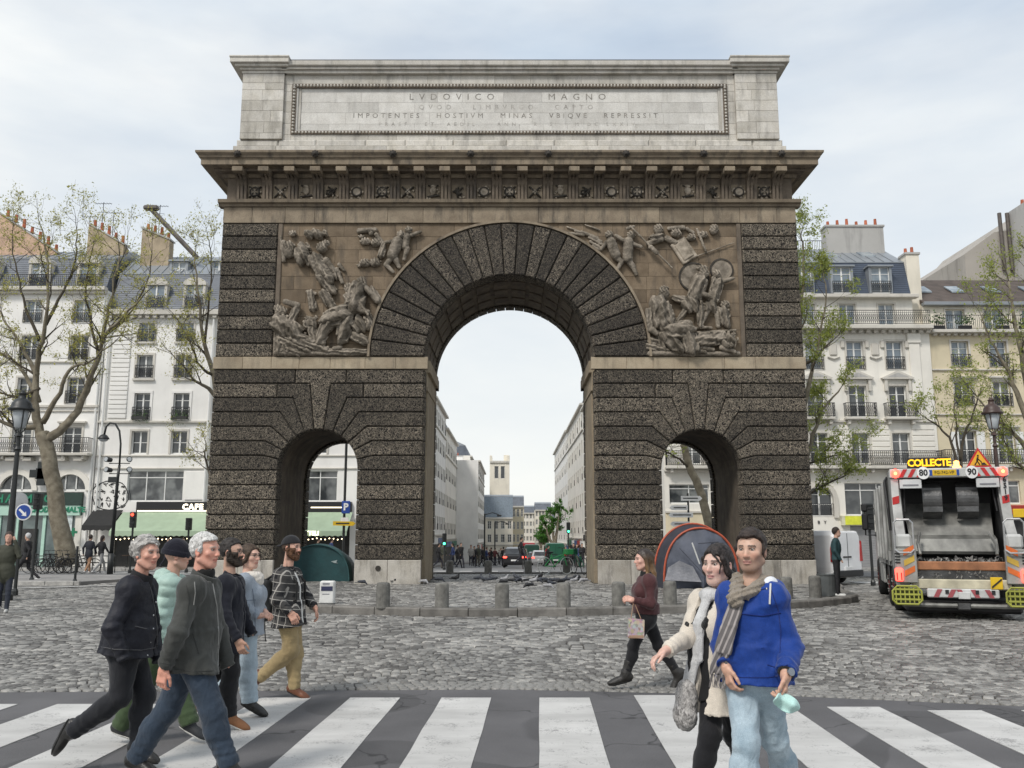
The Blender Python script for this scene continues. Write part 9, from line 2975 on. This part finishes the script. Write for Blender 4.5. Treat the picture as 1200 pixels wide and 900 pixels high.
def car(name, label, cat, colr, loc, rz, L_=4.0, W=1.75, H=1.5, kind='hatch', lit=0, group=None):
 t = empty(name, (0,0,0), label, cat, group)
 cm_ = mat('paint_%d_%d_%d' % tuple(int(x*100) for x in colr), colr, .3, var=.04, bump=0, coat=.5)
 w = W/2; n_ = 9
 # body lofted from cross sections along Y (0 = rear)
 if kind == 'van':
  secs = [(0,.35,.98*H,.95),(.12,.25,H,1.0),(L_*.66,.22,H,1.0),(L_*.76,.22,H*.93,.97),(L_*.88,.22,H*.62,.95),(L_*.98,.25,H*.50,.9),(L_,.32,H*.42,.82)]
 elif kind == 'bus':
  secs = [(0,.3,H*.98,.96),(.1,.25,H,1.0),(L_*.96,.25,H,1.0),(L_,.3,H*.95,.95)]
 else:
  secs = [(0,.40,H*.55,.90),(.06,.24,H*.68,.97),(.35,.2,H*.93,1.0),(1.1,.2,H,1.0),(L_*.52,.2,H*.98,1.0),(L_*.64,.2,H*.80,1.0),(L_*.74,.2,H*.63,.98),(L_*.94,.22,H*.54,.93),(L_,.32,H*.42,.85)]
 V = []; K = 12
 for (y, z0, z1, f) in secs:
  ww = w*f; belt = min(z1-.02, H*.58 if kind != 'van' else H*.52)
  top = .80 if z1 > H*.75 and kind == 'hatch' else (.90 if z1 > H*.7 else .93)
  pr = [(ww*.90,z0),(ww*.98,z0+.12),(ww,z0+(belt-z0)*.5),(ww*.985,belt),(ww*(.985+(top-.985)*.85),belt+(z1-belt)*.82),(ww*top*.86,z1)]
  for x, z in pr: V.append((x,y,z))
  for x, z in pr[::-1]: V.append((-x,y,z))
 F = []
 for i in range(len(secs)-1):
  for k in range(K): F.append((i*K+k,(i+1)*K+k,(i+1)*K+(k+1)%K,i*K+(k+1)%K))
 F.append(tuple(range(K))); F.append(tuple((len(secs)-1)*K+k for k in range(K))[::-1])
 mb = MB(); mb.smooth = False; mb.add(V, F); b_ = mb.build('body', cm_, t)
 bmx = bmesh.new(); bmx.from_mesh(b_.data); bmesh.ops.bevel(bmx, geom=[e for e in bmx.edges], offset=.025, segments=1, affect='EDGES'); bmesh.ops.recalc_face_normals(bmx, faces=bmx.faces); bmx.to_mesh(b_.data); bmx.free()
 if kind == 'hatch':
  mb = MB(); mb.add([(-w*.72,.02,H*.66),(w*.72,.02,H*.66),(w*.62,.26,H*.91),(-w*.62,.26,H*.91)],[(0,1,2,3)]); mb.build('rear_window', VG, t)
  for s in (-1,1):
   mb = MB(); mb.add([(s*w*.985+s*.01,.35,H*.62),(s*w*.985+s*.01,L_*.66,H*.62),(s*w*.86+s*.01,L_*.55,H*.90),(s*w*.86+s*.01,.6,H*.90)],[(0,1,2,3) if s>0 else (3,2,1,0)]); mb.build('side_window', VG, t)
  mb = MB(); mb.add([(-w*.8,L_*.73,H*.66),(w*.8,L_*.73,H*.66),(w*.68,L_*.56,H*.955),(-w*.68,L_*.56,H*.955)],[(0,3,2,1)][::-1]); mb.build('windscreen', VG, t)
  zl, hl = H*.52, .12
 elif kind == 'van':
  mb = MB(); mb.add([(-w*.8,L_*.79,H*.90),(w*.8,L_*.79,H*.90),(w*.85,L_*.87,H*.66),(-w*.85,L_*.87,H*.66)],[(0,1,2,3)]); mb.build('windscreen', VG, t)
  for s in (-1,1):
   mb = MB(); x0,x1 = sorted((s*w*.93,s*(w+.008))); mb.prismx([(L_*.60,H*.56),(L_*.60,H*.86),(L_*.74,H*.84),(L_*.82,H*.56)], x0, x1); mb.build('side_window', VG, t)
  zl, hl = H*.62, .42
  mb = MB(); mb.box(-.006,.006,-.012,.02,.45,H*.95); mb.build('door_gap', BLKP, t)
  mb = MB(); mb.box(-.32,.20,-.022,.0,H*.50,H*.50+.05); mb.build('handle_strip', BLKP, t)
  mb = MB(); mb.box(-w*.95,w*.95,-.06,.1,.28,.50,.03); mb.build('bumper', BLKP, t)
  for s in (-1,1):
   mb = MB(); x0,x1 = sorted((s*(w-.01),s*(w+.03))); mb.box(x0,x1,.9,L_*.7,.42,.55,.01); mb.build('side_moulding', BLKP, t)
 else:
  mb = MB(); mb.box(-w*.85,w*.85,-.02,.02,H*.45,H*.85); mb.build('rear_window', VG, t); zl, hl = H*.3, .3
  for s in (-1,1): mb = MB(); x0,x1 = sorted((s*w,s*(w+.01))); mb.box(x0,x1,.5,L_-.5,H*.48,H*.82); mb.build('side_window', VG, t)
 for s in (-1,1):
  mb = MB()
  if kind == 'van': mb.prism([(s*w*.93-.085,zl-.35),(s*w*.93+.05,zl-.35),(s*w*.90+.05,zl+.30),(s*w*.90+.01,zl+.36),(s*w*.93-.07,zl+.1)], -.035, .1)
  else: mb.box(s*w*.78-.14, s*w*.78+.14, -.03, .12, zl-hl/2, zl+hl/2, .02)
  mb.build('tail_lamp', (LRED if lit else LRD0), t)
  mb = MB(); mb.box(s*w*.72-.15,s*w*.72+.15,L_-.1,L_+.01,H*.36,H*.45,.02); mb.build('headlight', mat('lamp_glass'), t)
 mb = MB(); mb.box(-.26,.26,-.035,.0,.5,.61) ; mb.build('number_plate', SWH, t)
 r = .31 if kind != 'bus' else .45
 for y in (L_*.2, L_*.8):
  for s in (-1,1): wheel(t, s*(w-.11), y, r, .2, STL, s)
 t.rotation_euler = (0,0,rz); t.location = loc
 return t
x, _ = at(989, 660, 31.0)
car('parked_van', 'white delivery van with tall red tail lamps parked beyond the right pier', 'van', (.84,.84,.84), (x+.30, 31.4, 0), R(40), 4.5, 1.9, 1.85, 'van')
car('car', 'black hatchback with red tail lamps waiting under the tall arch', 'car', (.014,.014,.016), (at(603,660,66)[0], 66, gh(66)), R(-3), 3.9, 1.8, 1.5, 'hatch', 1)
car('car', 'silver car queuing right of the black hatchback', 'car', (.45,.46,.47), (at(633,650,92)[0], 92, gh(92)), 0, 4.1, 1.8, 1.5, 'hatch', 1)
car('car', 'dark grey car in the left lane farther down the street', 'car', (.05,.055,.06), (at(627,650,104)[0], 104, gh(104)), 0, 4.1, 1.8, 1.45)
car('utility_van', 'green municipal van on the right of the back street', 'van', (.02,.11,.065), (at(651,650,84)[0], 84, gh(84)), 0, 4.8, 1.9, 2.1, 'van')
car('utility_van', 'dark green van standing behind the silver car', 'van', (.02,.07,.05), (at(623.5,650,112)[0], 112, gh(112)), 0, 5, 2.0, 2.4, 'van')
car('bus', 'red and white bus in the distance of the back street', 'bus', (.38,.03,.04), (at(619,650,140)[0], 140, gh(140)), 0, 11, 2.5, 3.1, 'bus', 1)
car('car', 'white car at the far end of the queue', 'car', (.6,.6,.6), (at(612,650,150)[0], 150, gh(150)), 0, 4.1, 1.8, 1.5)
# ------------------------------------------------------------ bicycles
def bicycle(loc, rz, label, colr=(.02,.02,.022), basket=0, group=None, wc=None):
 t = empty('bicycle', (0,0,0), label, 'bicycle', group)
 fm = mat('bike_%d_%d_%d' % tuple(int(c*100) for c in colr), colr, .4, bump=0)
 for x in (-.52, .52):
  mb = MB(); mb.tube([(x+.33*math.cos(a), 0, .34+.33*math.sin(a)) for a in [2*PI*i/20 for i in range(21)]], .018, 5, False); w_ = mb.build('wheel', wc or RUB, t)
  mb = MB()
  for k in range(7): a = PI*k/7; mb.tube([(x+.32*math.cos(a),0,.34+.32*math.sin(a)),(x-.32*math.cos(a),0,.34-.32*math.sin(a))], .003, 3, False)
  mb.build('spokes', STL, w_, kind='stuff')
 mb = MB()
 for a, b_ in (((-.52,.34),(-.08,.30)),((-.08,.30),(-.22,.80)),((-.52,.34),(-.19,.70)),((-.08,.30),(.34,.72)),((-.17,.62),(.33,.78)),((.33,.90),(.52,.34))): mb.tube([(a[0],0,a[1]),(b_[0],0,b_[1])], .020, 6)
 mb.build('frame', fm, t)
 mb = MB(); mb.tube([(.33,0,.85),(.30,0,1.02),(.32,-.14,1.06),(.26,-.27,1.04)], .013, 5); mb.tube([(.30,0,1.02),(.32,.14,1.06),(.26,.27,1.04)], .013, 5); mb.build('handlebar', BLKP, t)
 mb = MB(); mb.ball(-.24,0,.87,.14,.07,.035); mb.tube([(-.22,0,.78),(-.24,0,.86)], .014, 5); mb.build('saddle', BLKP, t)
 mb = MB(); mb.tube([(-.08,-.09,.30),(-.08,.09,.30)], .02, 5); mb.tube([(-.08,.09,.30),(.02,.12,.18)], .012, 4); mb.tube([(-.08,-.09,.30),(-.18,-.12,.42)], .012, 4); mb.build('crank', BLKP, t)
 if basket: mb = MB(); mb.box(.45,.75,-.16,.16,.78,1.0,.02); mb.build('basket', fm, t)
 t.rotation_euler = (0,0,rz); t.location = loc
 return t
for i, (u, Y, rz) in enumerate(((48,42,.1),(58,42.4,-.2),(70,42.2,.15),(84,42.3,.0),(96,42.5,.3),(64,41.5,1.0))):
 X, _ = at(u, 660, Y); bicycle((X, Y, gh(Y)+.0), rz, 'parked bicycle at the foot of the forked plane tree, %s' % ('leftmost','second from the left','against the trunk','right of the trunk','rightmost, by the thin post','turned end-on before the trunk')[i], (.02,.02,.022), group='bicycles parked under the plane tree')
X, _ = at(651, 670, 37.0); bicycle((X, 36.6, .14), .5, 'green and white hire bicycle among the pigeons right of the street axis', (.05,.42,.12), 1, wc=mat('white_fender', (.6,.62,.6), .5))
X, _ = at(678, 670, 37.0); bicycle((X, 36.8, .14), 1.9, 'dark green hire bicycle by the right pier', (.01,.12,.06), 1)
X, _ = at(611, 660, 60); bicycle((X+.2, 60, gh(60)), 1.4, 'bicycle ridden beside the black hatchback')
for i,(u,Y) in enumerate(((566,88),(575,90),(583,92))): X,_ = at(u,655,Y); bicycle((X,Y,gh(Y)), .2*i, 'bicycle parked on the left pavement of the back street, %s' % ('first','middle one','last')[i], group='bicycles in the back street')
# barrier rail by the parked bikes
rl = empty('guard_rail', (at(60,665,44)[0],44,gh(44)), 'low dark guard rail behind the parked bicycles', 'railing')
for k in range(5):
 x0 = at(40+k*17, 665, 44)[0]; mb = MB(); mb.tube([(x0,44,gh(44)),(x0,44,gh(44)+.8),(x0+1.1,44,gh(44)+.8),(x0+1.1,44,gh(44))], .03, 5); mb.box(x0,x0+1.1,43.98,44.02,.35,.40); mb.build('rail_panel', LI, rl)
# ------------------------------------------------------------ smaller figures in the background
def vc_mat():
 m, n, b = node_mat('clothes_by_area')
 vc = N(n, 'ShaderNodeVertexColor'); vc.layer_name = 'Col'
 n.links.new(vc.outputs['Color'], b.inputs['Base Color']); b.inputs['Roughness'].default_value = .8
 return m
VCM = vc_mat()
def fig_mesh(top, legs, shoes, hairc, skin=(.5,.32,.24), walk=.5, coat=.0, arm=0.0, h=.03, female=0, hat=None):
 """front faces +X; height about 1.75"""
 st = walk*.36
 hip = v3((0,0,.92)); sh = v3((.02,0,1.44)); hd = v3((.05,0,1.64))
 kn = {1: v3((st*.75,.09,.50)), -1: v3((-st*.10,-.09,.50))}; an = {1: v3((st*1.05,.09,.08)), -1: v3((-st*1.3,-.09,.13 if walk else .08))}
 el = {1: v3((-.05-walk*.14,.23,1.16)), -1: v3((walk*.10,-.23,1.17))}; wr = {1: v3((-.02-walk*.12,.24,.92)), -1: v3((.12+walk*.18,-.20,.96))}
 if arm: el[1] = v3((.16,.26,1.22)); wr[1] = v3((.16,.15,1.56))
 def parts(P):
  torso = usum([d_ell(P, (0.01,0,1.24), (.13,.20,.26)), d_ell(P, (0,0,.98), (.12,.165,.16)), d_cap(P, (0,-.15,1.41), (0,.15,1.41), .065, .065)]+([d_ell(P, (0,0,.88), (.14,.18,.16+coat))] if coat else []), .04)
  arms = usum([d_cap(P, (0.01,q*.18,1.40), el[q], .062, .048) for q in (1,-1)]+[d_cap(P, el[q], wr[q], .048, .038) for q in (1,-1)], .02)
  lg = usum([d_cap(P, hip+v3((0,q*.08,0)), kn[q], .092, .062) for q in (1,-1)]+[d_cap(P, kn[q], an[q], .062, .045) for q in (1,-1)], .02)
  sho = usum([d_cap(P, an[q]+v3((-.03,0,-.035)), an[q]+v3((.15,0,-.045)), .042, .035) for q in (1,-1)], .01)
  head = usum([d_ell(P, hd+v3((-.01,0,.02)), (.095,.078,.11)), d_ell(P, hd+v3((.03,0,-.06)), (.06,.055,.07)), d_ell(P, hd+v3((.095,0,-.02)), (.02,.014,.022))], .02)
  neck = d_cap(P, hd+v3((-.02,0,-.08)), sh, .052, .06)
  hair = np.maximum(d_ell(P, hd+v3((-.022,0,.035)), (.102,.090,.112)), np.minimum(.2, (P[...,0]-hd[0])*1.2-(P[...,2]-hd[2])-.0))
  if female: hair = smin(hair, d_cap(P, hd+v3((-.07,0,0)), hd+v3((-.10,0,-.25)), .07, .04), .03)
  hands = usum([d_cap(P, wr[q], wr[q]+unit(wr[q]-el[q])*.10, .030, .024) for q in (1,-1)], .01)
  return dict(torso=np.minimum(torso, arms), legs=lg, shoes=sho, head=np.minimum(head, neck), hair=hair, hands=hands)
 def f(P):
  d = parts(P)
  r = smin(smin(smin(d['torso'], d['legs'], .03), d['head'], .015), d['shoes'], .01)
  r = smin(r, d['hair'], .006); r = smin(r, d['hands'], .01)
  return r+.006*wob(P, 11, 2)
 V, F = surfnets(f, (-.65,-.4,-.05), (.65,.45,1.9), h)
 d = parts(V); keys = ['torso','legs','shoes','head','hair','hands']
 A = np.stack([d[k] for k in keys], -1); A[:,0] -= .010; A[:,4] -= .004
 cols = np.array([top, legs, shoes, skin, hat or hairc, skin])
 C = cols[A.argmin(1)]*(1+.12*wob(V, 9, 4)[:,None])
 return mesh_np('person', V, F, [VCM], True, None, np.clip(C,0,1))
def place(me, u, Y, rz, label, s_=1.0, z=None, group=None):
 X, _ = at(u, 640, Y); o = put('person', me, None, (X, Y, gh(Y) if z is None else z), label=label, cat='person', group=group); o.rotation_euler = (0,0,rz); o.scale = (s_,s_,s_); return o
BK=(.014,.014,.016)
# man with the phone, left edge
mp_ = fig_mesh((.050,.052,.036), (.025,.03,.045), (.5,.5,.48), (.05,.035,.03), (.58,.34,.26), .25, .10, 1, .016)
place(mp_, 10, 20.3, R(-70), 'balding bearded man in an olive parka holding a phone to his ear', 1.0)
# man standing by the van
mv = fig_mesh((.018,.05,.055), (.012,.012,.014), (.62,.62,.60), (.03,.022,.018), (.52,.32,.24), .0, .0, 0, .016)
place(mv, 979, 23.6, R(-25), 'young man in a dark teal jacket and white trainers standing beside the van', 1.0, .13)
place(fig_mesh(BK, (.012,.012,.014), (.6,.6,.6), (.5,.5,.5), walk=1.0, h=.018, coat=.05), 33, 33.5, R(180), 'walker all in black with white shoes and a pale cap, left', 1.0)
place(fig_mesh((.016,.018,.026), (.30,.17,.10), (.62,.6,.58), (.04,.03,.025), walk=.6, h=.02, coat=.08), 105, 42, R(75), 'walker in a dark jacket and brown trousers by the café corner', 1.0)
place(fig_mesh((.014,.014,.017), (.26,.26,.26), (.6,.6,.6), (.03,.02,.02), walk=.9, h=.02, female=1), 119, 42.2, R(60), 'walker in a black top and grey trousers beside the one in brown trousers', .98)
protos = [(fig_mesh(BK, (.02,.02,.03), BK, (.02,.015,.012), walk=.9, h=.035, coat=.1), 'dark-coated pedestrian'),
    (fig_mesh((.03,.05,.14), (.03,.035,.05), BK, (.03,.02,.015), walk=.6, h=.035), 'pedestrian in a blue jacket'),
    (fig_mesh((.28,.27,.25), (.03,.03,.04), (.4,.4,.4), (.05,.03,.02), walk=.3, h=.035, female=1), 'pedestrian in a pale jacket'),
    (fig_mesh((.10,.03,.03), (.02,.02,.03), BK, (.02,.015,.01), walk=.8, h=.035), 'pedestrian in a dark red top'),
    (fig_mesh((.05,.055,.04), (.10,.09,.07), BK, (.02,.015,.01), walk=.1, h=.035), 'standing pedestrian in olive')]
rr = random.Random(5)
spots = [(514,62,0),(519,63,4),(531,66,1),(536,67,0),(540,66,0),(552,74,2),(556,75,0),(560,76,4),(566,84,0),(570,83,1),(576,85,0),(580,86,3),(587,88,2),(590,80,0),(595,100,0),(600,118,1),(606,120,0),(672,70,0),(676,72,4),(679,69,1),(682,66,0),(668,80,3),(663,88,0),(659,96,2),(655,110,0),(648,118,4),(585,110,0),(574,104,3),(642,76,0),(610.5,60.2,0)]
wh = {0:'left edge of the view through the tall arch',1:'left pavement of the back street',2:'crossing the street left of the black hatchback',3:'right pavement of the back street',4:'middle of the back street'}
for i, (u, Y, k) in enumerate(spots):
 me, nm = protos[k]; zone = 0 if u < 525 else 1 if u < 575 else 2 if u < 598 else 4 if u < 650 else 3
 lab = '%s, %s, %s' % (nm, wh[zone], 'near the crossing' if Y < 75 else 'midway' if Y < 95 else 'far along')
 zz = gh(Y)+(.28 if u == 610.5 else 0)
 place(me, u, Y, rr.choice([R(90),R(-90),R(60),R(-60),0,PI]), lab, rr.uniform(.95,1.05), zz, 'pedestrians in the back street')
# seated customers' terrace furniture under the café awning
wd_ = mat('cafe_wood', (.06,.035,.02), .6);
rr = random.Random(2)
for i in range(9):
 X = -24.0+i*1.5; Y = 56.6; g = gh(Y)+.14
 t = empty('cafe_table', (X,Y,g), 'small round café table under the green awning, %s' % ('leftmost','second from left','third from left','fourth from left','fifth from left','sixth from left','seventh from left','eighth from left','rightmost')[i], 'table', 'café tables under the awning')
 mb = MB(); mb.cyl(X,Y,g+.72,g+.75,.32,12); mb.build('table_top', wd_, t); mb = MB(); mb.lathe(X,Y,g,[(.2,0),(.03,.04),(.03,.72)],8); mb.build('leg', LI, t)
for k_, (u, Y) in enumerate(((196,55.2),(214,55.4),(372,55.3),(388,55.1))):
 place(protos[(k_*2) % 5][0], u, Y, rr.uniform(0,6), 'person standing at the café terrace, %s' % ('left of the beanie','behind the grey-haired man','seen through the left small arch','beside the parking sign')[k_], 1.0, gh(Y)+.14, 'people at the café')
# litter: small scraps on the road
LT = mat('litter', (.55,.54,.5), .8, bump=0)
rr = random.Random(77)
for i in range(26):
 X = rr.uniform(-9,9); Y = rr.uniform(6.6,18.8); s_ = rr.uniform(.010,.028)
 mb = MB(); mb.add([(X+rr.uniform(-s_,s_),Y+rr.uniform(-s_,s_),.012+rr.uniform(0,.01)) for _ in range(4)], [(0,1,2),(0,2,3)])
 o = mb.build('litter_scrap', LT if rr.random() < .6 else BLKSOLE); tag(o, 'small scrap of litter lying on the '+('asphalt crossing' if Y < 9.9 else 'cobbles'), 'litter', 'scraps of litter on the ground')
